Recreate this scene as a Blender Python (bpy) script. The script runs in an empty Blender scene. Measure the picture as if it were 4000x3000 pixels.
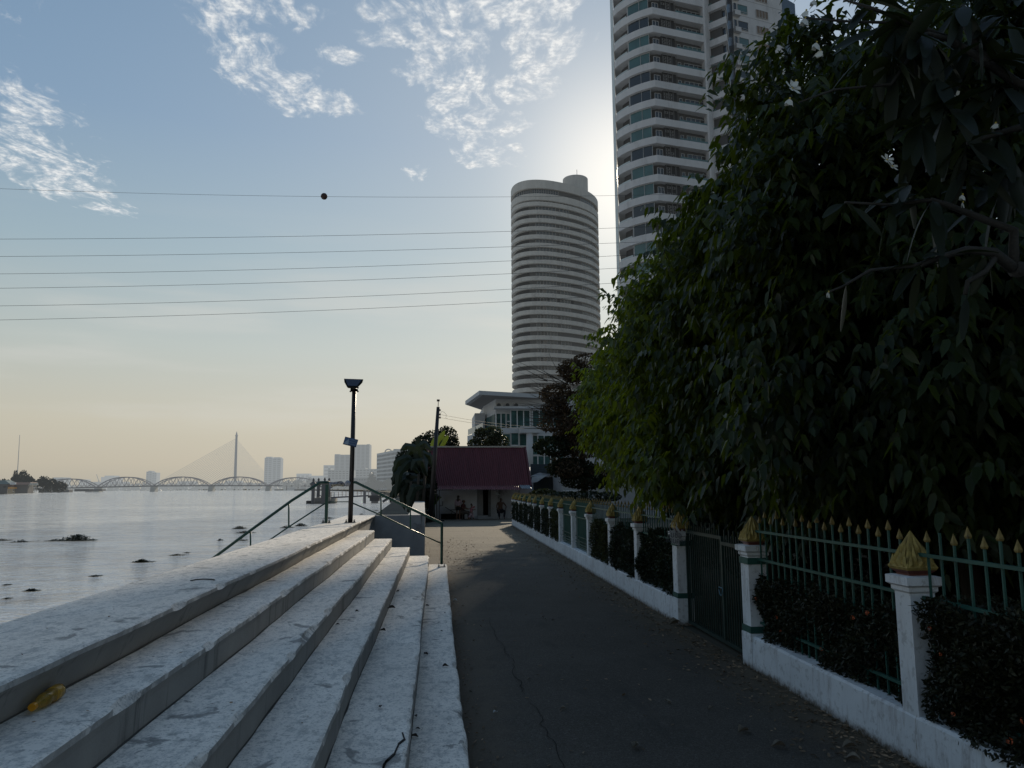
import bpy, bmesh, math, random
import numpy as np
from mathutils import Vector, Matrix, noise
rnd = random.Random(7)
S = bpy.context.scene
COL = S.collection
R = math.radians
# ------------------------------------------------------------------ camera
F, CX, CY, HC = 3000., 2000., 1500., 2.1
YAW, PITCH, ROLL = R(5.582), R(7.612), R(-0.4)
_f = Vector((math.sin(YAW)*math.cos(PITCH), math.cos(YAW)*math.cos(PITCH), math.sin(PITCH)))
_r = Vector((math.cos(YAW), -math.sin(YAW), 0)); _u = _r.cross(_f)
RT = _r*math.cos(ROLL)+_u*math.sin(ROLL); UP = -_r*math.sin(ROLL)+_u*math.cos(ROLL)
def ray(u, v): return _f+RT*((u-CX)/F)-UP*((v-CY)/F)
def P(u, v, Y):
    d = ray(u, v); t = Y/d.y; return Vector((d.x*t, Y, HC+d.z*t))
def G(u, v, Z=0.):
    d = ray(u, v); t = (Z-HC)/d.z; return Vector((d.x*t, d.y*t, Z))
cd = bpy.data.cameras.new('camera'); cam = bpy.data.objects.new('camera', cd); COL.objects.link(cam)
cam.matrix_world = Matrix(((RT.x, UP.x, -_f.x, 0), (RT.y, UP.y, -_f.y, 0), (RT.z, UP.z, -_f.z, HC), (0, 0, 0, 1)))
cd.sensor_width = 36; cd.lens = 36*F/4000; cd.clip_start = .05; cd.clip_end = 20000
S.camera = cam
S.view_settings.view_transform = 'Standard'; S.view_settings.look = 'None'; S.view_settings.exposure = 0
# ------------------------------------------------------------------ node helpers
class NT:
    def __init__(s, t): s.t = t; s.n = t.nodes; s.l = t.links; s.n.clear()
    def node(s, ty, inp=None, **kw):
        n = s.n.new(ty)
        for k, v in kw.items(): setattr(n, k, v)
        for k, v in (inp or {}).items(): s.put(n.inputs[k], v)
        return n
    def put(s, sock, v):
        if isinstance(v, bpy.types.NodeSocket): s.l.new(v, sock)
        elif isinstance(v, bpy.types.Node): s.l.new(v.outputs[0], sock)
        else:
            if hasattr(sock.default_value, '__len__') and hasattr(v, '__len__') and len(v) == 3 and len(sock.default_value) == 4: v = (*v, 1)
            sock.default_value = v
    def math(s, op, a, b=0., c=0., clamp=False):
        n = s.n.new('ShaderNodeMath'); n.operation = op; n.use_clamp = clamp
        s.put(n.inputs[0], a); s.put(n.inputs[1], b); s.put(n.inputs[2], c); return n.outputs[0]
    def vmath(s, op, a, b=(0, 0, 0), out=0):
        n = s.n.new('ShaderNodeVectorMath'); n.operation = op
        s.put(n.inputs[0], a); s.put(n.inputs[1], b); return n.outputs[out]
    def mix(s, f, a, b, blend='MIX'):
        n = s.n.new('ShaderNodeMix'); n.data_type = 'RGBA'; n.blend_type = blend
        s.put(n.inputs[0], f); s.put(n.inputs[6], a); s.put(n.inputs[7], b); return n.outputs[2]
    def ramp(s, f, stops, interp='LINEAR'):
        n = s.n.new('ShaderNodeValToRGB'); s.put(n.inputs[0], f); cr = n.color_ramp; cr.interpolation = interp
        while len(cr.elements) < len(stops): cr.elements.new(.5)
        for e, (p, c) in zip(cr.elements, stops):
            e.position = p; e.color = (c, c, c, 1) if isinstance(c, (int, float)) else (*c, 1)
        return n.outputs[0]
    def noise(s, vec, scale, detail=4, rough=.55, dist=0.):
        return s.node('ShaderNodeTexNoise', {'Vector': vec, 'Scale': scale, 'Detail': detail, 'Roughness': rough, 'Distortion': dist}).outputs[0]
    def mapping(s, vec, scale=(1, 1, 1), loc=(0, 0, 0), rot=(0, 0, 0)):
        return s.node('ShaderNodeMapping', {'Vector': vec, 'Scale': scale, 'Location': loc, 'Rotation': rot}).outputs[0]
    def smooth(s, x, a, b):
        n = s.n.new('ShaderNodeMapRange'); n.interpolation_type = 'SMOOTHSTEP'
        s.put(n.inputs[0], x); n.inputs[1].default_value = a; n.inputs[2].default_value = b; return n.outputs[0]
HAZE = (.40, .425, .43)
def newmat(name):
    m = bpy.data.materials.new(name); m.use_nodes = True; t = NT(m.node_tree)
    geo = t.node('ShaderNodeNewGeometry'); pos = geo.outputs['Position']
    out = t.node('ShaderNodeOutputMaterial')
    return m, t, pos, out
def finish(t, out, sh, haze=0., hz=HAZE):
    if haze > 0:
        e = t.node('ShaderNodeEmission', {'Color': hz, 'Strength': 1.})  # flat emission mixed into the material as painted aerial haze
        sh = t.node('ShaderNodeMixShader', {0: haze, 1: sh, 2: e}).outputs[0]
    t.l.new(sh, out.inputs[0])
def bsdf(t, col, rough=.6, metal=0., bump=None, bs=.3, bd=.02, spec=.5, **kw):
    inp = {'Base Color': col, 'Roughness': rough, 'Metallic': metal, 'Specular IOR Level': spec}
    if bump is not None:
        inp['Normal'] = t.node('ShaderNodeBump', {'Strength': bs, 'Distance': bd, 'Height': bump}).outputs[0]
    for k, v in kw.items(): inp[k] = v
    return t.node('ShaderNodeBsdfPrincipled', inp).outputs[0]
def mat(name, c, rough=.6, metal=0., var=.25, scale=4., haze=0., bump=.15, spec=.4, c2=None, vs=(1, 1, 1), dirt=None, emit=None):
    m, t, pos, out = newmat(name)
    p = t.mapping(pos, vs)
    n = t.noise(p, scale, 6, .6)
    a = tuple(x*(1-var) for x in c); b = c2 or tuple(min(1, x*(1+var)) for x in c)
    col = t.ramp(n, [(.3, a), (.7, b)])
    if dirt:
        n2 = t.noise(t.mapping(pos, (1, 1, .35)), scale*.6, 8, .7)
        col = t.mix(t.smooth(n2, .52, .75), col, dirt)
    sh = bsdf(t, col, rough, metal, bump=t.noise(p, scale*8, 4), bs=bump, bd=.01, spec=spec)
    if emit:
        sh = t.node('ShaderNodeAddShader', {0: sh, 1: t.node('ShaderNodeEmission', {'Color': emit, 'Strength': 1.}).outputs[0]}).outputs[0]
    finish(t, out, sh, haze); return m
def leafmat(name, c, ct, rough=.45, haze=0., tr=.35, spec=.4, scale=1.3):
    m, t, pos, out = newmat(name)
    n = t.noise(pos, scale, 3); n2 = t.noise(pos, 23., 2)
    isl = t.node('ShaderNodeNewGeometry').outputs['Random Per Island']
    k = t.math('ADD', t.math('MULTIPLY', n, .6), t.math('MULTIPLY', isl, .45))
    col = t.ramp(k, [(.25, tuple(x*.45 for x in c)), (.55, c), (.85, tuple(min(1, x*1.9) for x in c))])
    col = t.mix(t.smooth(n2, .62, .75), col, tuple(x*1.4 for x in c))
    tc = t.ramp(k, [(.25, tuple(x*.5 for x in ct)), (.8, ct)])
    a = bsdf(t, col, rough, spec=spec)
    b = t.node('ShaderNodeBsdfTranslucent', {'Color': tc}).outputs[0]
    sh = t.node('ShaderNodeMixShader', {0: tr, 1: a, 2: b}).outputs[0]
    finish(t, out, sh, haze); return m
# ------------------------------------------------------------------ mesh helpers
class MB:
    def __init__(s): s.v = []; s.f = []; s.m = []; s.cur = 0
    def add(s, vs, fs):
        o = len(s.v); s.v += [tuple(x) for x in vs]
        for f in fs: s.f.append(tuple(i+o for i in f)); s.m.append(s.cur)
        return s
    def box(s, x0, x1, y0, y1, z0, z1):
        return s.add([(x0, y0, z0), (x1, y0, z0), (x1, y1, z0), (x0, y1, z0), (x0, y0, z1), (x1, y0, z1), (x1, y1, z1), (x0, y1, z1)],
                     [(0, 3, 2, 1), (4, 5, 6, 7), (0, 1, 5, 4), (1, 2, 6, 5), (2, 3, 7, 6), (3, 0, 4, 7)])
    def obox(s, c, ax, ay, az):
        c = Vector(c); ax = Vector(ax); ay = Vector(ay); az = Vector(az)
        vs = [c+ax*i+ay*j+az*k for k in (-1, 1) for i, j in ((-1, -1), (1, -1), (1, 1), (-1, 1))]
        return s.add(vs, [(0, 3, 2, 1), (4, 5, 6, 7), (0, 1, 5, 4), (1, 2, 6, 5), (2, 3, 7, 6), (3, 0, 4, 7)])
    def bar(s, a, b, w, h=None, up=(0, 0, 1)):
        a = Vector(a); b = Vector(b); h = h or w; d = (b-a); L = d.length; d.normalize(); up = Vector(up)
        x = d.cross(up)
        if x.length < 1e-3: x = d.cross(Vector((0, 1, 0)))
        x.normalize(); z = x.cross(d)
        return s.obox((a+b)/2, x*w/2, d*L/2, z*h/2)
    def quad(s, a, b, c, d): return s.add([a, b, c, d], [(0, 1, 2, 3)])
    def poly(s, pts): return s.add(pts, [tuple(range(len(pts)))])
    def prism(s, pts, z0, z1):
        n = len(pts); vs = [(p[0], p[1], z0) for p in pts]+[(p[0], p[1], z1) for p in pts]
        fs = [tuple(range(n))[::-1], tuple(range(n, 2*n))]+[(i, (i+1) % n, (i+1) % n+n, i+n) for i in range(n)]
        return s.add(vs, fs)
    def extr(s, pts, d):  # 3-D polygon extruded by vector d
        n = len(pts); d = Vector(d); vs = [Vector(p) for p in pts]+[Vector(p)+d for p in pts]
        return s.add(vs, [tuple(range(n))[::-1], tuple(range(n, 2*n))]+[(i, (i+1) % n, (i+1) % n+n, i+n) for i in range(n)])
    def tube(s, pts, r, n=8, cap=True):
        pts = [Vector(p) for p in pts]; rs = r if hasattr(r, '__len__') else [r]*len(pts)
        o = len(s.v); ref = None
        for i, p in enumerate(pts):
            d = (pts[min(i+1, len(pts)-1)]-pts[max(i-1, 0)]).normalized()
            if ref is None:
                ref = d.cross(Vector((0, 0, 1)))
                if ref.length < 1e-2: ref = d.cross(Vector((0, 1, 0)))
            ref = (ref-d*ref.dot(d)).normalized(); q = d.cross(ref)
            for k in range(n):
                a = 2*math.pi*k/n; s.v.append(tuple(p+(ref*math.cos(a)+q*math.sin(a))*rs[i]))
        for i in range(len(pts)-1):
            for k in range(n):
                s.f.append((o+i*n+k, o+i*n+(k+1) % n, o+(i+1)*n+(k+1) % n, o+(i+1)*n+k)); s.m.append(s.cur)
        if cap:
            s.f.append(tuple(o+k for k in range(n))[::-1]); s.f.append(tuple(o+(len(pts)-1)*n+k for k in range(n))); s.m += [s.cur]*2
        return s
    def lathe(s, c, prof, n=16, axis=(0, 0, 1), ref=(1, 0, 0)):
        c = Vector(c); ax = Vector(axis).normalized(); e = Vector(ref); e = (e-ax*e.dot(ax)).normalized(); q = ax.cross(e); o = len(s.v)
        for r, h in prof:
            for k in range(n):
                a = 2*math.pi*k/n; s.v.append(tuple(c+ax*h+(e*math.cos(a)+q*math.sin(a))*r))
        for i in range(len(prof)-1):
            for k in range(n):
                s.f.append((o+i*n+k, o+i*n+(k+1) % n, o+(i+1)*n+(k+1) % n, o+(i+1)*n+k)); s.m.append(s.cur)
        s.f.append(tuple(o+k for k in range(n))[::-1]); s.f.append(tuple(o+(len(prof)-1)*n+k for k in range(n))); s.m += [s.cur]*2
        return s
    def build(s, name, mats, parent=None, smooth=False, **tg):
        me = bpy.data.meshes.new(name); L = Vector((0, 0, 0)) if parent is None else worldloc(parent)
        me.from_pydata([tuple(Vector(v)-L) for v in s.v], [], s.f); me.update()
        mats = mats if isinstance(mats, (list, tuple)) else [mats]
        for m in mats: me.materials.append(m)
        if len(mats) > 1: me.polygons.foreach_set('material_index', s.m)
        if smooth: me.polygons.foreach_set('use_smooth', [True]*len(me.polygons))
        o = bpy.data.objects.new(name, me); COL.objects.link(o)
        if parent is not None: o.parent = parent
        tag(o, **tg); return o
WL = {}
def worldloc(o):
    L = Vector((0, 0, 0))
    while o is not None: L += o.location; o = o.parent
    return L
def tag(o, label=None, cat=None, group=None, kind=None):
    if label: o['label'] = label
    if cat: o['category'] = cat
    if group: o['group'] = group
    if kind: o['kind'] = kind
    return o
def thing(name, label, cat, loc=(0, 0, 0), group=None):
    o = bpy.data.objects.new(name, None); COL.objects.link(o); o.location = loc; o.empty_display_size = .1
    return tag(o, label, cat, group)
def mesh_np(name, V, Fq, mats, parent=None, smooth=False, **tg):
    V = np.asarray(V, dtype=np.float32); Fq = np.asarray(Fq, dtype=np.int32)
    if parent is not None: V = V-np.array(worldloc(parent), dtype=np.float32)
    me = bpy.data.meshes.new(name); k = Fq.shape[1]
    me.vertices.add(len(V)); me.vertices.foreach_set('co', V.ravel())
    me.loops.add(Fq.size); me.loops.foreach_set('vertex_index', Fq.ravel())
    me.polygons.add(len(Fq)); me.polygons.foreach_set('loop_start', np.arange(0, Fq.size, k, dtype=np.int32))
    me.polygons.foreach_set('loop_total', np.full(len(Fq), k, dtype=np.int32))
    if smooth: me.polygons.foreach_set('use_smooth', np.ones(len(Fq), dtype=bool))
    me.update(calc_edges=True); me.validate()
    for m in (mats if isinstance(mats, (list, tuple)) else [mats]): me.materials.append(m)
    o = bpy.data.objects.new(name, me); COL.objects.link(o)
    if parent is not None: o.parent = parent
    tag(o, **tg); return o
def text_obj(name, body, size, m, parent, mw, th=.001):
    c = bpy.data.curves.new(name, 'FONT'); c.body = body; c.size = size; c.extrude = th; c.align_x = 'CENTER'; c.align_y = 'CENTER'
    tmp = bpy.data.objects.new('tmp', c); COL.objects.link(tmp)
    dg = bpy.context.evaluated_depsgraph_get(); me = bpy.data.meshes.new_from_object(tmp.evaluated_get(dg))
    bpy.data.objects.remove(tmp); me.materials.clear(); me.materials.append(m)
    L = worldloc(parent); me.transform(Matrix.Translation(-L) @ mw)
    o = bpy.data.objects.new(name, me); COL.objects.link(o); o.parent = parent; return o
# ------------------------------------------------------------------ world
SUN_AZ, SUN_EL = 15.25, 22.5
sd = Vector((math.sin(R(SUN_AZ))*math.cos(R(SUN_EL)), math.cos(R(SUN_AZ))*math.cos(R(SUN_EL)), math.sin(R(SUN_EL))))
W = bpy.data.worlds.new('World'); S.world = W; W.use_nodes = True; W.cycles.sampling_method = 'MANUAL'; W.cycles.sample_map_resolution = 256
t = NT(W.node_tree)
vec = t.node('ShaderNodeTexCoord').outputs['Generated']
nrm = t.vmath('NORMALIZE', vec)
sep = t.node('ShaderNodeSeparateXYZ', {0: nrm}); z = sep.outputs[2]
zc = t.math('ADD', t.math('MULTIPLY', z, 1.), 0.)
base = t.ramp(zc, [(0., (.41, .385, .32)), (.03, (.475, .435, .35)), (.08, (.50, .475, .39)), (.17, (.43, .475, .455)), (.28, (.295, .395, .455)), (.42, (.195, .30, .43)), (.6, (.14, .24, .375)), (1., (.11, .18, .29))])
dot = t.vmath('DOT_PRODUCT', nrm, tuple(sd), out=1)
dim = t.math('MULTIPLY_ADD', t.smooth(dot, -.2, .95), .34, .66)
base = t.mix(1., base, t.node('ShaderNodeCombineColor', {0: dim, 1: dim, 2: dim}).outputs[0], 'MULTIPLY')
g1 = t.math('POWER', t.math('MAXIMUM', dot, 0.), 150.)
g2 = t.math('POWER', t.math('MAXIMUM', dot, 0.), 9.)
base = t.mix(t.math('MULTIPLY', g2, .30), base, (.66, .69, .68))
base = t.mix(t.math('MULTIPLY', g1, .72), base, (1.0, .97, .90))
# thin veil streaks low in the sky
vs_ = t.noise(t.mapping(nrm, (1.5, 1.5, 11.)), 2.3, 5, .5)
veil = t.math('MULTIPLY', t.smooth(vs_, .45, .75), t.math('MULTIPLY', t.smooth(z, .03, .12), t.math('SUBTRACT', 1., t.smooth(z, .2, .36))))
base = t.mix(t.math('MULTIPLY', veil, .45), base, (.56, .56, .53))
# altocumulus: puffs on a flat cloud layer, gathered in drifting patches
zz = t.math('MAXIMUM', z, .03)
px_ = t.math('DIVIDE', sep.outputs[0], zz); py_ = t.math('DIVIDE', sep.outputs[1], zz)
cp = t.node('ShaderNodeCombineXYZ', {0: px_, 1: py_, 2: 0.}).outputs[0]
def cplane(u, v):
    d = ray(u, v).normalized(); return d.x/d.z, d.y/d.z
warp = t.node('ShaderNodeTexNoise', {'Vector': cp, 'Scale': 3.2, 'Detail': 3.}).outputs[1]
cpw = t.vmath('ADD', cp, t.vmath('MULTIPLY', t.vmath('SUBTRACT', warp, (.5, .5, .5)), (.22, .22, 0)))
mask = None
NODES = [(0, 380, .14), (60, 560, .19), (170, 660, .15), (290, 740, .13), (420, 810, .08),
         (830, 30, .07), (870, 110, .07), (950, 220, .09), (1050, 310, .11), (1150, 380, .09), (1310, 410, .06), (1140, 50, .07),
         (990, 70, .05), (1340, 215, .05), (1480, 30, .05),
         (1560, 130, .07), (1620, 290, .08), (1730, 180, .10), (1800, 330, .12), (1850, 470, .12), (1890, 600, .10),
         (1960, 60, .08), (2080, 30, .09), (2130, 170, .10), (2060, 330, .08), (2160, 270, .06), (1990, 480, .06), (1730, 40, .07),
         (2000, 570, .04), (1630, 680, .05), (-900, -300, .3), (800, -700, .25)]
for u, v, r in NODES:
    x, y = cplane(u, v)
    b = t.math('MULTIPLY_ADD', t.vmath('DISTANCE', cpw, (x, y, 0), out=1), -1/(r*1.8), 1.1)
    mask = b if mask is None else t.math('MAXIMUM', mask, b)
mask = t.math('MULTIPLY', t.smooth(mask, 0., .9), .84)
c1 = t.noise(t.mapping(cpw, (1, .55, 1), rot=(0, 0, R(35))), 36., 4, .58)
c2 = t.node('ShaderNodeTexVoronoi', {'Vector': t.mapping(cpw, (1., .6, 1), rot=(0, 0, R(35))), 'Scale': 21.}, feature='SMOOTH_F1').outputs[0]
puff = t.math('ADD', t.math('MULTIPLY', c1, .98), t.math('MULTIPLY', t.math('SUBTRACT', .50, c2), .52))
th = t.math('SUBTRACT', t.math('ADD', puff, t.math('MULTIPLY', mask, .62)), .62)
cl = t.smooth(th, .20, .70)
cl = t.math('MULTIPLY', cl, t.smooth(mask, .05, .5))
shade = t.smooth(t.noise(cp, 60., 3, .6), .35, .65)
ccol = t.mix(shade, (.50, .54, .58), (.84, .84, .82))
base = t.mix(t.math('MULTIPLY', cl, .92), base, ccol)
low = t.smooth(z, -.06, 0.)
base = t.mix(low, (.12, .125, .12), base)
sky = t.node('ShaderNodeTexSky', sky_type='NISHITA', sun_disc=False, sun_elevation=R(SUN_EL), sun_rotation=R(SUN_AZ), dust_density=3., air_density=1.2)
b1 = t.node('ShaderNodeBackground', {'Color': base, 'Strength': 1.1})
b2 = t.node('ShaderNodeBackground', {'Color': sky.outputs[0], 'Strength': .003})
add = t.node('ShaderNodeAddShader', {0: b1.outputs[0], 1: b2.outputs[0]})
wo = t.node('ShaderNodeOutputWorld'); t.l.new(add.outputs[0], wo.inputs[0])
sl = bpy.data.lights.new('sun', 'SUN'); sl.energy = 3.2; sl.angle = R(.55); sl.color = (1, .86, .66)
so = bpy.data.objects.new('sun', sl); COL.objects.link(so)
so.rotation_euler = (-sd).to_track_quat('-Z', 'Y').to_euler(); so.location = (40, 140, 60)
# ------------------------------------------------------------------ ground materials
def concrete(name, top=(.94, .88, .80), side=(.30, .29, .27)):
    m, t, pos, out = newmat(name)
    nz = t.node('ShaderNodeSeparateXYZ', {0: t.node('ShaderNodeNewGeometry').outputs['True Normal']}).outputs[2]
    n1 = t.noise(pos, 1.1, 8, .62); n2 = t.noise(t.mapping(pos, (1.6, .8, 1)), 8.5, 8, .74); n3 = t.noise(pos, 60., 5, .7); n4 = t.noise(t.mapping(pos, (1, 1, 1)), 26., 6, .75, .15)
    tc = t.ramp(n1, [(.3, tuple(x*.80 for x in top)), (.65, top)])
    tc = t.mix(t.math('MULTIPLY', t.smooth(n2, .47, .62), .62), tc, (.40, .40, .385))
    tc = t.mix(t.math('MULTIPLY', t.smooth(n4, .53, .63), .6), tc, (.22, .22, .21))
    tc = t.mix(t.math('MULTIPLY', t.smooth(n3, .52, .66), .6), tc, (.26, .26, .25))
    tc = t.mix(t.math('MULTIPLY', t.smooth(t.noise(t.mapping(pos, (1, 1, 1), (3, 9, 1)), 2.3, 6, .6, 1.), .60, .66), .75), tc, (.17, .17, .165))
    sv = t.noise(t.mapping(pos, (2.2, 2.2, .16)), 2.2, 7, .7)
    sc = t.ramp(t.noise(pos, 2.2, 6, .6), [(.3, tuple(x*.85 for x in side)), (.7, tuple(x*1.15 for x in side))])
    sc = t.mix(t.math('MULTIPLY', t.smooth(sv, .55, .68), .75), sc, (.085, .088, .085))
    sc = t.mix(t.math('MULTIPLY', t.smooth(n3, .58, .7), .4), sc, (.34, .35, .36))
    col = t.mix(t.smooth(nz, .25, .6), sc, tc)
    h = t.math('ADD', t.math('MULTIPLY', n4, .6), t.math('MULTIPLY', n3, .5))
    finish(t, out, bsdf(t, col, .78, bump=h, bs=.5, bd=.012, spec=.3)); return m
M = {}
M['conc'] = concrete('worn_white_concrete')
M['conc2'] = concrete('grey_concrete', (.50, .50, .49), (.30, .31, .32))
m, t, pos, out = newmat('asphalt'); M['asphalt'] = m
sp = t.node('ShaderNodeSeparateXYZ', {0: pos}); x_, y_ = sp.outputs[0], sp.outputs[1]
n1 = t.noise(pos, .9, 6, .6); n2 = t.noise(pos, 95., 4, .75); n3 = t.noise(pos, 11., 6, .7)
c = t.ramp(n1, [(.3, (.052, .046, .038)), (.7, (.082, .073, .061))])
c = t.mix(t.math('MULTIPLY', t.smooth(n2, .50, .66), .55), c, (.19, .175, .155))
c = t.mix(t.math('MULTIPLY', t.smooth(n2, .50, .36), .6), c, (.02, .02, .02))
n5 = t.noise(pos, 34., 3, .8); c = t.mix(t.math('MULTIPLY', t.smooth(n5, .54, .66), .45), c, (.17, .165, .155)); c = t.mix(t.math('MULTIPLY', t.smooth(t.noise(t.mapping(pos, (1, .35, 1)), 1.7, 5, .65), .54, .66), .4), c, (.035, .034, .033))
c = t.mix(t.math('MULTIPLY', t.smooth(n3, .6, .75), .35), c, (.10, .09, .075))
edge = t.math('ADD', t.math('SUBTRACT', x_, t.math('MULTIPLY', y_, .0134)), t.math('MULTIPLY', t.math('SUBTRACT', t.noise(pos, 2.7, 6, .7), .5), 1.3))
c = t.mix(t.math('MULTIPLY', t.smooth(edge, 2.75, 3.5), .85), c, (.11, .088, .06))
c = t.mix(t.math('MULTIPLY', t.smooth(edge, .75, .2), .6), c, (.12, .10, .075))
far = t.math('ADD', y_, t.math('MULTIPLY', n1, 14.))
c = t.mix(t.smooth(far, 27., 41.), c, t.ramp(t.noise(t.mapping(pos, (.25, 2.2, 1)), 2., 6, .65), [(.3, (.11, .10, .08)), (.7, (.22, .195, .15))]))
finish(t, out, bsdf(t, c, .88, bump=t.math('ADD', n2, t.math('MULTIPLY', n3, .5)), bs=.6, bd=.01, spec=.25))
M['soil'] = mat('soil', (.055, .043, .03), .95, var=.5, scale=3., bump=.8, c2=(.10, .085, .055))
M['land'] = mat('ground', (.05, .048, .035), .95, var=.4, scale=.4, bump=.3)
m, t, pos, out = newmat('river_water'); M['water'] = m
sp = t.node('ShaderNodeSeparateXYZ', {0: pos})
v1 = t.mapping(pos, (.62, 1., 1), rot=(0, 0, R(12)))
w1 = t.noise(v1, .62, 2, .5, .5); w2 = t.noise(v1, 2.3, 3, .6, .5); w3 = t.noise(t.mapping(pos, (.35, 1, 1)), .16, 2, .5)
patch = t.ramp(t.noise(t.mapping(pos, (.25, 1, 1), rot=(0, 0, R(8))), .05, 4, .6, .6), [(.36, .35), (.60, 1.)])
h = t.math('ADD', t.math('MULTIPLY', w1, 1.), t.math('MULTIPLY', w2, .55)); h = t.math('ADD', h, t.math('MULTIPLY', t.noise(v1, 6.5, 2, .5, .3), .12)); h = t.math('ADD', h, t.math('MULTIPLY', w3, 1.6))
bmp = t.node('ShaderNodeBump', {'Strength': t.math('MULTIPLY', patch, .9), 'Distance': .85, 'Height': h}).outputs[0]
sh = t.node('ShaderNodeBsdfPrincipled', {'Base Color': t.ramp(t.math('ADD', t.math('MULTIPLY', w1, .6), t.math('MULTIPLY', w2, .4)), [(.40, (.24, .29, .34)), (.56, (.74, .75, .73))]), 'Roughness': .06, 'IOR': 2.1, 'Specular IOR Level': .8, 'Normal': bmp}).outputs[0]  # bright ripples and blue troughs are painted into the base colour
finish(t, out, sh, .15, (.76, .76, .73))  # even glow mixed in so the river reads brighter
# ------------------------------------------------------------------ ground, water, path
WZ = -1.2
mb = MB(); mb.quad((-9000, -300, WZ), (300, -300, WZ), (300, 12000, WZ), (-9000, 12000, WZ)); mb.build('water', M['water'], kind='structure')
land = [(-2.0, -80), (-2.0, 24), (-.7, 24.6), (-1.2, 44), (-4.2, 47), (-4.8, 62), (-6, 100), (-9, 190), (-20, 330), (-52, 620), (-140, 980), (-420, 1700), (-900, 2500), (-2500, 3000),
        (-2300, 1900), (-1250, 1500), (-520, 1060), (-425, 850), (-350, 660), (-420, 600), (-1000, 420), (-9000, 100), (-9000, 12000), (9000, 12000), (9000, -80)]
mb = MB(); mb.prism(land, -2.2, -.004); mb.build('ground', M['land'], kind='structure')
# path sheet, gently uneven, with soft edges
mb = MB(); ys = [-3+.35*i for i in range(165)]
rows = []
for y in ys:
    x0 = .235 if y < 19.4 else (-1.8 if 19.4 <= y < 24 else -.6)
    x1 = 3.54+.0134*y
    if y > 43.5: x1 += 3.5
    rows.append([(x0+(x1-x0)*k/10, y, .001+(.006*noise.noise(Vector((x0+(x1-x0)*k/10, y*.6, 0))) if 0 < k < 10 else 0)+.006) for k in range(11)])
vs = [p for r_ in rows for p in r_]
mb.add(vs, [(i*11+k, i*11+k+1, (i+1)*11+k+1, (i+1)*11+k) for i in range(len(rows)-1) for k in range(10)])
mb.build('path', M['asphalt'], smooth=True, kind='structure')
M['dark'] = mat('crack_dark', (.012, .012, .012), .95)
# long crack in the asphalt
mb = MB(); pts = []
for i in range(90):
    y = 2.9+i*.11; x = 1.02-.02*(y-3)+.13*noise.noise(Vector((y*1.3, 3, 0)))+.05*noise.noise(Vector((y*6, 7, 0)))
    pts.append((x, y))
for i in range(89):
    w = .003+.008*abs(noise.noise(Vector((i*.35, 0, 9)))); w2 = .003+.008*abs(noise.noise(Vector(((i+1)*.35, 0, 9))))
    if noise.noise(Vector((i*.12, 5, 5))) < -.28: continue
    (xa, ya), (xb, yb) = pts[i], pts[i+1]
    mb.quad((xa-w, ya, .0155), (xa+w, ya, .0155), (xb+w2, yb, .0155), (xb-w2, yb, .0155))
mb.build('path_crack', M['dark'], kind='structure')
# garden soil behind the fence
mb = MB(); mb.quad((3.86, -3, .012), (22, -3, .012), (22, 43, .012), (4.45, 43, .012)); mb.build('garden_soil', M['soil'], kind='structure')
# ------------------------------------------------------------------ riverside steps
RS = .212; YE = 19.5
steps = thing('riverside_steps', 'long flight of worn white concrete steps running beside the path down from the river wall', 'steps', (-1.2, 9, 0))
XN = [(-2.71, -1.85, 6), (-1.95, -1.51, 5), (-1.55, -1.08, 4), (-1.12, -.655, 3), (-.70, -.175, 2), (-.22, .24, 1)]
SLANT = [.0]
def stepmesh(xl, xn, zt, zb, y0, y1, seed, leftwall=False):
    mb = MB(); n = int((y1-y0)/.05); rows = []
    for i in range(n+1):
        y = y0+(y1-y0)*i/n
        w = .030*noise.noise(Vector((y*.35, seed, 0)))+.012*noise.noise(Vector((y*1.7, seed, 4)))
        c = max(0, noise.noise(Vector((y*2.6, seed*3.1, 1)))-.12)*.07+max(0, noise.noise(Vector((y*9, seed*3.1, 1)))-.2)*.02
        j = .004*noise.noise(Vector((y*11, seed, 2)))
        x = xn+w
        prof = [(x-SLANT[0], zb), (x-SLANT[0], zt-.215), (x-.006-SLANT[0]*.3, zt-.07), (x-.002+j-c*.3, zt-.030-c*.5), (x-.010-c, zt-.007+j-c*.4), (x-.030-c*.8, zt+j), (x-.09, zt+.003*noise.noise(Vector((y*3, seed, 8))))]
        for k in range(1, 5):
            xx = x-.09+(xl-(x-.09))*k/4; prof.append((xx, zt+.005*noise.noise(Vector((y*2, xx*3, seed)))))
        if leftwall: prof.append((xl, zb-1.4))
        rows.append([(a, y, b) for a, b in prof])
    L = len(rows[0]); vs = [p for r_ in rows for p in r_]
    mb.add(vs, [(i*L+k, (i+1)*L+k, (i+1)*L+k+1, i*L+k+1) for i in range(n) for k in range(L-1)])
    mb.poly([rows[-1][k] for k in range(L)]+([] if leftwall else [(xl, y1, zb)])); mb.poly([rows[0][k] for k in range(L)][::-1]+([] if leftwall else []))
    return mb
for i, (xl, xn, k) in enumerate(XN):
    zt = RS*k
    y1 = YE+(.15*(i % 2) if i else 0)
    if i == 0: SLANT[0] = .10
    else: SLANT[0] = .015
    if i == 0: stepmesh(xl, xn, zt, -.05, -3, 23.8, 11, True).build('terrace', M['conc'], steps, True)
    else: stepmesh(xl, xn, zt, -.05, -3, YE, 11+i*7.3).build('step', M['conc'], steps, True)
for n_, o in enumerate([o for o in COL.objects if o.parent == steps]):
    o.data.polygons.foreach_set('use_smooth', [False]*len(o.data.polygons))
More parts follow.
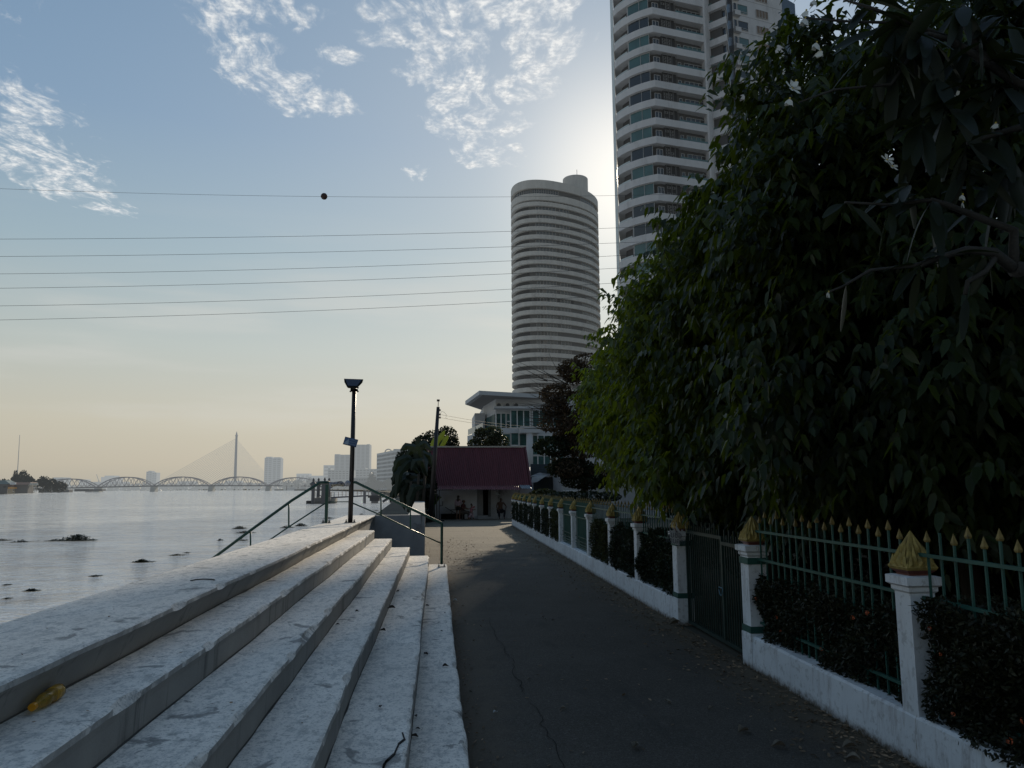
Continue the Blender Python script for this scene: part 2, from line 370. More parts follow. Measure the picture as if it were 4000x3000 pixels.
# broken edge flake on the second lowest step
mb = MB(); ctr = [G(1522, 2950, .43), G(1500, 2985, .43), G(1478, 2930, .43)]
pl = [(1494, 3010), (1508, 2975), (1540, 2945), (1558, 2905), (1580, 2888), (1572, 2862)]
q = [G(u, v, .429) for u, v in pl]
for i in range(len(q)-1): mb.bar(q[i], q[i+1], .009+.008*(i % 2), .006)
for a, b in [((1494, 3010), (1500, 2985)), ((1500, 2985), (1515, 2968))]: mb.bar(G(*a, .429), G(*b, .429), .012, .006)
mb.build('crack', M['dark'], steps)
# dark grime lines where treads meet risers
M['grime'] = mat('grime', (.07, .07, .065), .95)
for xl, xn, k in XN[1:]:
    x = {5: -1.945, 4: -1.526, 3: -1.098, 2: -.672, 1: -.194}[k]; mb = MB(); prev = None
    for i in range(160):
        y = -2.5+i*.138; w = .003+max(0, .012*noise.noise(Vector((y*2, k, 0)))+.006*noise.noise(Vector((y*9, k, 0))))
        wob = .030*noise.noise(Vector((y*.35, 11+(5-k)*7.3 if k < 5 else 11, 0)))
        cur = [(x+wob-.02, y, RS*k+.006), (x+wob+.004+w, y, RS*k+.006), (x+wob+.004+w, y, RS*k-.01)]
        if prev: mb.quad(prev[0], prev[1], cur[1], cur[0]); mb.quad(prev[1], prev[2], cur[2], cur[1])
        prev = cur
    mb.build('joint_grime', M['grime'], steps)
# flood wall across and beyond
w = thing('flood_wall', 'pale grey concrete flood wall with a flat white top beyond the steps', 'wall', (-.6, 30, 0))
mb = MB()
def wl(y): return -.87-.0195*(y-24), -.36-.0165*(y-24)
ys = [23.84+.8*i for i in range(50)]
prev = None
for y in ys:
    a, b = wl(y)
    a += .02*noise.noise(Vector((y, 1, 0))); b += .02*noise.noise(Vector((y, 2, 0)))
    cur = [(a, y, -1.6), (a, y, 1.265), (b, y, 1.265), (b, y, -.05)]
    if prev:
        for k in range(3): mb.quad(prev[k], prev[k+1], cur[k+1], cur[k])
    else: mb.poly(cur)
    prev = cur
mb.poly(prev[::-1])
mb.build('wall', M['conc2'], w)
MB().box(-2.71, -.36, 23.83, 24.06, -1.6, 1.268).build('cross_wall', M['conc2'], w)
mb = MB(); q = [P(u, v, 23.80) for u, v in [(1614, 2048), (1622, 2042), (1630, 2052), (1624, 2066), (1632, 2060), (1640, 2066)]]
for i in range(len(q)-1): mb.bar(q[i], q[i+1], .018, .008)
q = [P(u, v, 23.80) for u, v in [(1640, 2040), (1634, 2052), (1644, 2048), (1640, 2064)]]
for i in range(len(q)-1): mb.bar(q[i], q[i+1], .018, .008)
mb.build('graffiti', mat('grey_scrawl', (.17, .18, .19), .8), w)
MB().box(-.36, -.9, 61, 62, 0, 0)
# stair down to the river under the left rail
mb = MB()
for i in range(8):
    mb.box(-2.75-.36*(i+1), -2.715-.36*i+.0, 17.9, 19.8, -2, 1.27-.22*(i+1))
mb.build('river_stair', M['conc2'], label='short grey concrete stair dropping from the terrace edge to the river', cat='stairs')
S.cycles.max_bounces = 6; S.cycles.diffuse_bounces = 3; S.cycles.glossy_bounces = 3; S.cycles.transmission_bounces = 4; S.cycles.transparent_max_bounces = 6
S.cycles.use_denoising = True; S.cycles.sample_clamp_indirect = 4.
M['green'] = mat('green_rail_paint', (.012, .062, .045), .35, var=.2, bump=.1, dirt=(.03, .04, .035))
M['fgreen'] = mat('teal_fence_paint', (.019, .088, .070), .5, var=.25, bump=.1, dirt=(.045, .10, .08))
M['blackpole'] = mat('dark_brown_pole_paint', (.022, .018, .017), .4, var=.3)
M['white'] = mat('white_masonry_paint', (.66, .68, .71), .75, var=.06, scale=1.6, bump=.15, dirt=(.42, .43, .43))
m, t, pos, out = newmat('fence_white_paint'); M['fwhite'] = m
zz_ = t.node('ShaderNodeSeparateXYZ', {0: pos}).outputs[2]
n_ = t.noise(t.mapping(pos, (3, 3, .6)), 3., 7, .7); n2 = t.noise(pos, 14., 6, .7); n0 = t.noise(pos, 1.1, 5, .6)
c = t.ramp(n0, [(.3, (.66, .68, .70)), (.7, (.80, .82, .84))])
c = t.mix(t.math('MULTIPLY', t.smooth(n_, .5, .7), .6), c, (.36, .33, .32))
c = t.mix(t.math('MULTIPLY', t.smooth(n2, .53, .64), .5), c, (.34, .34, .33))
k = t.math('ADD', zz_, t.math('MULTIPLY', t.math('SUBTRACT', n2, .5), .22))
c = t.mix(t.math('SUBTRACT', 1., t.smooth(k, -.01, .10)), c, (.10, .075, .05))
c = t.mix(t.math('MULTIPLY', t.smooth(t.noise(t.mapping(pos, (5, 5, .5), (2, 7, 1)), 2.4, 5, .7), .64, .70), .8), c, (.25, .18, .10))
finish(t, out, bsdf(t, c, .8, bump=t.math('ADD', n2, n_), bs=.25, bd=.01, spec=.25))
M['gold'] = mat('gold_paint', (.34, .25, .07), .55, metal=.2, var=.3, scale=22., bump=.3, dirt=(.16, .11, .05))
M['golddull'] = mat('dull_gold_paint', (.22, .16, .05), .6, metal=.1, var=.35, scale=30., dirt=(.08, .07, .05))
M['red'] = mat('red_base_paint', (.14, .04, .025), .6, dirt=(.3, .2, .18))
M['gatemetal0'] = mat('dark_green_gate_paint', (.012, .035, .03), .5, var=.3, dirt=(.03, .04, .035))
M['steel'] = mat('bolt_steel', (.10, .10, .10), .45, metal=.7)
# ------------------------------------------------------------------ rails
ZT = 1.272
def rail_post_feet(mb, x, y, z, s=.09):
    mb.box(x-s, x+s, y-s, y+s, z, z+.012)
    for i in (-1, 1):
        for j in (-1, 1): mb.lathe((x+i*s*.72, y+j*s*.72, z+.012), [(.014, 0), (.014, .03), (.007, .03), (.007, .07)], 6)
YR = 18.85
def rp(u, v): return P(u, v, YR)
rr = thing('handrail', 'dark green pipe handrail sloping from the lamp post down to the path', 'handrail', (-.9, YR, .8))
MB().tube([rp(1372, 1884), rp(1390, 1884), rp(1556, 1964), rp(1724, 2043), rp(1726, 2046), rp(1725, 2204)], .034, 10).build('top_rail', M['green'], rr, True)
MB().tube([rp(1372, 1963), rp(1488, 2012), rp(1600, 2066), rp(1722, 2122)], .017, 8).build('lower_rail', M['green'], rr, True)
for a, b in [((1488, 1940), (1488, 2012)), ((1603, 1990), (1603, 2067))]:
    MB().tube([rp(*a), rp(*b)], .017, 8).build('upright', M['green'], rr, True)
mb = MB(); rail_post_feet(mb, rp(1725, 2205).x, YR, .212); mb.build('base_plate', M['steel'], rr)
lr = thing('handrail', 'dark green pipe handrail sloping down to the river from the post on the terrace', 'handrail', (-3.2, YR, .8))
MB().tube([rp(1286, 1884), rp(1252, 1884), rp(1140, 1955), rp(977, 2073), rp(820, 2190)], .034, 10).build('top_rail', M['green'], lr, True)
MB().tube([rp(1270, 1966), rp(1128, 2058), rp(1000, 2146), rp(900, 2212)], .017, 8).build('lower_rail', M['green'], lr, True)
for a, b in [((1128, 1965), (1128, 2056)), ((978, 2074), (979, 2160))]:
    MB().tube([rp(*a), rp(*b)], .019, 8).build('upright', M['green'], lr, True)
mb = MB(); x = rp(1274, 2043).x; mb.box(x-.035, x+.035, YR-.035, YR+.035, ZT, rp(1274, 1893).z); mb.build('post', M['green'], lr)
mb = MB(); rail_post_feet(mb, x, YR, ZT, .1); mb.build('base_plate', M['steel'], lr)
MB().tube([rp(1280, 1961), rp(1362, 1960)], .013, 6).build('cross_rail', M['green'], lr, True)
# ------------------------------------------------------------------ lamp post
xl_ = rp(1368, 2043).x
lp = thing('street_lamp', 'slim black solar lamp post standing on the terrace with a flat square lamp head', 'street lamp', (xl_, YR, ZT))
zt = rp(1372, 1517).z
mb = MB(); mb.tube([(xl_, YR, ZT), (xl_+.03, YR, zt)], [.058, .052], 12); mb.build('pole', M['blackpole'], lp, True)
mb = MB(); rail_post_feet(mb, xl_, YR, ZT, .13); mb.build('base_plate', M['steel'], lp)
xt = xl_+.03
mb = MB()
for dz in (-.02, .0): mb.box(xt-.085, xt+.085, YR-.07, YR+.07, zt-.075, zt-.02)
for i in (-1, 1):
    for k in (0, .09): mb.box(xt+i*.075, xt+i*.095+.012*i, YR-.03, YR+.03, zt-.09+k, zt-.06+k)
mb.tube([(xt, YR, zt-.02), (xt-.05, YR-.05, zt+.10)], .022, 8)
mb.build('bracket', M['blackpole'], lp)
# lamp head: trapezoid tray tilted towards the viewer, ribs and three LED lenses underneath
o = Vector((xt-.03, YR-.05, zt+.10)); ax = Vector((1, .05, -.02)).normalized(); tilt = R(38)
ay = Vector((0, math.cos(tilt), math.sin(tilt))); az = ax.cross(ay)
def H(x, y, z): return o+ax*x+ay*y+az*z
mb = MB(); outl = [(-.16, .26), (.16, .26), (.37, -.14), (.40, -.34), (-.40, -.34), (-.37, -.14)]
outl = [(-.22, -.26), (.24, -.26), (.40, .12), (.42, .34), (-.42, .34), (-.38, .12)]; ax = ax*.55; ay = ay*.6; az = az.normalized()*.8
n = len(outl)
lo = [H(x*.82, y*.86, -.05) for x, y in outl]; hi = [H(x, y, .0) for x, y in outl]; hi2 = [H(x, y, .03) for x, y in outl]
mb.add(lo+hi+hi2, [tuple(range(n))[::-1], tuple(range(2*n, 3*n))]+[(i, (i+1) % n, (i+1) % n+n, i+n) for i in range(n)]+[(i+n, (i+1) % n+n, (i+1) % n+2*n, i+2*n) for i in range(n)])
mb.obox(H(0, -.12, -.085), ax*.07, ay*.10, az*.035)
for a, b in [((0, -.12), (-.30, .22)), ((0, -.12), (.30, .22)), ((-.30, .22), (.30, .22))]: mb.bar(H(a[0], a[1], -.06), H(b[0], b[1], -.06), .03, .025, az)
mb.build('lamp_head', mat('matt_black_housing', (.012, .014, .013), .85, spec=.1), lp)
M['led'] = mat('frosted_lens', (.045, .05, .045), .5, var=.1, spec=.6)
for tri in ([(0, -.04), (-.22, .19), (.22, .19)], [(-.06, -.13), (-.19, -.14), (-.30, .10)], [(.06, -.13), (.19, -.14), (.30, .10)]):
    mb = MB(); mb.extr([H(x, y, -.056) for x, y in tri], az*.01); mb.build('lens', M['led'], lp)
mb = MB(); mb.extr([H(-.36, .30, .032), H(.36, .30, .032), H(.2, -.22, .032), H(-.2, -.22, .032)], az*.006); mb.build('solar_panel', mat('solar_blue', (.01, .015, .035), .15), lp)
# sign on the pole
sg = thing('sign', 'small tilted blue notice board with white lines of writing strapped to the lamp post', 'sign', P(1370, 1726, YR-.08))
c0 = P(1369.5, 1726.5, YR-.085); w_, h_ = .315, .19; a = R(-14)
sx = Vector((math.cos(a), 0, math.sin(a))); sz = Vector((-math.sin(a)*1.15, .03, math.cos(a)))
M['signblue'] = mat('sign_blue', (.035, .085, .19), .4, var=.25, scale=9.)
M['signlt'] = mat('sign_pale', (.22, .30, .40), .5); M['signdk'] = mat('sign_navy', (.01, .018, .045), .5)
MB().obox(c0, sx*w_/2*1.02, Vector((0, .006, 0)), sz*h_/2).build('board', M['signblue'], sg)
MB().obox(c0-sz*h_*.455+Vector((0, -.004, 0)), sx*w_/2*1.025, Vector((0, .005, 0)), sz*h_*.05).build('bottom_strip', M['signdk'], sg)
mb = MB(); fig = [(-.14, -.08), (-.035, -.08), (-.04, 0), (-.05, .03), (-.06, .075), (-.07, .05), (-.08, .03), (-.11, 0), (-.13, -.03)]
mb.extr([c0+sx*x+sz*z+Vector((0, -.008, 0)) for x, z in fig], (0, -.001, 0)); mb.build('emblem', M['signlt'], sg)
mw = Matrix((( sx.x, 0, sz.x, 0), (0, 0, 0, 0), (sx.z, 0, sz.z, 0), (0, 0, 0, 1)))
def place(c, ex, ez):  # text matrix: local x -> ex, local y -> ez
    ny = ex.cross(ez); return Matrix(((ex.x, ez.x, ny.x, c.x), (ex.y, ez.y, ny.y, c.y), (ex.z, ez.z, ny.z, c.z), (0, 0, 0, 1)))
for k, (tx, sz_) in enumerate([('ห้ามให้อาหารปลา', .030), ('เขตอภัยทาน', .036), ('ห้ามจับสัตว์น้ำ', .032)]):
    text_obj('lettering', tx, sz_, M['signlt'], sg, place(c0+sx*.06+sz*(.055-.052*k)+Vector((0, -.009, 0)), sx, sz))
# banner knotted between the post and the lamp
bn = thing('banner', 'crumpled pale cloth banner with dark lettering knotted from the rail to the lamp post', 'banner', P(1325, 1900, YR-.06))
M['cloth'] = mat('banner_cloth', (.34, .34, .37), .8, var=.2, scale=12., bump=.4); M['cream'] = mat('banner_cream', (.50, .42, .30), .8)
top = [(1285, 1882), (1300, 1883), (1318, 1881), (1332, 1879), (1345, 1884), (1356, 1889), (1364, 1884)]
bot = [(1288, 1912), (1296, 1906), (1308, 1898), (1322, 1898), (1338, 1901), (1352, 1898), (1366, 1893)]
mb = MB(); nb = 24; nh = 6; vs = []
def lerp(L, s):
    s *= len(L)-1; i = min(int(s), len(L)-2); f_ = s-i; return L[i][0]+(L[i+1][0]-L[i][0])*f_, L[i][1]+(L[i+1][1]-L[i][1])*f_
for i in range(nb+1):
    a = lerp(top, i/nb); b = lerp(bot, i/nb)
    for k in range(nh+1):
        f_ = k/nh; vs.append(P(a[0]+(b[0]-a[0])*f_, a[1]+(b[1]-a[1])*f_, YR-.06+.05*noise.noise(Vector((i*.45, k*.6, 2)))+.02*math.sin(k*2.4+i*.5)))
mb.add(vs, [(i*(nh+1)+k, (i+1)*(nh+1)+k, (i+1)*(nh+1)+k+1, i*(nh+1)+k+1) for i in range(nb) for k in range(nh)])
mb.build('cloth', M['cloth'], bn)
mb = MB(); pl = [(1295, 1892), (1345, 1893), (1338, 1899), (1318, 1898), (1305, 1901), (1293, 1903)]
mb.poly([P(u, v, YR-.125) for u, v in pl]); mb.build('printed_strip', M['cream'], bn)
c_ = P(1316, 1896.3, YR-.13); text_obj('lettering', 'เทอแก', .105, M['dark'], bn, place(c_, Vector((1, 0, 0)), Vector((0, 0, .55))))
mb = MB()
for i in range(3):
    a = rnd.random()*6; mb.tube([P(1358+3*math.cos(a+k*.9), 1889+5*math.sin(a+k*.9), YR-.10-.01*i) for k in range(7)], [.03, .05, .055, .05, .05, .04, .02], 7)
mb.build('knot', M['cloth'], bn, True)
# ------------------------------------------------------------------ fence
FX = lambda y: 3.62+.0134*y
PY = [2.6, 5.8, 8.98, 11.82, 14.4, 16.8, 19.42, 21.92, 24.4, 26.75, 29.2, 31.66, 33.8, 36.1, 38.3, 40.3, 42.1]
GATE = (8.98, 11.82)
def lowwall(y0, y1, label):
    mb = MB(); n = int((y1-y0)/.12); rows = []
    for i in range(n+1):
        y = y0+(y1-y0)*i/n; x = FX(y)
        c = max(0, noise.noise(Vector((y*1.9, 5, 0))))*.03+max(0, noise.noise(Vector((y*6, 5, 0))))*.012
        zt = .375+.012*noise.noise(Vector((y*.7, 1, 1)))
        rows.append([(x-.125+.006*noise.noise(Vector((y*.8, 2, 2))), y, -.1), (x-.118, y, .2), (x-.112+c*.3, y, zt-.02-c), (x-.095+c, y, zt-c*.3), (x, y, zt+.008*noise.noise(Vector((y*3, 4, 4)))), (x+.11, y, zt), (x+.118, y, -.1)])
    L = 7; vs = [p for r_ in rows for p in r_]
    mb.add(vs, [(i*L+k, i*L+k+1, (i+1)*L+k+1, (i+1)*L+k)[::-1] for i in range(n) for k in range(L-1)])
    mb.poly(rows[0][::-1]); mb.poly(rows[-1])
    mb.build('low_wall', M['fwhite'], label=label, cat='wall')
lowwall(-1.5, 8.87, 'knee high white base wall of the fence nearest the viewer with rusty drips')
lowwall(11.93, 42.3, 'long knee high white base wall of the fence running beyond the gate to the far end')
def pillar(y, gate=False, lab=''):
    x = FX(y); hw = .10
    if gate: hw = .115
    root = thing('fence_pillar', lab, 'pillar', (x, y, 0), 'white fence pillars with gold lotus tips')
    def sq(mb, prof):  # square section along z: (half width, z)
        o = len(mb.v)
        for h, z in prof: mb.v += [(x-h, y-h, z), (x+h, y-h, z), (x+h, y+h, z), (x-h, y+h, z)]
        for i in range(len(prof)-1):
            for k in range(4): mb.f.append((o+i*4+k, o+i*4+(k+1) % 4, o+(i+1)*4+(k+1) % 4, o+(i+1)*4+k)); mb.m.append(mb.cur)
        mb.f += [(o+3, o+2, o+1, o), tuple(o+(len(prof)-1)*4+k for k in range(4))]; mb.m += [mb.cur]*2
    mb = MB(); sq(mb, [(hw+.018 if gate else hw, -.08), (hw+.018 if gate else hw, .39), (hw, .40), (hw, 1.27)]); mb.build('shaft', M['fwhite'], root)
    mb = MB(); sq(mb, [(hw, 1.268), (hw+.018, 1.285), (hw+.018, 1.315), (hw+.045, 1.332), (hw+.045, 1.392), (hw+.01, 1.40)]); mb.build('cap', M['fwhite'], root)
    if gate:
        for z0 in (.40, 1.18):
            mb = MB(); sq(mb, [(hw+.012, z0), (hw+.012, z0+.075)]); mb.build('green_band', M['green2'], root)
    mb = MB(); sq(mb, [(.085, 1.399), (.085, 1.412), (.120, 1.442)]); mb.build('red_base', M['red'], root)
    mb = MB(); s = .97+.06*rnd.random()
    sq(mb, [(.118, 1.441), (.128, 1.462), (.108, 1.50), (.086, 1.55), (.056, 1.62), (.028, 1.68), (.003, 1.735)])
    for q in range(4):
        ca, sa = (1, 0, -1, 0)[q], (0, 1, 0, -1)[q]
        def T(a, d, z): return (x+ca*d-sa*a, y+sa*d+ca*a, z)
        for cx_, w_, z0, z1, d0, d1 in [(-.085, .05, 1.46, 1.56, .136, .118), (.085, .05, 1.46, 1.56, .136, .118), (0, .055, 1.46, 1.585, .139, .096), (-.043, .035, 1.47, 1.64, .131, .072), (.043, .035, 1.47, 1.64, .131, .072), (0, .03, 1.56, 1.70, .099, .036)]:
            k = 1-.35*(z1-1.5)/.2
            mb.add([T(cx_-w_/2, d0-.014, z0), T(cx_+w_/2, d0-.014, z0), T(cx_, d0-.003, (z0+z1)/2-.02), T(cx_*k, d1-.007, z1), T(cx_*.9-w_*.45, (d0+d1)/2-.014, (z0+z1)/2+.01), T(cx_*.9+w_*.45, (d0+d1)/2-.014, (z0+z1)/2+.01)],
                   [(0, 1, 2), (0, 2, 4), (1, 5, 2), (4, 2, 3), (2, 5, 3)])
    mb.build('lotus_finial', M['gold'], root)
    return root
M['green2'] = mat('dark_green_band', (.02, .085, .07), .6, dirt=(.06, .09, .08))
ordn = ['', 'nearest', '', '', 'first', 'second', 'third', 'fourth', 'fifth', 'sixth', 'seventh', 'eighth', 'ninth', 'tenth', 'eleventh', 'twelfth', 'farthest']
for i, y in enumerate(PY):
    if i == 0: continue
    if i == 1: lab = 'nearest and largest white pillar with a gold lotus tip, beside the orange flowered hedge'
    elif i == 2: lab = 'white gate pillar with green bands on the near side of the dark gate'
    elif i == 3: lab = 'white gate pillar with green bands on the far side of the gate beside the torn poster'
    elif i == 16: lab = 'farthest small white pillar with gold lotus tip at the end of the fence by the house'
    else: lab = 'white fence pillar with gold lotus tip, %s one beyond the gate' % ordn[i]
    pillar(y, i in (2, 3), lab)
def onlymesh(mb, name, m):
    o = mb.build(name, m); me = o.data; bpy.data.objects.remove(o); return me
PICK = [onlymesh(MB().box(-.0075, .0075, -.0075, .0075, .36, z_), 'picket', M['fgreen']) for z_ in (1.675, 1.735)]
TIPM = []
for zt in (1.675, 1.735):
    s_ = .018; s2 = .014
    TIPM.append(onlymesh(MB().add([(-s_, -s_, zt), (s_, -s_, zt), (s_, s_, zt), (-s_, s_, zt), (-s2, -s2, zt-.014), (s2, -s2, zt-.014), (s2, s2, zt-.014), (-s2, s2, zt-.014), (0, 0, zt+.072)],
                     [(0, 1, 8), (1, 2, 8), (2, 3, 8), (3, 0, 8), (4, 5, 1, 0), (5, 6, 2, 1), (6, 7, 3, 2), (7, 4, 0, 3), (7, 6, 5, 4)]), 'spear_tip', M['golddull']))
GBAR = [onlymesh(MB().box(-.008, .008, -.008, .008, .06, z_), 'bar', M['gatemetal0']) for z_ in (1.47, 1.54)]
def fence_bay(i, lab):
    y0, y1 = PY[i]+.10, PY[i+1]-.10
    ym = (y0+y1)/2; root = thing('fence_panel', lab, 'fence', (FX(ym), ym, .38), 'green fence panels with gold spear tips')
    n = max(12, int(round((y1-y0)/.155)))
    for k in range(n):
        y = y0+(k+.5)*(y1-y0)/n; zt = 0
        miss = (i == 0 and k == n-2)
        o = bpy.data.objects.new('picket', PICK[k % 2]); COL.objects.link(o); o.parent = root
        o.location = Vector((FX(y)+.02, y, rnd.uniform(-.004, .004)))-root.location
        if not miss:
            q = bpy.data.objects.new('spear_tip', TIPM[k % 2]); COL.objects.link(q); q.parent = o
    for z in (1.56, 1.24, .52):
        MB().bar((FX(y0)+.008, y0-.01, z), (FX(y1)+.008, y1+.01, z), .028, .026).build('rail', M['fgreen'], root)
    if i in (6, 7, 8, 9, 10, 12):
        M.setdefault('shade', mat('green_shade_sheet', (.012, .085, .072), .7, var=.15, scale=5., vs=(1, 1, .2)))
        MB().quad((FX(y0)+.05, y0, .62 if i in (6, 7) else .45), (FX(y1)+.05, y1, .62 if i in (6, 7) else .45), (FX(y1)+.05, y1, 1.70), (FX(y0)+.05, y0, 1.70)).build('green_sheet', M['shade'], root)
        if i in (6, 7):
            for z in (.72, .60, .46):
                MB().bar((FX(y0)+.0, y0-.01, z), (FX(y1)+.0, y1+.01, z), .02, .016).build('rail', M['fgreen'], root)
for i in range(len(PY)-1):
    if i == 2: continue
    if i == 0: lab = 'green spiked fence panel right of the nearest pillar, above the orange flowered hedge'
    elif i == 1: lab = 'green spiked fence panel between the nearest pillar and the gate'
    elif i == 3: lab = 'green spiked fence panel just beyond the gate, behind the torn poster'
    elif i == 6: lab = 'fence panel backed with green sheet, nearer of the two without a hedge'
    elif i == 7: lab = 'fence panel backed with green sheet, farther of the two without a hedge'
    elif i == 15: lab = 'last green fence panel at the far end by the red roofed house'
    else: lab = 'green spiked fence panel between the %s and %s pillars beyond the gate' % (ordn[i] or 'gate', ordn[i+1])
    fence_bay(i, lab)
# gate
gt = thing('gate', 'dark closed double gate of thin vertical bars between the two green banded pillars', 'gate', (FX(10.4)+.05, 10.4, 0))
M['gatemetal'] = mat('dark_green_gate_paint', (.012, .035, .03), .5, var=.3, dirt=(.03, .04, .035))
ga, gb = 9.12, 11.68; gm = 10.15
for (a, b, zt) in ((ga, gm-.01, 1.33), (gm+.01, gb, 1.40)):
    n = int((b-a)/.085)
    for k in range(1, n):
        y = a+(b-a)*k/n; o = bpy.data.objects.new('bar', GBAR[k % 2]); COL.objects.link(o); o.parent = gt
        o.location = Vector((FX(y)+.045, y, (zt-1.36)*.8))-gt.location
    mb = MB()
    for z in (.06, zt): mb.bar((FX(a)+.045, a, z), (FX(b)+.045, b, z), .04, .045)
    for y in (a, b): mb.box(FX(y)+.025, FX(y)+.065, y-.02, y+.02, .04, zt+.02)
    mb.build('frame', M['gatemetal'], gt)
M['bluewire'] = mat('pale_blue_wire', (.10, .22, .30), .5)
c_ = Vector((FX(gm)+.0, gm, .72)); mb = MB()
mb.tube([c_+Vector((0, .07*math.cos(a), .05*math.sin(a)+.02*math.cos(2*a))) for a in [k*.5 for k in range(13)]], .006, 5)
mb.build('wire_loop', M['bluewire'], gt, True)
# torn paper poster on the far gate pillar
ps = thing('torn_poster', 'torn white paper poster with faded grey lettering hanging beside the gate pillar', 'poster', P(2640, 2100, 11.6))
M['paper'] = mat('torn_paper', (.55, .56, .57), .85, var=.2, scale=20., bump=.3); M['ink'] = mat('faded_ink', (.10, .11, .13), .8)
YQ = 11.62
def pp(u, v, d=0): return P(2580+u*.0844, 2020+v*.0844, YQ+d)
mb = MB()
mb.poly([pp(*q) for q in [(405, 840), (430, 560), (520, 640), (640, 560), (720, 700), (700, 780), (900, 760), (895, 1340), (510, 1190)]])
mb.poly([pp(*q, -.01) for q in [(690, 410), (760, 430), (860, 580), (930, 720), (900, 770), (700, 780), (730, 640)]])
mb.poly([pp(*q, -.01) for q in [(540, 440), (600, 480), (720, 640), (640, 570), (545, 520)]])
mb.poly([pp(*q, .01) for q in [(450, 240), (490, 300), (440, 370), (440, 560), (425, 560), (430, 350)]])
mb.poly([pp(*q, .01) for q in [(620, 235), (570, 330), (560, 420), (535, 430), (540, 330), (590, 240)]])
mb.poly([pp(*q, .01) for q in [(700, 210), (725, 220), (765, 340), (765, 430), (735, 420)]])
mb.poly([pp(*q, -.02) for q in [(960, 570), (1085, 595), (1040, 620), (945, 700)]])
mb.build('paper', M['paper'], ps)
def inkm(u, v, su, body, size, rot=-.14):
    ex = Vector((math.cos(rot), 0, math.sin(rot))); ez = Vector((-math.sin(rot)*.3, 0, math.cos(rot)))
    text_obj('lettering', body, size, M['ink'], ps, place(pp(u, v, -.03), ex*su, ez))
inkm(650, 830, .8, 'รับซื้อ', .13); inkm(700, 1110, .8, 'ขอบคุณ', .12)
# ------------------------------------------------------------------ round tower
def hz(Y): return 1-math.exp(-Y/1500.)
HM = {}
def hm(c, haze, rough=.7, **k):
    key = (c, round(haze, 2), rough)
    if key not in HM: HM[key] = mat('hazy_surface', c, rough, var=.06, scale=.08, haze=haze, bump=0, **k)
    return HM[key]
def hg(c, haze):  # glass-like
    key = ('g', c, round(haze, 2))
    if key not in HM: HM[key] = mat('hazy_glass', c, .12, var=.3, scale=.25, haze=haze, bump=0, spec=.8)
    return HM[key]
def shared(mb, name, m): return onlymesh(mb, name, m)
def inst(name, me, loc, parent, rz=0., sc=None):
    o = bpy.data.objects.new(name, me); COL.objects.link(o)
    if parent is not None: o.parent = parent; loc = Vector(loc)-worldloc(parent)
    o.location = loc; o.rotation_euler = (0, 0, rz)
    if sc: o.scale = sc
    return o
TC = Vector((48.5, 305, 0)); RX, RY = 19.3, 17.5
h_ = .07
M['rt_white'] = mat('round_tower_render', (.50, .485, .45), .8, var=.10, scale=.5, haze=h_, vs=(1, 1, .25), bump=0, dirt=(.30, .29, .27))
M['rt_wall'] = hm((.05, .05, .048), h_*.8); M['rt_dark'] = hm((.015, .015, .016), h_*.6); M['rt_glass'] = hg((.012, .015, .016), h_*.6); M['rt_frame'] = hm((.16, .155, .15), h_)  # rt_wall kept dark: shade between the bands is put into its colour
def ringpts(dr, z, a0=0, a1=360, n=80):
    out = []
    for i in range(n+(0 if a1-a0 >= 360 else 1)):
        a = R(a0+(a1-a0)*i/n); ca, sa = math.cos(a), math.sin(a); e = 2/2.25
        out.append((TC.x+(RX+dr)*math.copysign(abs(ca)**e, ca), TC.y+(RY+dr)*math.copysign(abs(sa)**e, sa), z))
    return [(x, y+.42*(x-TC.x), z_) for x, y, z_ in out]
def ring(mb, dr, z0, z1):
    a = ringpts(dr, z0); b = ringpts(dr, z1); n = len(a)
    return mb.add(a+b, [(i, (i+1) % n, (i+1) % n+n, i+n) for i in range(n)]+[tuple(range(n))[::-1], tuple(range(n, 2*n))])
rt = thing('round_tower', 'tall cylindrical beige residential tower with stacked rounded balcony bands and a rooftop drum', 'tower', TC)
FP = 3.32; ztop = P(2100, 728, 292).z
mb = MB(); ring(mb, -1.0, -.1, ztop-6.2); mb.build('core', M['rt_wall'], rt, True)
zb0 = ztop-5.6; nfl = int(zb0/FP)
mb = MB(); ring(mb, 0, ztop-3.4, ztop); mb.build('crown', M['rt_white'], rt)
ring(MB(), -.9, zb0, ztop-3.3).build('top_floor_wall', M['rt_wall'], rt)
def arcquad(dr, z0, z1, c0, c1, n=6):
    a0 = -math.degrees(math.acos(max(-1, min(1, c0)))); a1 = -math.degrees(math.acos(max(-1, min(1, c1))))
    a = ringpts(dr, z0, a0, a1, n); b = ringpts(dr, z1, a0, a1, n)
    return a, b
def arcmesh(mb, dr, z0, z1, c0, c1, n=6):
    a, b = arcquad(dr, z0, z1, c0, c1, n); m_ = len(a)
    return mb.add(a+b, [(i, i+1, i+1+m_, i+m_) for i in range(m_-1)])
def rwin(par, z0, z1, c0, c1, nm, mul=5, dr=-.95):
    mb = MB(); arcmesh(mb, dr, z0, z1, c0, c1); o = mb.build(nm, M['rt_glass'] if nm == 'window' else M['rt_dark'], par)
    if mul:
        mb = MB()
        for k in range(mul+1):
            c = c0+(c1-c0)*k/mul; w = .008
            arcmesh(mb, dr+.06, z0, z1, c-w, c+w, 1)
        arcmesh(mb, dr+.05, z0+(z1-z0)*.45, z0+(z1-z0)*.52, c0, c1)
        mb.build('frame', M['rt_frame'], o)
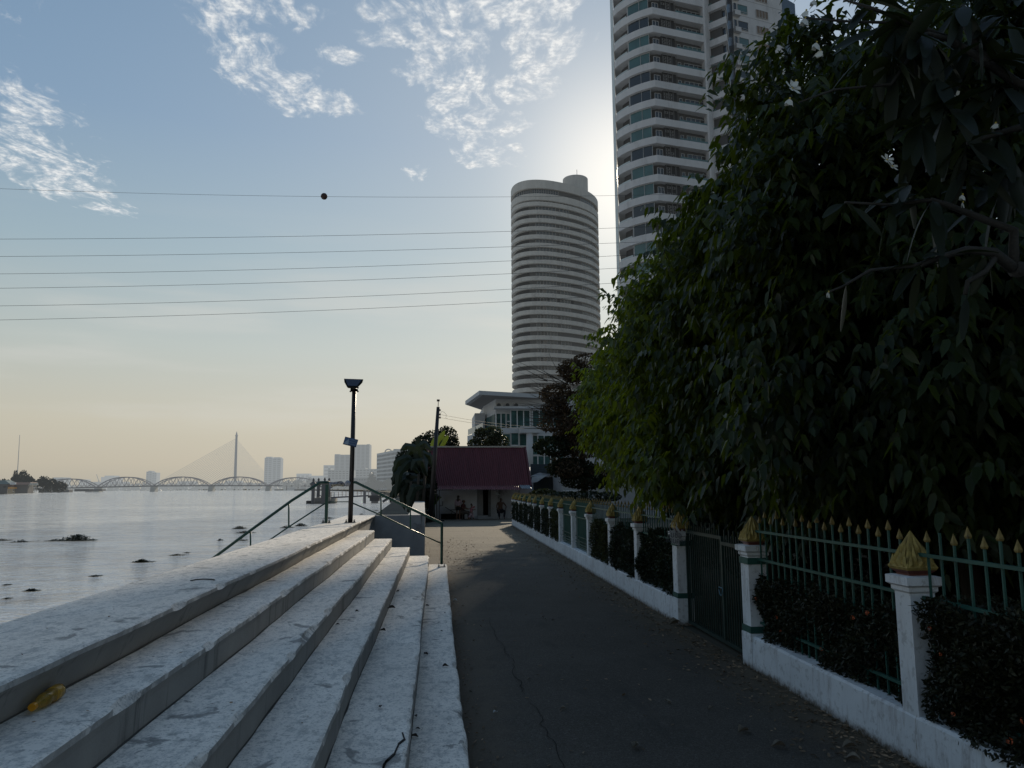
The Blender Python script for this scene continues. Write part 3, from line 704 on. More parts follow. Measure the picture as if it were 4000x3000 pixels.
for k in range(nfl+1):
    zb = zb0-k*FP
    mb = MB(); ring(mb, 0, zb-(1.62 if k else 2.6), zb); o = mb.build('balcony_band', M['rt_white'], rt)
    if 0 < k <= 24:
        z0, z1 = zb+.02, zb+1.66
        # near-black strip paints the shade of the left recess, then window groups
        rwin(rt, z0, z1, -.97, -.70, 'loggia_shade', 0, -.93)
        rwin(rt, z0+.1, z1-.2, -.55+.02*(k % 2), -.12, 'window', 6)
        if k % 7 != 3: rwin(rt, z0+.1, z1-.2, -.04, .13, 'window', 3)
        if k == 13: rwin(rt, z0, z1, -.97, .20, 'loggia_shade', 0, -.88)
        rwin(rt, z0+.1, z1-.2, .42+.1*((k*5) % 3 == 0), .90, 'window', 9)
    zr = zb
rwin(rt, ztop-5.3, ztop-3.7, -.98, -.66, 'window', 7, -.84); rwin(rt, ztop-5.3, ztop-3.7, -.62, -.06, 'window', 11, -.84); rwin(rt, ztop-5.3, ztop-3.7, .42, .93, 'window', 9, -.84)
dc = P(2246, 740, 303); zt_ = P(2243, 706, 303).z
mb = MB(); mb.lathe((dc.x, 302, ztop-9), [(5.2, 0), (5.2, zt_-ztop+9), (5.0, zt_-ztop+9.2)], 32); mb.build('rooftop_drum', M['rt_white'], rt)
mb = MB(); p = P(2182, 732, 295); mb.lathe((p.x, 295, ztop-.3), [(.1, 0), (.1, 1.4)], 6); mb.lathe((p.x, 295, ztop+.9), [(1.5, .9), (1.2, .3), (.2, 0)], 16, axis=(.5, -.6, .8)); mb.build('satellite_dish', M['rt_frame'], rt)
mb = MB(); p = P(2254, 700, 300); mb.tube([(p.x, 300, zt_), (p.x, 300, zt_+3.6)], .09, 6); mb.build('antenna', M['rt_dark'], rt)
# ------------------------------------------------------------------ big condominium tower
h_ = .022
def pt(u, Y, v=150): q = P(u, v, Y); return (q.x, Y)
ct = thing('apartment_tower', 'very tall white apartment tower with curved balconies and green glass rising above the leafy tree', 'tower', (45, 155, 0))
M['ct_white'] = mat('tower_white_render', (.56, .56, .57), .75, var=.06, scale=.4, haze=h_, bump=0, vs=(1, 1, .3), dirt=(.36, .36, .36))
M['ct_wall'] = hm((.05, .05, .052), h_); M['ct_soffit'] = hm((.12, .12, .12), h_); M['ct_dark'] = hm((.02, .021, .023), h_*.7)  # ct_wall darkened so the balcony recesses carry painted shade
M['ct_glass'] = hg((.03, .10, .10), h_); M['ct_glassd'] = hg((.012, .018, .026), h_*.7); M['ct_blue'] = hg((.010, .020, .035), h_*.6); M['ct_frame'] = hm((.45, .46, .47), h_)
M['ct_pale'] = mat('pale_glass_edge', (.20, .30, .33), .15, var=.1, haze=.22, hz=None, bump=0) if False else mat('pale_glass_edge', (.30, .38, .40), .5, var=.2, scale=.3, haze=.12, bump=0)
def arc(n=10):
    (x0, y0), (x1, y1) = pt(2398, 147.6), pt(2552, 140.); out = []
    dx, dy = x1-x0, y1-y0; L = math.hypot(dx, dy); nx, ny = dy/L, -dx/L
    for i in range(n+1):
        s = i/n; b = 4*s*(1-s)*1.0; out.append((x0+dx*s+nx*b, y0+dy*s+ny*b))
    return out
A_ = arc(); D_ = pt(2750, 142.7); N_ = pt(2758, 145.0); E_ = pt(2841, 141.6); E2 = pt(2846, 147.5)
OUT = A_+[D_, N_, E_, E2]
BACK = [(OUT[-1][0]+1, 176), (pt(2399, 174)[0]+.6, 174)]
def off(poly, d):
    out = []
    for i, p_ in enumerate(poly):
        a = poly[max(i-1, 0)]; b = poly[min(i+1, len(poly)-1)]; dx, dy = b[0]-a[0], b[1]-a[1]; L = math.hypot(dx, dy)
        out.append((p_[0]-dy/L*d, p_[1]+dx/L*d))
    return out
INN = off(A_, 1.7)+[(D_[0]-.6, D_[1]+1.5), (N_[0]-.3, N_[1]+.9), (N_[0]+.6, N_[1]+.5), (E_[0]-.35, E_[1]+1.5), (E2[0]-.3, E2[1])]
z27 = P(2551, 27, 140).z; FPc = (z27-P(2560, 457, 140).z)/6.; bh = FPc*.37
kmin = -int((112-z27)/FPc); kmax = int(z27/FPc)
MB().prism(INN+BACK, 0, 112).build('core', M['ct_wall'], ct)
def plan_lerp(u, Y0, Y1, u0, u1):
    s = (u-u0)/(u1-u0); return Y0+(Y1-Y0)*s
def onface(u0, u1, p0, p1, d):  # screen columns -> plan points on the face p0-p1, pushed inwards by d
    dx, dy = p1[0]-p0[0], p1[1]-p0[1]; L = math.hypot(dx, dy); nx, ny = -dy/L, dx/L
    res = []
    for u in (u0, u1):
        r_ = ray(u, 150); # intersect ray with line
        qx, qy = p0[0]+nx*d, p0[1]+ny*d
        den = r_.x*dy-r_.y*dx; t_ = (qx*dy-qy*dx)/den; res.append((r_.x*t_, r_.y*t_))
    return res
def vq(mb, a, b, z0, z1): return mb.quad((a[0], a[1], z0), (b[0], b[1], z0), (b[0], b[1], z1), (a[0], a[1], z1))
def vwin(par, a, b, z0, z1, g, cols=2, nm='window', fw=.07, transom=None):
    mb = MB(); vq(mb, a, b, z0, z1); o = mb.build(nm, g, par)
    if cols:
        mb = MB(); dx, dy = b[0]-a[0], b[1]-a[1]; L = math.hypot(dx, dy); ex = Vector((dx/L, dy/L, 0)); n_ = Vector((dy/L, -dx/L, 0))*.05
        for k in range(cols+1):
            q = Vector((a[0], a[1], 0))+ex*(L*k/cols)+n_; mb.obox((q.x, q.y, (z0+z1)/2), ex*fw/2, n_, (0, 0, (z1-z0)/2))
        for zz in [z0, z1]+([z0+(z1-z0)*transom] if transom else []):
            q = Vector((a[0], a[1], 0))+ex*(L/2)+n_*1.05; mb.obox((q.x, q.y, zz), ex*L/2, n_, (0, 0, fw/2))
        mb.build('frame', M['ct_frame'], o)
    return o
gcol = [M['ct_glass'], M['ct_glassd'], M['ct_glass'], M['ct_glass'], M['ct_glassd'], M['ct_glassd'], M['ct_glass']]
Cc = A_[-1]
for k in range(kmin, kmax+1):
    zt2 = z27-k*FPc
    if zt2 < 3: break
    MB().prism(OUT+BACK, zt2-bh, zt2).build('balcony_band', M['ct_white'], ct)
    if k < -1 or k > 18: continue
    z0, z1 = zt2+.01, zt2+FPc-bh-.01
    g = gcol[k % 7]
    # left curved part: open recess with slim glass balustrade, then flush glazing
    mb = MB(); q = off(A_, .12)
    for i in range(0, 4): vq(mb, q[i], q[i+1], z0, z0+.42)
    mb.build('balustrade', M['ct_pale'], ct)
    q = off(A_, .5)
    mb = MB()
    for i in range(4, 9): vq(mb, q[i], q[i+1], z0, z1)
    o = mb.build('glazing', g, ct); mb = MB()
    for i in (4, 7, 9): mb.obox((q[i][0]-.02, q[i][1]-.06, (z0+z1)/2), (.10 if i == 4 else .03, 0, 0), (0, .05, 0), (0, 0, (z1-z0)/2))
    for i in range(4, 9): mb.bar((q[i][0]-.02, q[i][1]-.06, z1-.05), (q[i+1][0]-.02, q[i+1][1]-.06, z1-.05), .08)
    mb.build('frame', M['ct_frame'], o)
    a, b = onface(2548, 2574, A_[-2], Cc, 1.0) if False else onface(2550, 2573, Cc, D_, 1.1); vwin(ct, a, b, z0, z0+1.75, M['ct_glassd'], 2)
    # screened cage of air conditioners
    a, b = onface(2585, 2640, Cc, D_, .35); mb = MB(); mb.cur = 0
    ex = Vector((b[0]-a[0], b[1]-a[1], 0)); L = ex.length; ex.normalize(); n_ = Vector((ex.y, -ex.x, 0))
    def cq(s0, s1, za, zb_, d): 
        p0 = Vector((a[0], a[1], 0))+ex*(L*s0)-n_*d; p1 = Vector((a[0], a[1], 0))+ex*(L*s1)-n_*d; vq(mb, p0, p1, za, zb_)
    cq(0, 1, z0, z1, .5); mb.cur = 1
    for s in (0, .34, .66, 1): cq(max(0, s-.018), min(1, s+.018), z0, z1, 0)
    cq(0, 1, z1-.1, z1, .01); cq(0, 1, z0, z0+.06, .01)
    for s in (.08, .40):
        for j in range(3):
            if rnd.random() < .85:
                cq(s, s+.24, z0+.12+j*.65, z0+.62+j*.65, .3); mb.cur = 2
                c_ = Vector((a[0], a[1], z0+.37+j*.65))+ex*(L*(s+.10))-n_*.27
                mb.poly([c_+ex*.19*math.cos(w)+Vector((0, 0, .19*math.sin(w))) for w in [i*math.pi/6 for i in range(12)]]); mb.cur = 1
    mb.build('conditioner_cage', [M['ct_dark'], hm((.16, .155, .15), h_), M['ct_dark']], ct)
    a, b = onface(2644, 2655, Cc, D_, 1.4); vwin(ct, a, b, z0, z0+1.7, M['ct_glassd'], 1)
    a, b = onface(2668, 2738, Cc, D_, 1.4); vwin(ct, a, b, z0, z0+1.75, g if k % 3 else M['ct_glassd'], 4)
    mb = MB(); a, b = onface(2642, 2748, Cc, D_, .12); vq(mb, a, b, z0, z0+.42)
    a, b = onface(2786, 2838, N_, E_, 1.1); vwin(ct, a, b, z0, z1-.25, M['ct_blue'], 2)
    a, b = onface(2762, 2786, N_, E_, .12); vq(mb, a, b, z0, z0+.45); mb.build('balustrade', M['ct_glass'], ct)
    if k == 6:
        for s in range(9):
            pass
# white fin between the two balcony stacks
MB().prism([D_, (D_[0]+.3, D_[1]-.05), (N_[0]+.9, N_[1]-.1), (N_[0]+.9, N_[1]+1.2), (D_[0]-.2, D_[1]+1.4)], 0, 111.9).build('fin_wall', M['ct_white'], ct)
# dark glass strip and rear wing
W1 = pt(2866, 150.2); W2 = pt(3061, 154.); G2 = pt(3113, 157.)
MB().prism([(E2[0]-.4, E2[1]+.3), (W1[0]+.3, W1[1]+.35), (W1[0]+.3, 170), (E2[0]-.4, 170)], 0, 112.6).build('glass_strip', M['ct_blue'], ct)
MB().prism([W1, W2, (W2[0], 176), (W1[0], 176)], 0, 112.3).build('rear_wing', M['ct_white'], ct)
MB().prism([(W2[0]+.01, W2[1]+.3), G2, (G2[0], 175), (W2[0]+.01, 175)], 0, 112.1).build('glass_corner', M['ct_blue'], ct)
dW = Vector((W2[0]-W1[0], W2[1]-W1[1], 0)).normalized(); nW = Vector((dW.y, -dW.x, 0))
def fw_(u0, u1, d): return onface(u0, u1, W1, W2, d)
zW = P(2905, 92, 150).z; 
M['ct_brown'] = hm((.17, .125, .095), h_)
for k in range(-2, 12):
    z0 = zW-k*FPc*1.0
    a, b = fw_(2886, 2924, -.06); vwin(ct, a, b, z0-1.0, z0+1.0, M['ct_glass'] if k % 3 else M['ct_glassd'], 1, transom=.2)
    a, b = fw_(2870, 2881, -.06); vwin(ct, a, b, z0-1.0, z0+1.0, M['ct_glassd'], 1, transom=.2)
    a, b = fw_(2958, 3004, -.06); o = vwin(ct, a, b, z0-.9, z0+.9, M['ct_brown'], 4, 'shuttered_window')
    mb = MB(); a, b = fw_(2867, 3061, -.02)
    vq(mb, a, b, z0-1.55, z0-1.50); mb.build('floor_joint', M['ct_wall'], ct)
    mb = MB(); a, b = fw_(2866, 2884, 0); n_ = nW
    mb.prism([(a[0], a[1]), (a[0]+n_.x*.9, a[1]+n_.y*.9), (b[0]+n_.x*.9+.2, b[1]+n_.y*.9), (b[0]+.5, b[1])], z0-2.15, z0-1.1); mb.build('bay_sill', M['ct_white'], ct)
# pale glass edge at the far left
Lp = A_[0]; g0 = pt(2386, 152.)
for k in range(kmin, kmax+1):
    zt2 = z27-k*FPc
    if zt2 < 4: break
    MB().prism([(Lp[0]-.02, Lp[1]+.25), (g0[0], g0[1]), (pt(2391, 172.)[0], 172.), (pt(2399, 172)[0], 172)], zt2-FPc*.97, zt2).build('side_glazing', M['ct_pale'], ct)
# ------------------------------------------------------------------ modern glass house
mh = thing('modern_house', 'modern white house of glass walls under a flat oversailing roof behind the red roofed shack', 'house', (12, 95, 0))
h_ = .03
M['mh_w'] = mat('house_white_render', (.40, .425, .45), .6, var=.08, scale=.5, haze=h_, bump=0); M['mh_g'] = mat('teal_window_glass', (.035, .095, .095), .3, var=.6, scale=.8, bump=0, spec=.15); M['mh_f'] = hm((.50, .53, .55), h_); M['mh_s'] = hm((.15, .15, .16), h_)
Cn = P(1872, 1526, 85); T_ = P(1818, 1566, 95); zr = 12.75
roofp = [(Cn.x, 85), (24, 93), (24, 110), (T_.x+3, 104), (T_.x, 95.5)]
MB().prism(roofp, zr-.45, zr).build('roof', [M['mh_w']], mh)
MB().prism([(a+(.5 if i else .35), b+.5) for i, (a, b) in enumerate(roofp)], zr-.50, zr-.452).build('soffit', M['mh_s'], mh)
YF = 89.
def box_px(u0, v0, u1, v1, Y, dep, nm, m):
    a = P(u0, v1, Y); b = P(u1, v0, Y); return MB().box(a.x, b.x, Y, Y+dep, a.z, b.z).build(nm, m, mh)
xa = P(1936, 1600, YF).x; xb = P(1889, 1600, 97).x
MB().prism([(xa, YF), (24, YF), (24, 108), (xb, 108), (xb, 97)], 0, zr-.5).build('body', M['mh_w'], mh)
box_px(1855, 1614, 1894, 1790, 94.6, 8, 'side_block', M['mh_w'])
def pane(u0, v0, u1, v1, Y, cols=1, rows=1, m=None):
    a = P(u0, v1, Y); b = P(u1, v0, Y)
    o = MB().box(a.x, b.x, Y-.03, Y-.01, a.z, b.z).build('window', m or M['mh_g'], mh)
    mb = MB(); w = .06
    for i in range(cols+1): x = a.x+(b.x-a.x)*i/cols; mb.box(x-w, x+w, Y-.10, Y-.035, a.z, b.z)
    for i in range(rows+1): z_ = a.z+(b.z-a.z)*i/rows; mb.box(a.x, b.x, Y-.09, Y-.037, z_-w, z_+w)
    mb.build('frame', M['mh_f'], o); return o
pane(1938, 1614, 1976, 1682, YF, 2, 1); pane(1978, 1615, 1993, 1678, YF, 1, 2); pane(1995, 1602, 2070, 1672, YF-.5, 3, 1)
MB().box(xa-.3, P(2080, 1600, YF).x, YF-1.6, YF+.02, P(1936, 1600, YF).z, P(1936, 1592, YF).z).build('balcony_slab', M['mh_w'], mh)
pane(2080, 1603, 2240, 1668, YF, 6, 1)
# windows on the left face
dl = Vector((xa-xb, YF-97, 0)); 
for s0, s1 in ((.03, .30), (.33, .62), (.66, .95)):
    mb = MB(); a_ = Vector((xb, 97, 0))+dl*s0; b_ = Vector((xb, 97, 0))+dl*s1; nn = Vector((-.05, -.01, 0))
    z0, z1 = P(1920, 1690, 92).z, P(1920, 1626, 92).z
    mb.extr([a_+nn+Vector((0, 0, z0)), b_+nn+Vector((0, 0, z0)), b_+nn+Vector((0, 0, z1)), a_+nn+Vector((0, 0, z1))], (-.03, 0, 0)); mb.build('window', M['mh_g'], mh)
for k in range(3):
    a = P(1939+k*34, 1593, YF-1.2); x = a.x; z_ = a.z
    o = MB().box(x, x+.78, YF-1.2, YF-.8, z_, z_+.58).build('air_conditioner', hm((.30, .29, .27), h_), mh)
    MB().lathe((x+.28, YF-1.205, z_+.29), [(.24, 0), (.24, .02), (.04, .025)], 16, axis=(0, -1, 0)).build('fan_grille', M['ct_dark'], o)
box_px(1962, 1672, 2075, 1692, YF-2.2, 3, 'upper_terrace_slab', M['mh_w'])
pane(1963, 1694, 1994, 1748, YF-2, 1, 1); pane(1996, 1685, 2026, 1795, YF-2, 1, 2); pane(2029, 1690, 2061, 1795, YF-2, 1, 2)
MB().tube([P(2069, 1860, YF-4), P(2069, 1672, YF-4)], .38, 16).build('column', M['mh_w'], mh, True)
box_px(2035, 1665, 2110, 1690, YF-4.5, 5, 'canopy_beam', M['mh_w'])
pane(2076, 1700, 2200, 1778, YF-2, 5, 1); pane(2076, 1780, 2200, 1816, YF-2, 5, 1)
mb = MB(); a = P(1827, 1678, 97); b = P(1886, 1652, 90)
for (u0, va, vb, Ya), (u1, vc, vd, Yb) in [((1828, 1678, 1700, 97), (1855, 1666, 1690, 94)), ((1857, 1665, 1690, 94), (1886, 1652, 1680, 91))]:
    mb.quad(P(u0, vb, Ya), P(u1, vd, Yb), P(u1, vc, Yb), P(u0, va, Ya))
mb.build('glass_balustrade', hg((.25, .32, .32), .1), mh)
MB().prism([(P(1826, 1700, 97).x, 97.2), (P(1888, 1690, 91).x, 90.6), (10, 96), (8, 104)], P(1826, 1702, 97).z-3, P(1826, 1702, 97).z).build('terrace', M['mh_w'], mh)
# curtains glimpsed behind the lower glass
mb = MB()
for k in range(40):
    x = P(2078+k*3, 1740, YF).x; mb.box(x, x+.05, YF-1.97, YF-1.95, P(2078, 1814, YF).z, P(2078, 1704, YF).z)
# ------------------------------------------------------------------ red roofed shack
sh_ = thing('red_roof_house', 'low white house with a steep maroon corrugated metal roof at the path end', 'house', (2.8, 53, 0))
m, t, pos, out = newmat('maroon_roof_sheet'); M['maroon'] = m
c = t.ramp(t.noise(t.mapping(pos, (3, .4, .4)), 1.5, 6, .65), [(.3, (.10, .028, .032)), (.7, (.16, .044, .050))])
finish(t, out, bsdf(t, c, .5, bump=t.noise(pos, 6, 3), bs=.05, bd=.01, spec=.3))
e0, e1, r0, r1 = P(1694, 1900, 50), P(2074, 1897, 50.2), P(1664, 1747, 52.8), P(2051, 1747, 52.8)
mb = MB(); n = 46; vs = []
for i in range(n*4+1):
    s = i/(n*4); q = (i % 4)/4; hh = (.06 if 0 < q < .5 else 0)
    a = e0+(e1-e0)*s; b = r0+(r1-r0)*s; nrm_ = (r0-e0).cross(e1-e0).normalized()
    if nrm_.y > 0: nrm_ = -nrm_
    vs += [a+nrm_*hh, b+nrm_*hh]
mb.add(vs, [(2*i, 2*i+2, 2*i+3, 2*i+1) for i in range(n*4)]); mb.build('roof', M['maroon'], sh_)
back = Vector((0, 2.9, -2.65)); mb = MB(); mb.quad(r0, r1, r1+back, r0+back); mb.build('rear_roof', M['maroon'], sh_)
MB().bar(r0+Vector((-.1, 0, .03)), r1+Vector((.05, 0, .03)), .18, .10).build('ridge_cap', hm((.42, .38, .33), 0.), sh_)
mb = MB(); 
for a, b in ((e0, r0), (e1, r1)): mb.bar(a+Vector((0, -.03, -.03)), b+Vector((0, -.03, -.03)), .12, .16)
mb.build('barge_board', hm((.10, .03, .035), 0.), sh_)
# lower awning strip of corrugated sheet
a0, a1, b0, b1 = P(1694, 1898, 50.05), P(2028, 1898, 50.1), P(1700, 1911, 49.2), P(2030, 1913, 49.2)
mb = MB(); vs = []; n = 200
for i in range(n+1):
    s = i/n; hh = .03*math.sin(s*math.pi*2*42); vs += [a0+(a1-a0)*s+Vector((0, 0, hh)), b0+(b1-b0)*s+Vector((0, 0, hh))]
mb.add(vs, [(2*i, 2*i+1, 2*i+3, 2*i+2) for i in range(n)]); mb.build('awning', mat('faded_red_sheet', (.17, .055, .06), .5, var=.2), sh_)
mb = MB(); c0_, c1_, d0_, d1_ = P(2030, 1895, 50.1), P(2070, 1896, 50.1), P(2036, 1908, 49.5), P(2081, 1908, 49.5)
vs = []
for i in range(41):
    s = i/40; hh = .03*math.sin(s*math.pi*10); vs += [c0_+(c1_-c0_)*s+Vector((0, 0, hh)), d0_+(d1_-d0_)*s+Vector((0, 0, hh))]
mb.add(vs, [(2*i, 2*i+1, 2*i+3, 2*i+2) for i in range(40)]); mb.build('grey_awning', mat('zinc_sheet', (.26, .30, .33), .4, metal=.3), sh_)
YW = 51.7
def wx(u, v=1980): return P(u, v, YW).x
M['wallw'] = mat('shack_wall', (.60, .62, .65), .85, var=.1, scale=1., dirt=(.18, .18, .17)); M['wallg'] = mat('shack_wall_grey', (.36, .37, .38), .85, var=.1, dirt=(.10, .10, .095))
zt3 = 2.35
MB().box(wx(1700), wx(1864), YW, YW+3.2, 0, zt3).build('wall', M['wallw'], sh_)
MB().box(wx(1864)+.003, wx(1889), YW+.5, YW+3, 0, zt3-.01).build('recess_wall', M['wallg'], sh_)
MB().box(wx(1918), wx(2085), YW+.1, YW+3.2, 0, zt3-.005).build('wall', M['wallg'], sh_)
MB().box(wx(1885), wx(1922), YW+1.2, YW+3, 0, zt3).build('dark_doorway', M['dark'], sh_)
MB().box(wx(1908), wx(1918)-.003, YW+.15, YW+.22, .1, zt3-.05).build('door', mat('grey_shutter_door', (.14, .15, .155), .6), sh_)
MB().box(wx(1863), wx(1905), YW-.45, YW+.5, 0, .22).build('door_step', M['conc2'], sh_)
MB().box(wx(1905), wx(2050), YW-.25, YW+.12, 0, .13).build('plinth', M['wallg'], sh_)
mb = MB()
for v in (1933, 1938): 
    z_ = P(1780, v, YW).z; mb.box(wx(1722), wx(1843), YW-.04, YW-.002, z_-.03, z_+.03)
mb.build('wall_moulding', M['wallw'], sh_)
mb = MB()
for v in (1933, 1938):
    z_ = P(1780, v, YW).z; mb.box(wx(1925), wx(2010), YW+.06, YW+.098, z_-.03, z_+.03)
mb.build('wall_moulding', M['wallg'], sh_)
o = MB().box(wx(1723), wx(1735), YW-.16, YW-.003, P(1723, 1958, YW).z, P(1723, 1939, YW).z).build('meter_box', M['wallw'], sh_)
MB().tube([(wx(1729), YW-.08, P(1723, 1958, YW).z), (wx(1729), YW-.08, P(1729, 1975, YW).z), (wx(1718), YW-.08, P(1729, 1976, YW).z)], .025, 6).build('conduit', hm((.08, .08, .08), 0.), o)
# gable and low dark skirting
mb = MB(); mb.poly([(e0.x+.25, 51.8, 2.2), (r0.x+.25, 53, 4.7), (e0.x+.0, 56, 2.2)]); mb.build('gable', M['wallw'], sh_)
hl = thing('hanging_lamp', 'white tin pendant lamp shade hanging under the eave beside the doorway', 'lamp', P(1941, 1925, 50.6))
c_ = P(1941, 1931, 50.6); MB().lathe(c_, [(.16, -.01), (.155, 0), (.05, .07), (.02, .12)], 18).build('lamp_shade', hm((.50, .55, .52), 0.), hl); MB().tube([c_+Vector((0, 0, .12)), c_+Vector((-.03, .05, .45))], .01, 5).build('cord', M['dark'], hl)
# ------------------------------------------------------------------ rusty sheds on the right
sd2 = thing('tin_shed', 'old tin roofed shed with bluish board walls right of the maroon roof', 'shed', (8.3, 56, 0))
M['tin'] = mat('rusty_tin', (.26, .25, .24), .6, var=.4, scale=2., dirt=(.12, .075, .05)); M['bluewall'] = mat('blue_boards', (.035, .05, .06), .8, var=.3, vs=(1, 1, 6))
def sheet(pts, nm, m, par, th=.06): 
    mb = MB(); mb.extr(pts, (0, 0, -th)); return mb.build(nm, m, par)
MB().box(P(2078, 1900, 56).x, P(2320, 1900, 56).x, 56, 60, 0, 2.9).build('wall', M['bluewall'], sd2)
sheet([P(2062, 1843, 57), P(2120, 1818, 57), P(2190, 1822, 58), P(2260, 1835, 60), P(2100, 1815, 62), P(2064, 1826, 60)], 'upper_roof', hm((.42, .43, .44), .0), sd2, .12)
sheet([P(2072, 1860, 54), P(2100, 1848, 55), P(2185, 1828, 57), P(2215, 1850, 56), P(2140, 1862, 54)], 'roof', M['tin'], sd2)
sheet([P(2074, 1886, 52.5), P(2078, 1864, 53.5), P(2140, 1855, 54), P(2118, 1868, 53), P(2098, 1882, 52.5)], 'broken_sheet', hm((.30, .29, .27), 0.), sd2, .03)
MB().box(P(2076, 1900, 55).x, P(2200, 1900, 55).x, 55.2, 55.6, 2.4, 3.7).build('gable_wall', M['bluewall'], sd2)
ls = thing('low_building', 'long pale grey low building glimpsed under the trees behind the fence', 'building', (12, 50, 0))
MB().box(P(2196, 1900, 50).x, 26, 50, 54, 0, 3.0).build('wall', M['wallg'], ls)
MB().box(P(2190, 1900, 50).x, 26.4, 49.2, 54.5, 3.0, 3.15).build('roof', M['tin'], ls)
MB().box(P(2200, 1900, 49.9).x, P(2275, 1900, 49.9).x, 49.9, 49.98, 1.75, 1.85).build('ledge', M['wallw'], ls)
# ------------------------------------------------------------------ far bank buildings
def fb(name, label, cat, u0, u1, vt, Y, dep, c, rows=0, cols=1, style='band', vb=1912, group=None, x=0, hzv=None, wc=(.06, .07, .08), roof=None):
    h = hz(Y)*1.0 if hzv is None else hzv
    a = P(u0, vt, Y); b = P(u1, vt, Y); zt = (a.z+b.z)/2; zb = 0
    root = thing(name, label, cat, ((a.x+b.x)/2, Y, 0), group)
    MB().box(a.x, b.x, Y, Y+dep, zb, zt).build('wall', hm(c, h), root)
    if rows:
        H_ = zt-P(u0, vb, Y).z; me = None; cnt = 0; rest = MB()
        for r_ in range(rows):
            z1 = zt-H_*(r_+.35)/rows; z0 = zt-H_*(r_+.8)/rows
            for k in range(cols):
                xa = a.x+(b.x-a.x)*(k+.18)/cols; xb = a.x+(b.x-a.x)*(k+.82)/cols
                if style == 'grid': xa = a.x+(b.x-a.x)*(k+.25)/cols; xb = a.x+(b.x-a.x)*(k+.72)/cols
                cnt += 1
                if me is None: me = shared(MB().box(0, xb-xa, 0, .06, 0, z1-z0), 'window', hm(wc, h*.9))
                if cnt <= 100: inst('window', me, (xa, Y-.07, z0), root)
                else: rest.box(xa, xb, Y-.07, Y-.01, z0, z1)
        if rest.v: rest.build('window', hm(wc, h*.9), root, kind='stuff')
    if roof:
        for (s0, s1, dv) in roof: MB().box(a.x+(b.x-a.x)*s0, a.x+(b.x-a.x)*s1, Y+1, Y+dep-1, zt, P(u0, vt-dv, Y).z).build('roof_block', hm(c, h), root)
    return root
W1c = (.40, .42, .44)
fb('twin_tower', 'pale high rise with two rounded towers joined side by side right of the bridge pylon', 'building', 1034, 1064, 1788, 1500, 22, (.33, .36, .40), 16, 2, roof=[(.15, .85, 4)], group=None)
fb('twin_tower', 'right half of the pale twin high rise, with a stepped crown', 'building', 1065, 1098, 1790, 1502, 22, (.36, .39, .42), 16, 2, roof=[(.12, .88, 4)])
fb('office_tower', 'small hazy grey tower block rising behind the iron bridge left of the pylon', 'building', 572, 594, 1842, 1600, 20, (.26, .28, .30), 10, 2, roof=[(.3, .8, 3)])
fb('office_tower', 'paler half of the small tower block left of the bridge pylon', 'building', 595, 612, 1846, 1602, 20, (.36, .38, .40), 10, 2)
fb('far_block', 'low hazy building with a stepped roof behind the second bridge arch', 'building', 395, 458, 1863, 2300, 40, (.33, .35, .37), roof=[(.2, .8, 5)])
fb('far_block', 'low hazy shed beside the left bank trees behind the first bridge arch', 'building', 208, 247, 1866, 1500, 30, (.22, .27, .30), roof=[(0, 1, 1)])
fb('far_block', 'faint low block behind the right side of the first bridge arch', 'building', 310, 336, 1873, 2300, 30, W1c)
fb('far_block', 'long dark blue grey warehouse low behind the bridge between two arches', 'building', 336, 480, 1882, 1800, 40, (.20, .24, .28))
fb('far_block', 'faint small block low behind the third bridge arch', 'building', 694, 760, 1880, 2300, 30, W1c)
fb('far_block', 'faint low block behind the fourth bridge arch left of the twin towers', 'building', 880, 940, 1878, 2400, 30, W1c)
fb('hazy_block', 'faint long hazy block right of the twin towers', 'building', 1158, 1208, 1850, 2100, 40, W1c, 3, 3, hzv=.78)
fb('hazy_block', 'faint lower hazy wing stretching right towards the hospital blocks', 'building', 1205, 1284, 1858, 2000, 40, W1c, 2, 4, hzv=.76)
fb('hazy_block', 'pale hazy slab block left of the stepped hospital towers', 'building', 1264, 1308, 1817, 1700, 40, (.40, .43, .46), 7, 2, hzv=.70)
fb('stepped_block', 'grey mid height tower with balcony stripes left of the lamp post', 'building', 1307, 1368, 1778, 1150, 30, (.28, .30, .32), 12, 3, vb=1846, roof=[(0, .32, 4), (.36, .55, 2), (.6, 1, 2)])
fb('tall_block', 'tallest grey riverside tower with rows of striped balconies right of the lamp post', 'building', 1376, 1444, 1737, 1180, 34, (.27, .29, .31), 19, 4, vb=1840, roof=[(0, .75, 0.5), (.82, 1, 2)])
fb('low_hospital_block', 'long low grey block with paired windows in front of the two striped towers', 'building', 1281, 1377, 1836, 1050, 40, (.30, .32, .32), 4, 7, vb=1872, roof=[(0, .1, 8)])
fb('low_hospital_block', 'low grey wing with paired windows right of the lamp post', 'building', 1390, 1472, 1832, 1040, 40, (.30, .32, .32), 4, 6, vb=1872, roof=[(.1, .45, 5)])
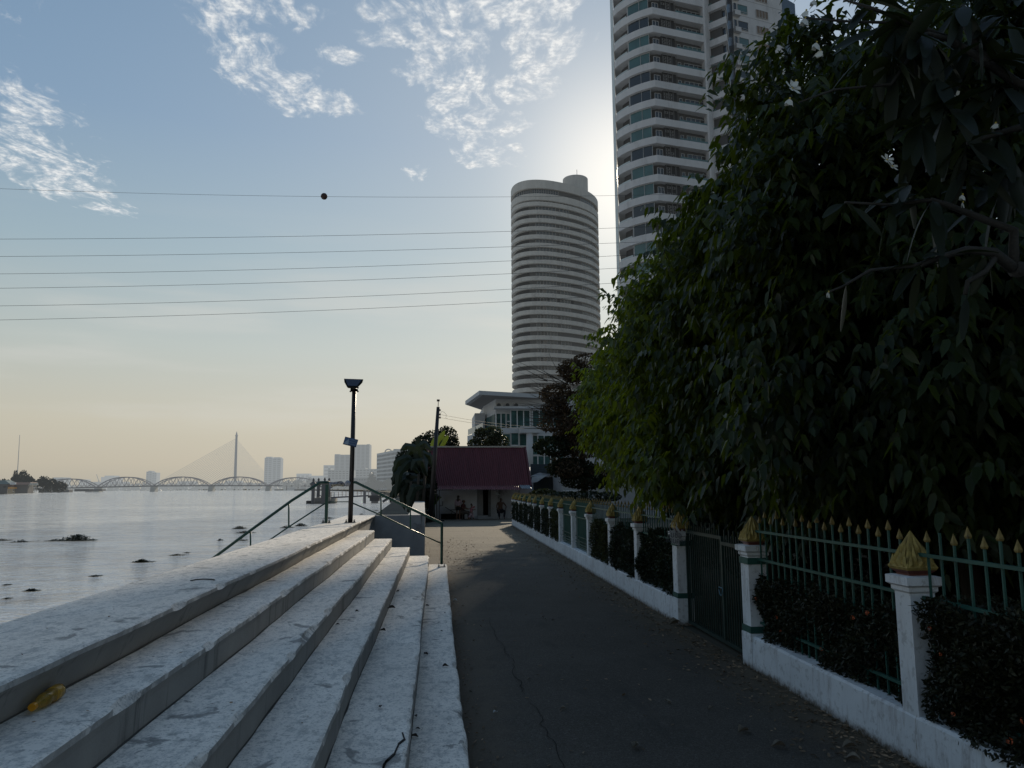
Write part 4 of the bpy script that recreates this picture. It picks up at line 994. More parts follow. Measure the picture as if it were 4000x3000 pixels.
# white slab with square windows, facade turned so its roof line climbs to the right
wb = thing('white_office_block', 'white concrete block with rows of small square windows and a ring on its roof', 'building', (-50, 640, 0))
pa, pb = P(1472, 1773, 640), P(1566, 1752, 560)
zt_ = pa.z; zt2_ = P(1566, 1752, 560).z; hh_ = hz(600)*.75
mb = MB(); mb.prism([(pa.x, 640), (pb.x, 560), (pb.x+40, 600), (pa.x+40, 690)], 0, (zt_+zt2_)/2); mb.build('wall', hm((.42, .44, .45), hh_), wb)
ZT_ = (zt_+zt2_)/2; ex = Vector((pb.x-pa.x, -80, 0)); Lw = ex.length; ex.normalize(); ang = math.atan2(ex.y, ex.x)
me = shared(MB().box(0, Lw/19*.4, -.25, -.1, 0, 1.7), 'window', hm((.05, .055, .06), hh_*.8)); rest = []
cnt = 0
for r_ in range(9):
    for k in range(18):
        cnt += 1; loc = Vector((pa.x, 640, 0))+ex*(Lw*(k+.75)/19)+Vector((0, 0, ZT_-3.4-3.05*r_))
        if cnt <= 100: inst('window', me, loc, wb, ang)
        else: rest.append(loc)
mb = MB(); n_ = Vector((ex.y, -ex.x, 0))
for l in rest: mb.obox(l+ex*Lw/76+n_*.17+Vector((0, 0, .85)), ex*Lw/76, n_*.06, (0, 0, .85))
mb.build('window', hm((.05, .055, .06), hh_*.8), wb, kind='stuff')
c_ = P(1517, 1768, 602); mb = MB(); mb.tube([c_+Vector((2.6*math.cos(a), 0, 2.6*math.sin(a))) for a in [math.pi*k/10 for k in range(11)]], .45, 6); mb.build('roof_ring', hm((.34, .35, .35), hh_), wb)
MB().box(c_.x+4, c_.x+9, 600, 604, ZT_-1, ZT_+1.8).build('roof_block', hm((.36, .37, .37), hh_), wb)
# far shoreline building roofs
fb('riverside_house', 'small long boathouse with a pale roof on the far bank behind the pontoon posts', 'building', 1105, 1180, 1896, 1400, 20, (.36, .37, .37), hzv=.4)
fb('riverside_house', 'pale low riverside building with a flat roof right of the lamp post', 'building', 1380, 1440, 1866, 900, 20, (.20, .21, .21), 1, 6, vb=1880, hzv=.4)
# ------------------------------------------------------------------ trees on the far banks (leafy clumps)
def ico_dirs(n, seed):
    r = random.Random(seed); out = []
    for _ in range(n):
        v = Vector((r.gauss(0, 1), r.gauss(0, 1), r.gauss(0, 1))); out.append(v.normalized())
    return out
rg = np.random.default_rng(5)
def tri_cloud(centres, radii, n, size, flat=1.):
    """many small leaf faces filling a set of ellipsoids; returns V,F arrays (tris)"""
    vols = np.array([r[0]*r[1]*r[2] for r in radii])**.67; pr = vols/vols.sum()
    idx = rg.choice(len(centres), n, p=pr)
    d = rg.normal(size=(n, 3)); d /= np.linalg.norm(d, axis=1)[:, None]
    rad = rg.uniform(.55, 1.06, (n, 1))**.6
    c = np.array(centres)[idx]+d*rad*np.array(radii)[idx]
    a = rg.normal(size=(n, 3)); a /= np.linalg.norm(a, axis=1)[:, None]
    b = np.cross(a, rg.normal(size=(n, 3))); b /= np.linalg.norm(b, axis=1)[:, None]
    s = size*rg.uniform(.6, 1.4, (n, 1))
    V = np.stack([c-a*s*.5, c+b*s*.35, c+a*s*.5, c-b*s*.35], 1).reshape(-1, 3)
    return V, np.arange(n*4).reshape(-1, 4)
def far_tree(label, u, v0, v1, Y, w, m, group, n=500, name='tree', zb=0.):
    c = P(u, v1, Y); zt = c.z; zb_ = P(u, v0, Y).z if zb is None else zb; H_ = zt-zb_; wx_ = w/3000*Y/2
    r = random.Random(int(u*7+v1)); cs, rs = [], []
    for k in range(9):
        a = r.random()*6.28; q = r.random()**.5
        cs.append((c.x+math.cos(a)*wx_*.6*q, Y+math.sin(a)*wx_*.6*q, zb_+H_*(.45+.38*(1-q*.7)*r.uniform(.6, 1)))); s = wx_*r.uniform(.35, .6); rs.append((s, s, min(s, H_*.35)))
    cs.append((c.x, Y, zb_+H_*.72)); rs.append((wx_*.5, wx_*.5, H_*.28)); cs.append((c.x, Y, zb_+H_*.35)); rs.append((wx_*.9, wx_*.8, H_*.34))
    t_ = thing(name, label, 'tree', (c.x, Y, zb_), group)
    V, Fc = tri_cloud(cs, rs, n, wx_*.20+.4); mesh_np('crown', V, Fc, m, t_)
    MB().tube([(c.x, Y, zb_-.5), (c.x+.2, Y, zb_+H_*.3), (c.x, Y, zb_+H_*.7)], [wx_*.08+.15, wx_*.06+.1, .05], 6).build('trunk', M['bark_far'], t_)
M['bark_far'] = hm((.06, .055, .05), .2)
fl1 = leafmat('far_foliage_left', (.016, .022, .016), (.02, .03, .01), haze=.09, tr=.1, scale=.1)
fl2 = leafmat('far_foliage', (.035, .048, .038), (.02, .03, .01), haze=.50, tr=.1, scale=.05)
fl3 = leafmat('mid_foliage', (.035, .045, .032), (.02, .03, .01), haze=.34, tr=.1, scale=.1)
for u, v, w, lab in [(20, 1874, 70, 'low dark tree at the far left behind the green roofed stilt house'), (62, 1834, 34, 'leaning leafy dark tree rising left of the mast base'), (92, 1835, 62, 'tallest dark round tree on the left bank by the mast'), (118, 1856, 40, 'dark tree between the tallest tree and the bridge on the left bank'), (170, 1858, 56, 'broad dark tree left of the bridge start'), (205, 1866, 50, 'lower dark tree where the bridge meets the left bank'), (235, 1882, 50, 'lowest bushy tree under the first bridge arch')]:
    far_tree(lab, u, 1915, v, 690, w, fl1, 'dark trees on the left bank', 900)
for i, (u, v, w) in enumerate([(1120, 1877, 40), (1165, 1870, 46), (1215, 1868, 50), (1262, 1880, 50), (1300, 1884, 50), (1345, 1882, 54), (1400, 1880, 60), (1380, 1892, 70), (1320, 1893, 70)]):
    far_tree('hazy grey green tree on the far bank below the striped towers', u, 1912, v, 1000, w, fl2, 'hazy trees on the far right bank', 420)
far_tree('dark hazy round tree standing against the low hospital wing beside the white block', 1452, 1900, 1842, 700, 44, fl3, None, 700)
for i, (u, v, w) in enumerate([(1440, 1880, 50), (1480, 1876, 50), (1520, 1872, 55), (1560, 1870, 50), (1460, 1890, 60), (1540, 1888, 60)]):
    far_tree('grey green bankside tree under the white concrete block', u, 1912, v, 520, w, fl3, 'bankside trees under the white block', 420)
# far off strip of vegetation and sheds that reads as one mass
V, Fc = tri_cloud([(-1750+60*i, 2500+8*math.sin(i), 6+3*math.sin(i*1.7)) for i in range(26)]+[(-1150+55*i, 1990, 5) for i in range(12)]+[(-200-40*i, 1250+30*i, 5+2*math.sin(i*2.2)) for i in range(14)], [(46, 14, 9)]*26+[(34, 10, 7)]*12+[(26, 16, 7)]*14, 5000, 7.)
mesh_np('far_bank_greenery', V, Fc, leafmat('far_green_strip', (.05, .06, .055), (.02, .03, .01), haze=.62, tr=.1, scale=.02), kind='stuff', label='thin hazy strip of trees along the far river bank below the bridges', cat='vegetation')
# ------------------------------------------------------------------ mast, crane
ms = thing('radio_mast', 'very thin tall radio mast rising behind the left bank trees', 'mast', P(67, 1840, 900)); hh_ = .45
MB().tube([P(65, 1900, 900), P(77, 1699, 900)], [.55, .25], 5).build('mast', hm((.10, .10, .10), hh_), ms)
cr = thing('crane', 'tiny hazy crane jib standing up behind the iron bridge', 'crane', P(386, 1880, 2000))
mb = MB(); mb.bar(P(386, 1895, 2000), P(385, 1876, 2000), 1.5); mb.bar(P(385, 1876, 2000), P(377, 1853, 2000), 1.1); mb.bar(P(385, 1876, 2000), P(389, 1880, 2000), 1.5); mb.build('jib', hm((.15, .15, .15), .6), cr)
# ------------------------------------------------------------------ cable stayed bridge
cb = thing('cable_stayed_bridge', 'distant cable stayed bridge with one tall grey pylon and fans of thin cables', 'bridge', P(920, 1890, 2250)); YB = 2250
hb = .42
M['pyl'] = hm((.17, .18, .22), hb); M['cab'] = hm((.16, .16, .17), .62)
b0, b1 = P(917, 1912, YB), P(924, 1703, YB)
MB().tube([b0, b0+(b1-b0)*.12, b1], [5.2, 4.2, 2.9], 4).build('pylon', M['pyl'], cb)
MB().lathe(b1, [(4.2, 0), (4.2, 2), (2.6, 3), (2.2, 6), (.3, 13)], 8).build('spire', hm((.36, .33, .34), hb), cb)
dl_, dr_ = P(560, 1893, YB), P(1290, 1893, YB)
mb = MB(); mb.bar(dl_+Vector((0, 0, -1)), dr_+Vector((0, 0, -1)), 4, 3.); mb.build('deck', hm((.14, .14, .15), .6), cb)
mb0 = MB()
for k in range(24):
    s = k/23; a = b0+(b1-b0)*(.955-.62*s); 
    for u_e in (612+(905-612)*s, ):
        MB().tube([a, P(u_e, 1887, YB)], .42, 4, False).build('cable', M['cab'], cb)
for k in range(24):
    s = k/23; a = b0+(b1-b0)*(.94-.62*s)
    MB().tube([a, P(1062-(1062-935)*s, 1880, YB)], .30, 4, False).build('cable', hm((.2, .2, .2), .74), cb)
# ------------------------------------------------------------------ iron truss bridge
ib = thing('truss_bridge', 'long iron road bridge of five arched trusses on concrete piers crossing the river', 'bridge', P(700, 1915, 1000)); YI = 1000
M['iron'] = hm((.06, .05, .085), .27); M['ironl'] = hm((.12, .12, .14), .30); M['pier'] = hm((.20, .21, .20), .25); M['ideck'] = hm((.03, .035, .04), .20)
def dv(u): # screen height of the deck
    pts = [(60, 1912), (215, 1907), (375, 1903), (595, 1898), (820, 1897), (1045, 1897), (1250, 1899), (1420, 1905)]
    for (a, b), (c, d) in zip(pts, pts[1:]):
        if a <= u <= c: return b+(d-b)*(u-a)/(c-a)
    return pts[-1][1]
us = [120+25*i for i in range(53)]
mb = MB(); vs = []
for u in us:
    a = P(u, dv(u)-1.6, YI); b = P(u, dv(u)+2.4, YI); vs += [a, b, b+Vector((0, 14, 0)), a+Vector((0, 14, 0))]
mb.add(vs, [(4*i+k, 4*i+(k+1) % 4, 4*i+4+(k+1) % 4, 4*i+4+k) for i in range(len(us)-1) for k in range(4)]+[(0, 3, 2, 1)]); mb.build('deck', M['ideck'], ib)
spans = [(150, 375, 1871, 'a'), (378, 594, 1864, 'b'), (598, 818, 1863, 'c'), (822, 1043, 1863, 'd'), (1047, 1262, 1866, 'e')]
for (u0, u1, vt, _) in spans:
    n = 12; T = []; 
    vb = (dv(u0)+dv(u1))/2
    for i in range(n+1):
        s = i/n; e = 1-abs(2*s-1)**2.3; T.append((u0+(u1-u0)*s, dv(u0+(u1-u0)*s)-(vb-vt)*e))
    for side, (dy, m, wd) in enumerate(((0, M['iron'], .8), (13, M['ironl'], .7))):
        mb = MB(); p_ = [P(u, v, YI)+Vector((0, dy, 0)) for u, v in T]; 
        for a, b in zip(p_, p_[1:]): mb.bar(a, b, wd*1.2, wd*1.35)
        for i in range(1, n):
            d_ = P(T[i][0], dv(T[i][0]), YI)+Vector((0, dy, 0))
            if i % 2 == 0: mb.bar(p_[i], d_, wd*.45)
            if i % 2 == 1:
                for j in (i-1, i+1):
                    q = P(T[j][0], dv(T[j][0]), YI)+Vector((0, dy, 0)); mb.bar(p_[i], q, wd*.75)
        mb.build('truss', m, ib)
for u in (172, 240, 375, 595, 821, 1045, 1262):
    a = P(u, dv(u)+2.4, YI); w_ = 2.1
    MB().add([(a.x-w_, YI, a.z), (a.x+w_, YI, a.z), (a.x+w_*1.3, YI, -1.2), (a.x-w_*1.3, YI, -1.2), (a.x-w_, YI+13, a.z), (a.x+w_, YI+13, a.z), (a.x+w_*1.3, YI+13, -1.2), (a.x-w_*1.3, YI+13, -1.2)], [(0, 3, 2, 1), (4, 5, 6, 7), (0, 4, 7, 3), (1, 2, 6, 5)]).build('pier', M['pier'], ib)
# ------------------------------------------------------------------ stilt houses on the left bank
YS = 600
def sb(mb, u0, v0, u1, v1, dy=0, dep=8): a = P(u0, v1, YS+dy); b = P(u1, v0, YS+dy); return mb.box(a.x, b.x, YS+dy, YS+dy+dep, a.z, b.z)
g1_ = thing('stilt_house', 'grey riverside stilt house with a dull green gable roof at the left picture edge', 'house', P(15, 1925, YS))
sb(MB(), -60, 1891, 30, 1930).build('wall', hm((.085, .085, .08), .08), g1_)
mb = MB(); mb.extr([P(-70, 1892, YS-1), P(40, 1891, YS-1), P(26, 1880, YS), P(18, 1876, YS), P(-40, 1876, YS)], (0, 9, 0)); mb.build('roof', hm((.10, .16, .17), .09), g1_)
sb(MB(), 13, 1900, 24, 1904, -.3, .09).build('window', hm((.02, .02, .02), .07), g1_)
g2_ = thing('stilt_house', 'riverside stilt house with orange balcony, pinkish roof and white scalloped awning', 'house', P(90, 1925, YS))
sb(MB(), 57, 1893, 110, 1928, 1).build('wall', hm((.13, .125, .12), .08), g2_)
mb = MB(); mb.extr([P(40, 1893, YS-2), P(122, 1893, YS-2), P(118, 1884, YS), P(44, 1884, YS)], (0, 9, 0)); mb.build('roof', hm((.33, .19, .14), .09), g2_)
sb(MB(), 39, 1884.5, 61, 1893, -3, 1).build('white_roof_sheet', hm((.55, .55, .55), .09), g2_)
sb(MB(), 31, 1903, 58, 1909, -3, 3).build('balcony', hm((.62, .30, .07), .07), g2_)
sb(MB(), 31, 1896, 57, 1902, -2.5, 2).build('balcony_shade', hm((.13, .06, .035), .07), g2_)
for k in range(5): sb(MB(), 32+k*5.6, 1909, 33.8+k*5.6, 1929, -3, .5).build('stilt', hm((.28, .22, .07), .07), g2_)
for k in range(6):
    u = 110+k*6; sb(MB(), u, 1893, u+2, 1927, -1, .5).build('stilt', hm((.10, .10, .10), .07), g2_)
mb = MB()
for k in range(4): c_ = P(121+k*8, 1889, YS-3); mb.lathe(c_, [(.9, -1.1), (.6, .3), (.1, .9)], 8)
sb(mb, 112, 1890, 145, 1891.5, -3, 1); mb.build('scalloped_awning', hm((.50, .48, .42), .07), g2_)
sb(MB(), 110, 1896, 140, 1899, -1, 1).build('white_sign_board', hm((.45, .43, .37), .07), g2_)
g3_ = thing('boathouse', 'row of dark low boathouses on stilts below the left bank trees', 'house', P(230, 1920, 780))
YS = 800
for u0, u1, v0, v1 in [(150, 210, 1908, 1925), (210, 270, 1912, 1924), (290, 350, 1910, 1920), (352, 400, 1911, 1918)]: sb(MB(), u0, v0, u1, v1).build('shed', hm((.05, .05, .055), .15), g3_)
# ------------------------------------------------------------------ landing pontoon with four posts
YP = 166
po = thing('pontoon', 'concrete landing pontoon with low yellow and blue railings and a life ring', 'pontoon', P(1245, 1960, YP)); h_ = .04
a, b = P(1197, 1963, YP), P(1290, 1949, YP)
mb = MB(); mb.prism([(a.x+1, YP), (b.x, YP), (b.x+.5, YP+7), (a.x, YP+7)], -1.25, b.z-.45); mb.build('hull', hm((.06, .06, .065), h_), po)
MB().box(a.x+1.6, b.x, YP-.15, YP+7, b.z-.5, b.z+.25).build('deck', hm((.11, .11, .115), h_), po)
MB().lathe((a.x+.4, YP+2, -1.25), [(.8, 0), (.8, b.z+.8), (.6, b.z+.9)], 12).build('fender', M['ct_dark'], po)
MB().box(b.x, P(1304, 1950, YP).x, YP+1, YP+6, -1.0, b.z+.1).build('steel_end', hm((.26, .25, .22), h_), po)
def railing(x0, x1, y, z0, z1, m, par, n=6, nr=3, zs=(0, 0)):
    mb = MB()
    for k in range(n+1): x = x0+(x1-x0)*k/n; zz = zs[0]+(zs[1]-zs[0])*k/n; mb.box(x-.035, x+.035, y-.035, y+.035, z0+zz, z1+zz)
    for k in range(nr): z_ = z0+(z1-z0)*(k+1)/nr; mb.bar((x0, y, z_+zs[0]), (x1, y, z_+zs[1]), .05)
    return mb.build('railing', m, par)
dz_ = b.z+.25
railing(P(1218, 1900, YP).x, P(1292, 1900, YP).x, YP+5, dz_, dz_+1.15, hm((.28, .22, .14), h_), po, 9, 3)
c_ = P(1254, 1941, YP); mb = MB(); 
for dx in (-.35, .35): mb.tube([(c_.x+dx+.33*math.cos(t_), YP+.4, c_.z+.35*math.sin(t_)) for t_ in [k*math.pi/6 for k in range(13)]], .08, 6)
mb.build('life_ring', hm((.10, .10, .11), h_), po)
posts = [(1225, 1872, 'first'), (1245, 1871, 'second'), (1269, 1870, 'third'), (1286, 1871, 'fourth')]
for (u, v, nm) in posts:
    a = P(u, v, YP); r_ = .36; dd = 0 if nm in ('first', 'third') else 6
    o = thing('mooring_post', 'grey mooring post with an ornate cap, %s from the left on the pontoon' % nm, 'post', (a.x, YP+dd-2, -1.2), 'mooring posts of the pontoon')
    a = P(u, v, YP+dd-2)
    MB().tube([(a.x-.05, YP+dd-2, -1.5), (a.x, YP+dd-2, a.z-1.2)], r_ if nm != 'third' else .62, 10).build('pile', hm((.06, .06, .07), h_), o)
    MB().lathe((a.x, YP+dd-2, a.z-1.5), [(.36, 0), (.75, .45), (.85, .55), (.55, .75), (.25, 1.0), (.18, 1.2), (.3, 1.3), (.02, 1.8)], 8).build('cap', hm((.06, .06, .065), h_), o)
for v_, (ua, ub) in [(1886, (1228, 1245)), (1901, (1247, 1270))]: MB().bar(P(ua, v_, YP), P(ub, v_, YP), .18).build('cross_bar', hm((.08, .08, .09), h_), po)
gw = thing('gangway', 'long gangway with thin colourful railings linking the pontoon to the jetty', 'gangway', P(1360, 1945, YP+3))
a, b = P(1292, 1944, YP+3), P(1440, 1936, YP+3)
MB().bar(a, b, 1.6, .30).build('walkway', hm((.05, .05, .08), h_), gw)
mb = MB()
m1 = hm((.30, .17, .12), h_); m2 = hm((.12, .22, .33), h_)
n = 10
for k in range(n+1):
    p_ = a+(b-a)*k/n; MB().box(p_.x-.05, p_.x+.05, p_.y-.05, p_.y+.05, p_.z, p_.z+1.15).build('railing_post', m2 if k in (1, 6) else m1, gw)
for h in (.55, 1.12): MB().bar(a+Vector((0, 0, h)), b+Vector((0, 0, h)), .03).build('rail', m1, gw)
jt = thing('jetty', 'dark jetty deck on piles running in behind the banana plants', 'jetty', P(1500, 1945, YP+3))
mb = MB(); a = P(1440, 1944, YP+3); b = P(1570, 1934, YP+3); MB().box(a.x, b.x+4, YP+1, YP+6, a.z, b.z).build('deck', hm((.035, .035, .04), .03), jt)
MB().box(P(1442, 1950, YP).x, P(1478, 1950, YP).x, YP+1.2, YP+5, P(1442, 1958, YP).z, a.z).build('storage_box', hm((.03, .03, .035), .03), jt)
for u in (1424, 1459, 1472, 1530, 1555): MB().tube([P(u, 1967, YP+2), P(u, 1917 if u < 1500 else 1938, YP+2)], .3 if u != 1459 else .5, 8).build('pile', hm((.07, .07, .085), .08), jt)
railing(P(1440, 1900, YP).x, P(1570, 1900, YP).x, YP+5.5, b.z, b.z+1.1, hm((.30, .24, .20), .12), jt, 8, 3)
MB().bar(P(1495, 1960, YP), P(1520, 1944, YP), .5).build('brace', hm((.04, .04, .045), .03), jt)
# ------------------------------------------------------------------ power lines
M['wire'] = mat('black_cable', (.02, .02, .025), .6)
wires = [(737, 768, 765, 'topmost wire of the power line, carrying the round marker ball'), (934, 921, 893, 'second wire from the top crossing the sky'), (1002, 984, 952, 'third wire from the top crossing the sky'), (1070, 1046, 1003, 'fourth wire from the top crossing the sky'), (1126, 1098, 1052, 'fifth wire from the top crossing the sky'), (1195, 1163, 1110, 'sixth wire from the top crossing the sky'), (1250, 1212, 1158, 'lowest wire of the power line crossing the sky')]
for i, (va, vm, vb, lab) in enumerate(wires):
    a, m_, b = P(0, va, 90), P(1270, vm, 90), P(2330, vb, 90)
    # parabola through three points
    A = np.array([[p.x**2, p.x, 1] for p in (a, m_, b)]); co = np.linalg.solve(A, np.array([a.z, m_.z, b.z]))
    xs = np.linspace(-75, 62, 40)
    MB().tube([(x, 90, co[0]*x*x+co[1]*x+co[2]) for x in xs], .021 if i else .017, 5).build('power_line', M['wire'], label=lab, cat='cable', group='power lines over the river')
bl = P(1266, 767, 90); MB().lathe((bl.x, 90, bl.z), [(.02, -.40), (.22, -.34), (.36, -.18), (.40, 0), (.36, .18), (.22, .34), (.02, .40)], 16).build('marker_ball', mat('dull_orange_ball', (.05, .025, .018), .6), smooth=True, label='dark round warning ball strung on the topmost power line', cat='marker ball')
# utility pole by the shack
YU = 46
up = thing('utility_pole', 'leaning dark concrete utility pole in front of the maroon roof with insulators', 'utility pole', P(1682, 2030, YU))
MB().tube([P(1681, 2036, YU), P(1711.5, 1590, YU)], [.17, .10], 10).build('pole', M['blackpole'], up, True)
MB().tube([P(1711.5, 1592, YU), P(1712, 1568, YU)], .022, 6).build('spike', M['blackpole'], up)
a = P(1712, 1564.5, YU); MB().box(a.x-.085, a.x+.085, YU-.07, YU+.07, a.z-.05, a.z+.06).build('lamp_box', M['blackpole'], up)
for v in (1602, 1619, 1631): c_ = P(1719, v, YU); mb = MB().lathe(c_, [(.02, -.06), (.055, -.04), (.03, 0), (.06, .03), (.02, .06)], 8); mb.bar(c_, P(1711, v, YU), .025); mb.build('insulator', hm((.22, .18, .16), 0), up)
for (va, ub, vb, lab) in [(1619, 2130, 1668, 'upper thin wire running right from the leaning utility pole'), (1631, 2130, 1676, 'lower thin wire running right from the leaning utility pole')]:
    a = P(1719, va, YU); b = P(ub, vb, 70)
    MB().tube([a+(b-a)*s+Vector((0, 0, -1.2*s*(1-s)*.6)) for s in [k/14 for k in range(15)]], .011, 5).build('service_wire', M['wire'], label=lab, cat='cable')
MB().tube([P(1719, 1619, YU), P(1725, 1607, YU), P(1735, 1610, YU), P(1746, 1623, YU+.3), P(1740, 1632, YU), P(1756, 1638, YU+.3)], .008, 4).build('wire_loop', M['wire'], up)
# ------------------------------------------------------------------ floating water hyacinth
M['hyac'] = leafmat('water_hyacinth_leaf', (.030, .038, .022), (.06, .08, .02), tr=.15, scale=6.)
def hyacinth(lab, u, v, w, h, n):
    c = G(u, v, WZ); D = c.length; sx_ = w/3000*D/2; sz_ = h/3000*D*.72
    r = random.Random(int(u+v*3)); Vv = []; Ff = []
    for i in range(n):
        q = r.gauss(0, .42); x = c.x+q*sx_; y = c.y+r.uniform(-1, 1)*sx_*.45; hh = sz_*max(.15, (1-abs(q)*.8))*r.uniform(.3, 1.1); a = r.random()*6.28; l = r.uniform(.05, .10)+sz_*.18
        o = len(Vv); lean = r.uniform(-.5, .5)*hh
        # stem
        Vv += [(x-.007, y, WZ-.03), (x+.007, y, WZ-.03), (x+lean+.006, y, WZ+hh), (x+lean-.006, y, WZ+hh)]
        ca, sa = math.cos(a)*l, math.sin(a)*l
        Vv += [(x+lean, y, WZ+hh), (x+lean+ca*.6-sa*.5, y+sa*.6, WZ+hh+l*.3), (x+lean+ca, y+sa, WZ+hh+l*.5*r.uniform(-.6, 1)), (x+lean+ca*.4+sa*.5, y-ca*.5+sa*.4, WZ+hh+l*.1)]
        Ff += [(o, o+1, o+2, o+3), (o+4, o+5, o+6, o+7)]
        o = len(Vv); l2 = l*1.6  # floating leaf
        Vv += [(x-l2, y-l2*.3, WZ+.015), (x, y-l2, WZ+.03), (x+l2, y+l2*.2, WZ+.02), (x, y+l2, WZ+.035)]; Ff += [(o, o+1, o+2, o+3)]
    mesh_np('water_hyacinth', Vv, Ff, M['hyac'], label=lab, cat='water plant', group='clumps of floating water plants')
for a in [('largest floating clump of water hyacinth, left middle of the river', 300, 2112, 105, 26, 260), ('low straggling plant clump just left of the largest one', 220, 2113, 70, 8, 60), ('small plant clump near the left picture edge', 82, 2118, 52, 9, 60), ('plant clump cut by the left picture edge', 8, 2112, 44, 8, 50),
          ('dark plant clump in the open water above the terrace middle', 555, 2197, 52, 14, 110), ('plant clump furthest out left of the handrail', 935, 2066, 48, 13, 110), ('plant clump touching the upper part of the left handrail', 955, 2082, 52, 10, 90), ('long thin floating stem clump left of the handrail', 690, 2170, 54, 5, 40), ('tiny upright plant sprig left of the handrail', 860, 2112, 18, 10, 26), ('thin plant cluster low against the left handrail', 945, 2112, 40, 5, 36),
          ('plant clump seen between the left rail and its lower bar', 1175, 2055, 44, 14, 120), ('plant clump behind the lower left rail', 1120, 2062, 50, 10, 90), ('small dark plant tuft at the lower left of the river', 125, 2310, 34, 12, 36), ('small stem clump floating in the near water', 370, 2252, 40, 4, 26), ('plant clump between the green post and lamp post', 1283, 2026, 40, 8, 70), ('small plant sprig right of the lamp post near the block', 1412, 2010, 18, 6, 26),
          ('reddish small plant clump far out right of the lamp', 1468, 1996, 22, 4, 30), ('plant clump beside the flood wall top', 1590, 2004, 34, 8, 60), ('tiny plant fragment left in the near water', 28, 2286, 16, 3, 10), ('tiny floating fragment in the near water', 730, 2160, 16, 4, 10), ('thin floating stems far left bottom', 30, 2340, 18, 3, 10)]: hyacinth(*a)

# ------------------------------------------------------------------ moored boats far off
for lab, u0, u1, v, Y in [('long white tour boat moored by the far bank behind the pontoon posts', 1106, 1165, 1908, 1150), ('smaller white tour boat moored right of the long one', 1168, 1200, 1908, 1140), ('low dark barge drifting under the iron bridge', 330, 400, 1915, 1020)]:
    a, b = P(u0, v, Y), P(u1, v, Y); L = b.x-a.x; bo = thing('boat', lab, 'boat', ((a.x+b.x)/2, Y, -1.2)); dk = 'dark' in lab
    MB().prism([(a.x, Y+2), (a.x+L*.08, Y), (b.x-L*.04, Y), (b.x, Y+2), (b.x-L*.04, Y+4), (a.x+L*.08, Y+4)], -1.3, .6).build('hull', hm((.10, .10, .11) if dk else (.34, .35, .35), .35), bo)
    MB().box(a.x+L*.15, b.x-L*.1, Y+.4, Y+3.6, .6, 1.6 if dk else 3.0).build('cabin', hm((.12, .12, .12) if dk else (.24, .25, .26), .38), bo)
    MB().box(a.x+L*.12, b.x-L*.06, Y+.2, Y+3.8, 1.6 if dk else 3.0, 1.9 if dk else 3.5).build('roof', hm((.15, .15, .15) if dk else (.48, .48, .47), .35), bo)
# ------------------------------------------------------------------ vegetation
def nrmz(a): return a/np.maximum(np.linalg.norm(a, axis=-1, keepdims=True), 1e-9)
def leaves_np(p, d, up, L, Wd, bend=.25):
    """folded, drooping leaves: p base (n,3), d axis, up normal; returns V (n*5,3) F (n*4,3)"""
    n = len(p); d = nrmz(d); s = nrmz(np.cross(d, up)); u = np.cross(s, d)
    L = L[:, None]; Wd = Wd[:, None]; down = np.array([0, 0, -1.])
    M1 = p+d*L*.30-u*Wd*.14+down*L*bend*.08; M2 = p+d*L*.66-u*Wd*.12+down*L*bend*.42; tip = p+d*L+down*L*bend
    L1 = p+d*L*.24+s*Wd*.42+u*Wd*.08; R1 = p+d*L*.24-s*Wd*.42+u*Wd*.08
    L2 = p+d*L*.62+s*Wd*.40+u*Wd*.05+down*L*bend*.42; R2 = p+d*L*.62-s*Wd*.40+u*Wd*.05+down*L*bend*.42
    V = np.stack([p, L1, R1, M1, L2, R2, M2, tip], 1).reshape(-1, 3); b = np.arange(n)[:, None]*8
    Fc = np.concatenate([b+[0, 2, 3, 1], b+[1, 3, 6, 4], b+[3, 2, 5, 6], b+[4, 6, 5, 7]], 0)
    return V, Fc
def crown_surface(E, n, jit=.25, lo=-9, pw=2.9):
    """sample points + outward normals on the union of superellipsoids E=[(c,r)]"""
    C = np.array([e[0] for e in E]); Rr = np.array([e[1] for e in E]); ar = (Rr[:, 0]*Rr[:, 1]+Rr[:, 1]*Rr[:, 2]+Rr[:, 0]*Rr[:, 2])
    P_, N_ = [], []; tot = 0
    while tot < n:
        m = n*2; i = rg.choice(len(E), m, p=ar/ar.sum()); d = nrmz(rg.normal(size=(m, 3)))
        q = np.sum(np.abs(d)**pw, 1)**(-1/pw); lump = 1+.13*np.sin(d[:, 0]*9+i)*np.sin(d[:, 1]*8+1.3*i)+.08*np.cos(d[:, 2]*11+d[:, 1]*5)
        rad = (1-np.abs(rg.normal(size=m))*jit*.5)*lump; pts = C[i]+d*q[:, None]*Rr[i]*rad[:, None]
        ok = pts[:, 2] > lo
        for k in range(len(E)):
            f_ = np.sum((np.abs(pts-C[k])/Rr[k])**pw, 1); ok &= (f_ > .62) | (i == k)
        nn = nrmz(d/Rr[i]); P_.append(pts[ok]); N_.append(nn[ok]); tot += ok.sum()
    return np.concatenate(P_)[:n], np.concatenate(N_)[:n]
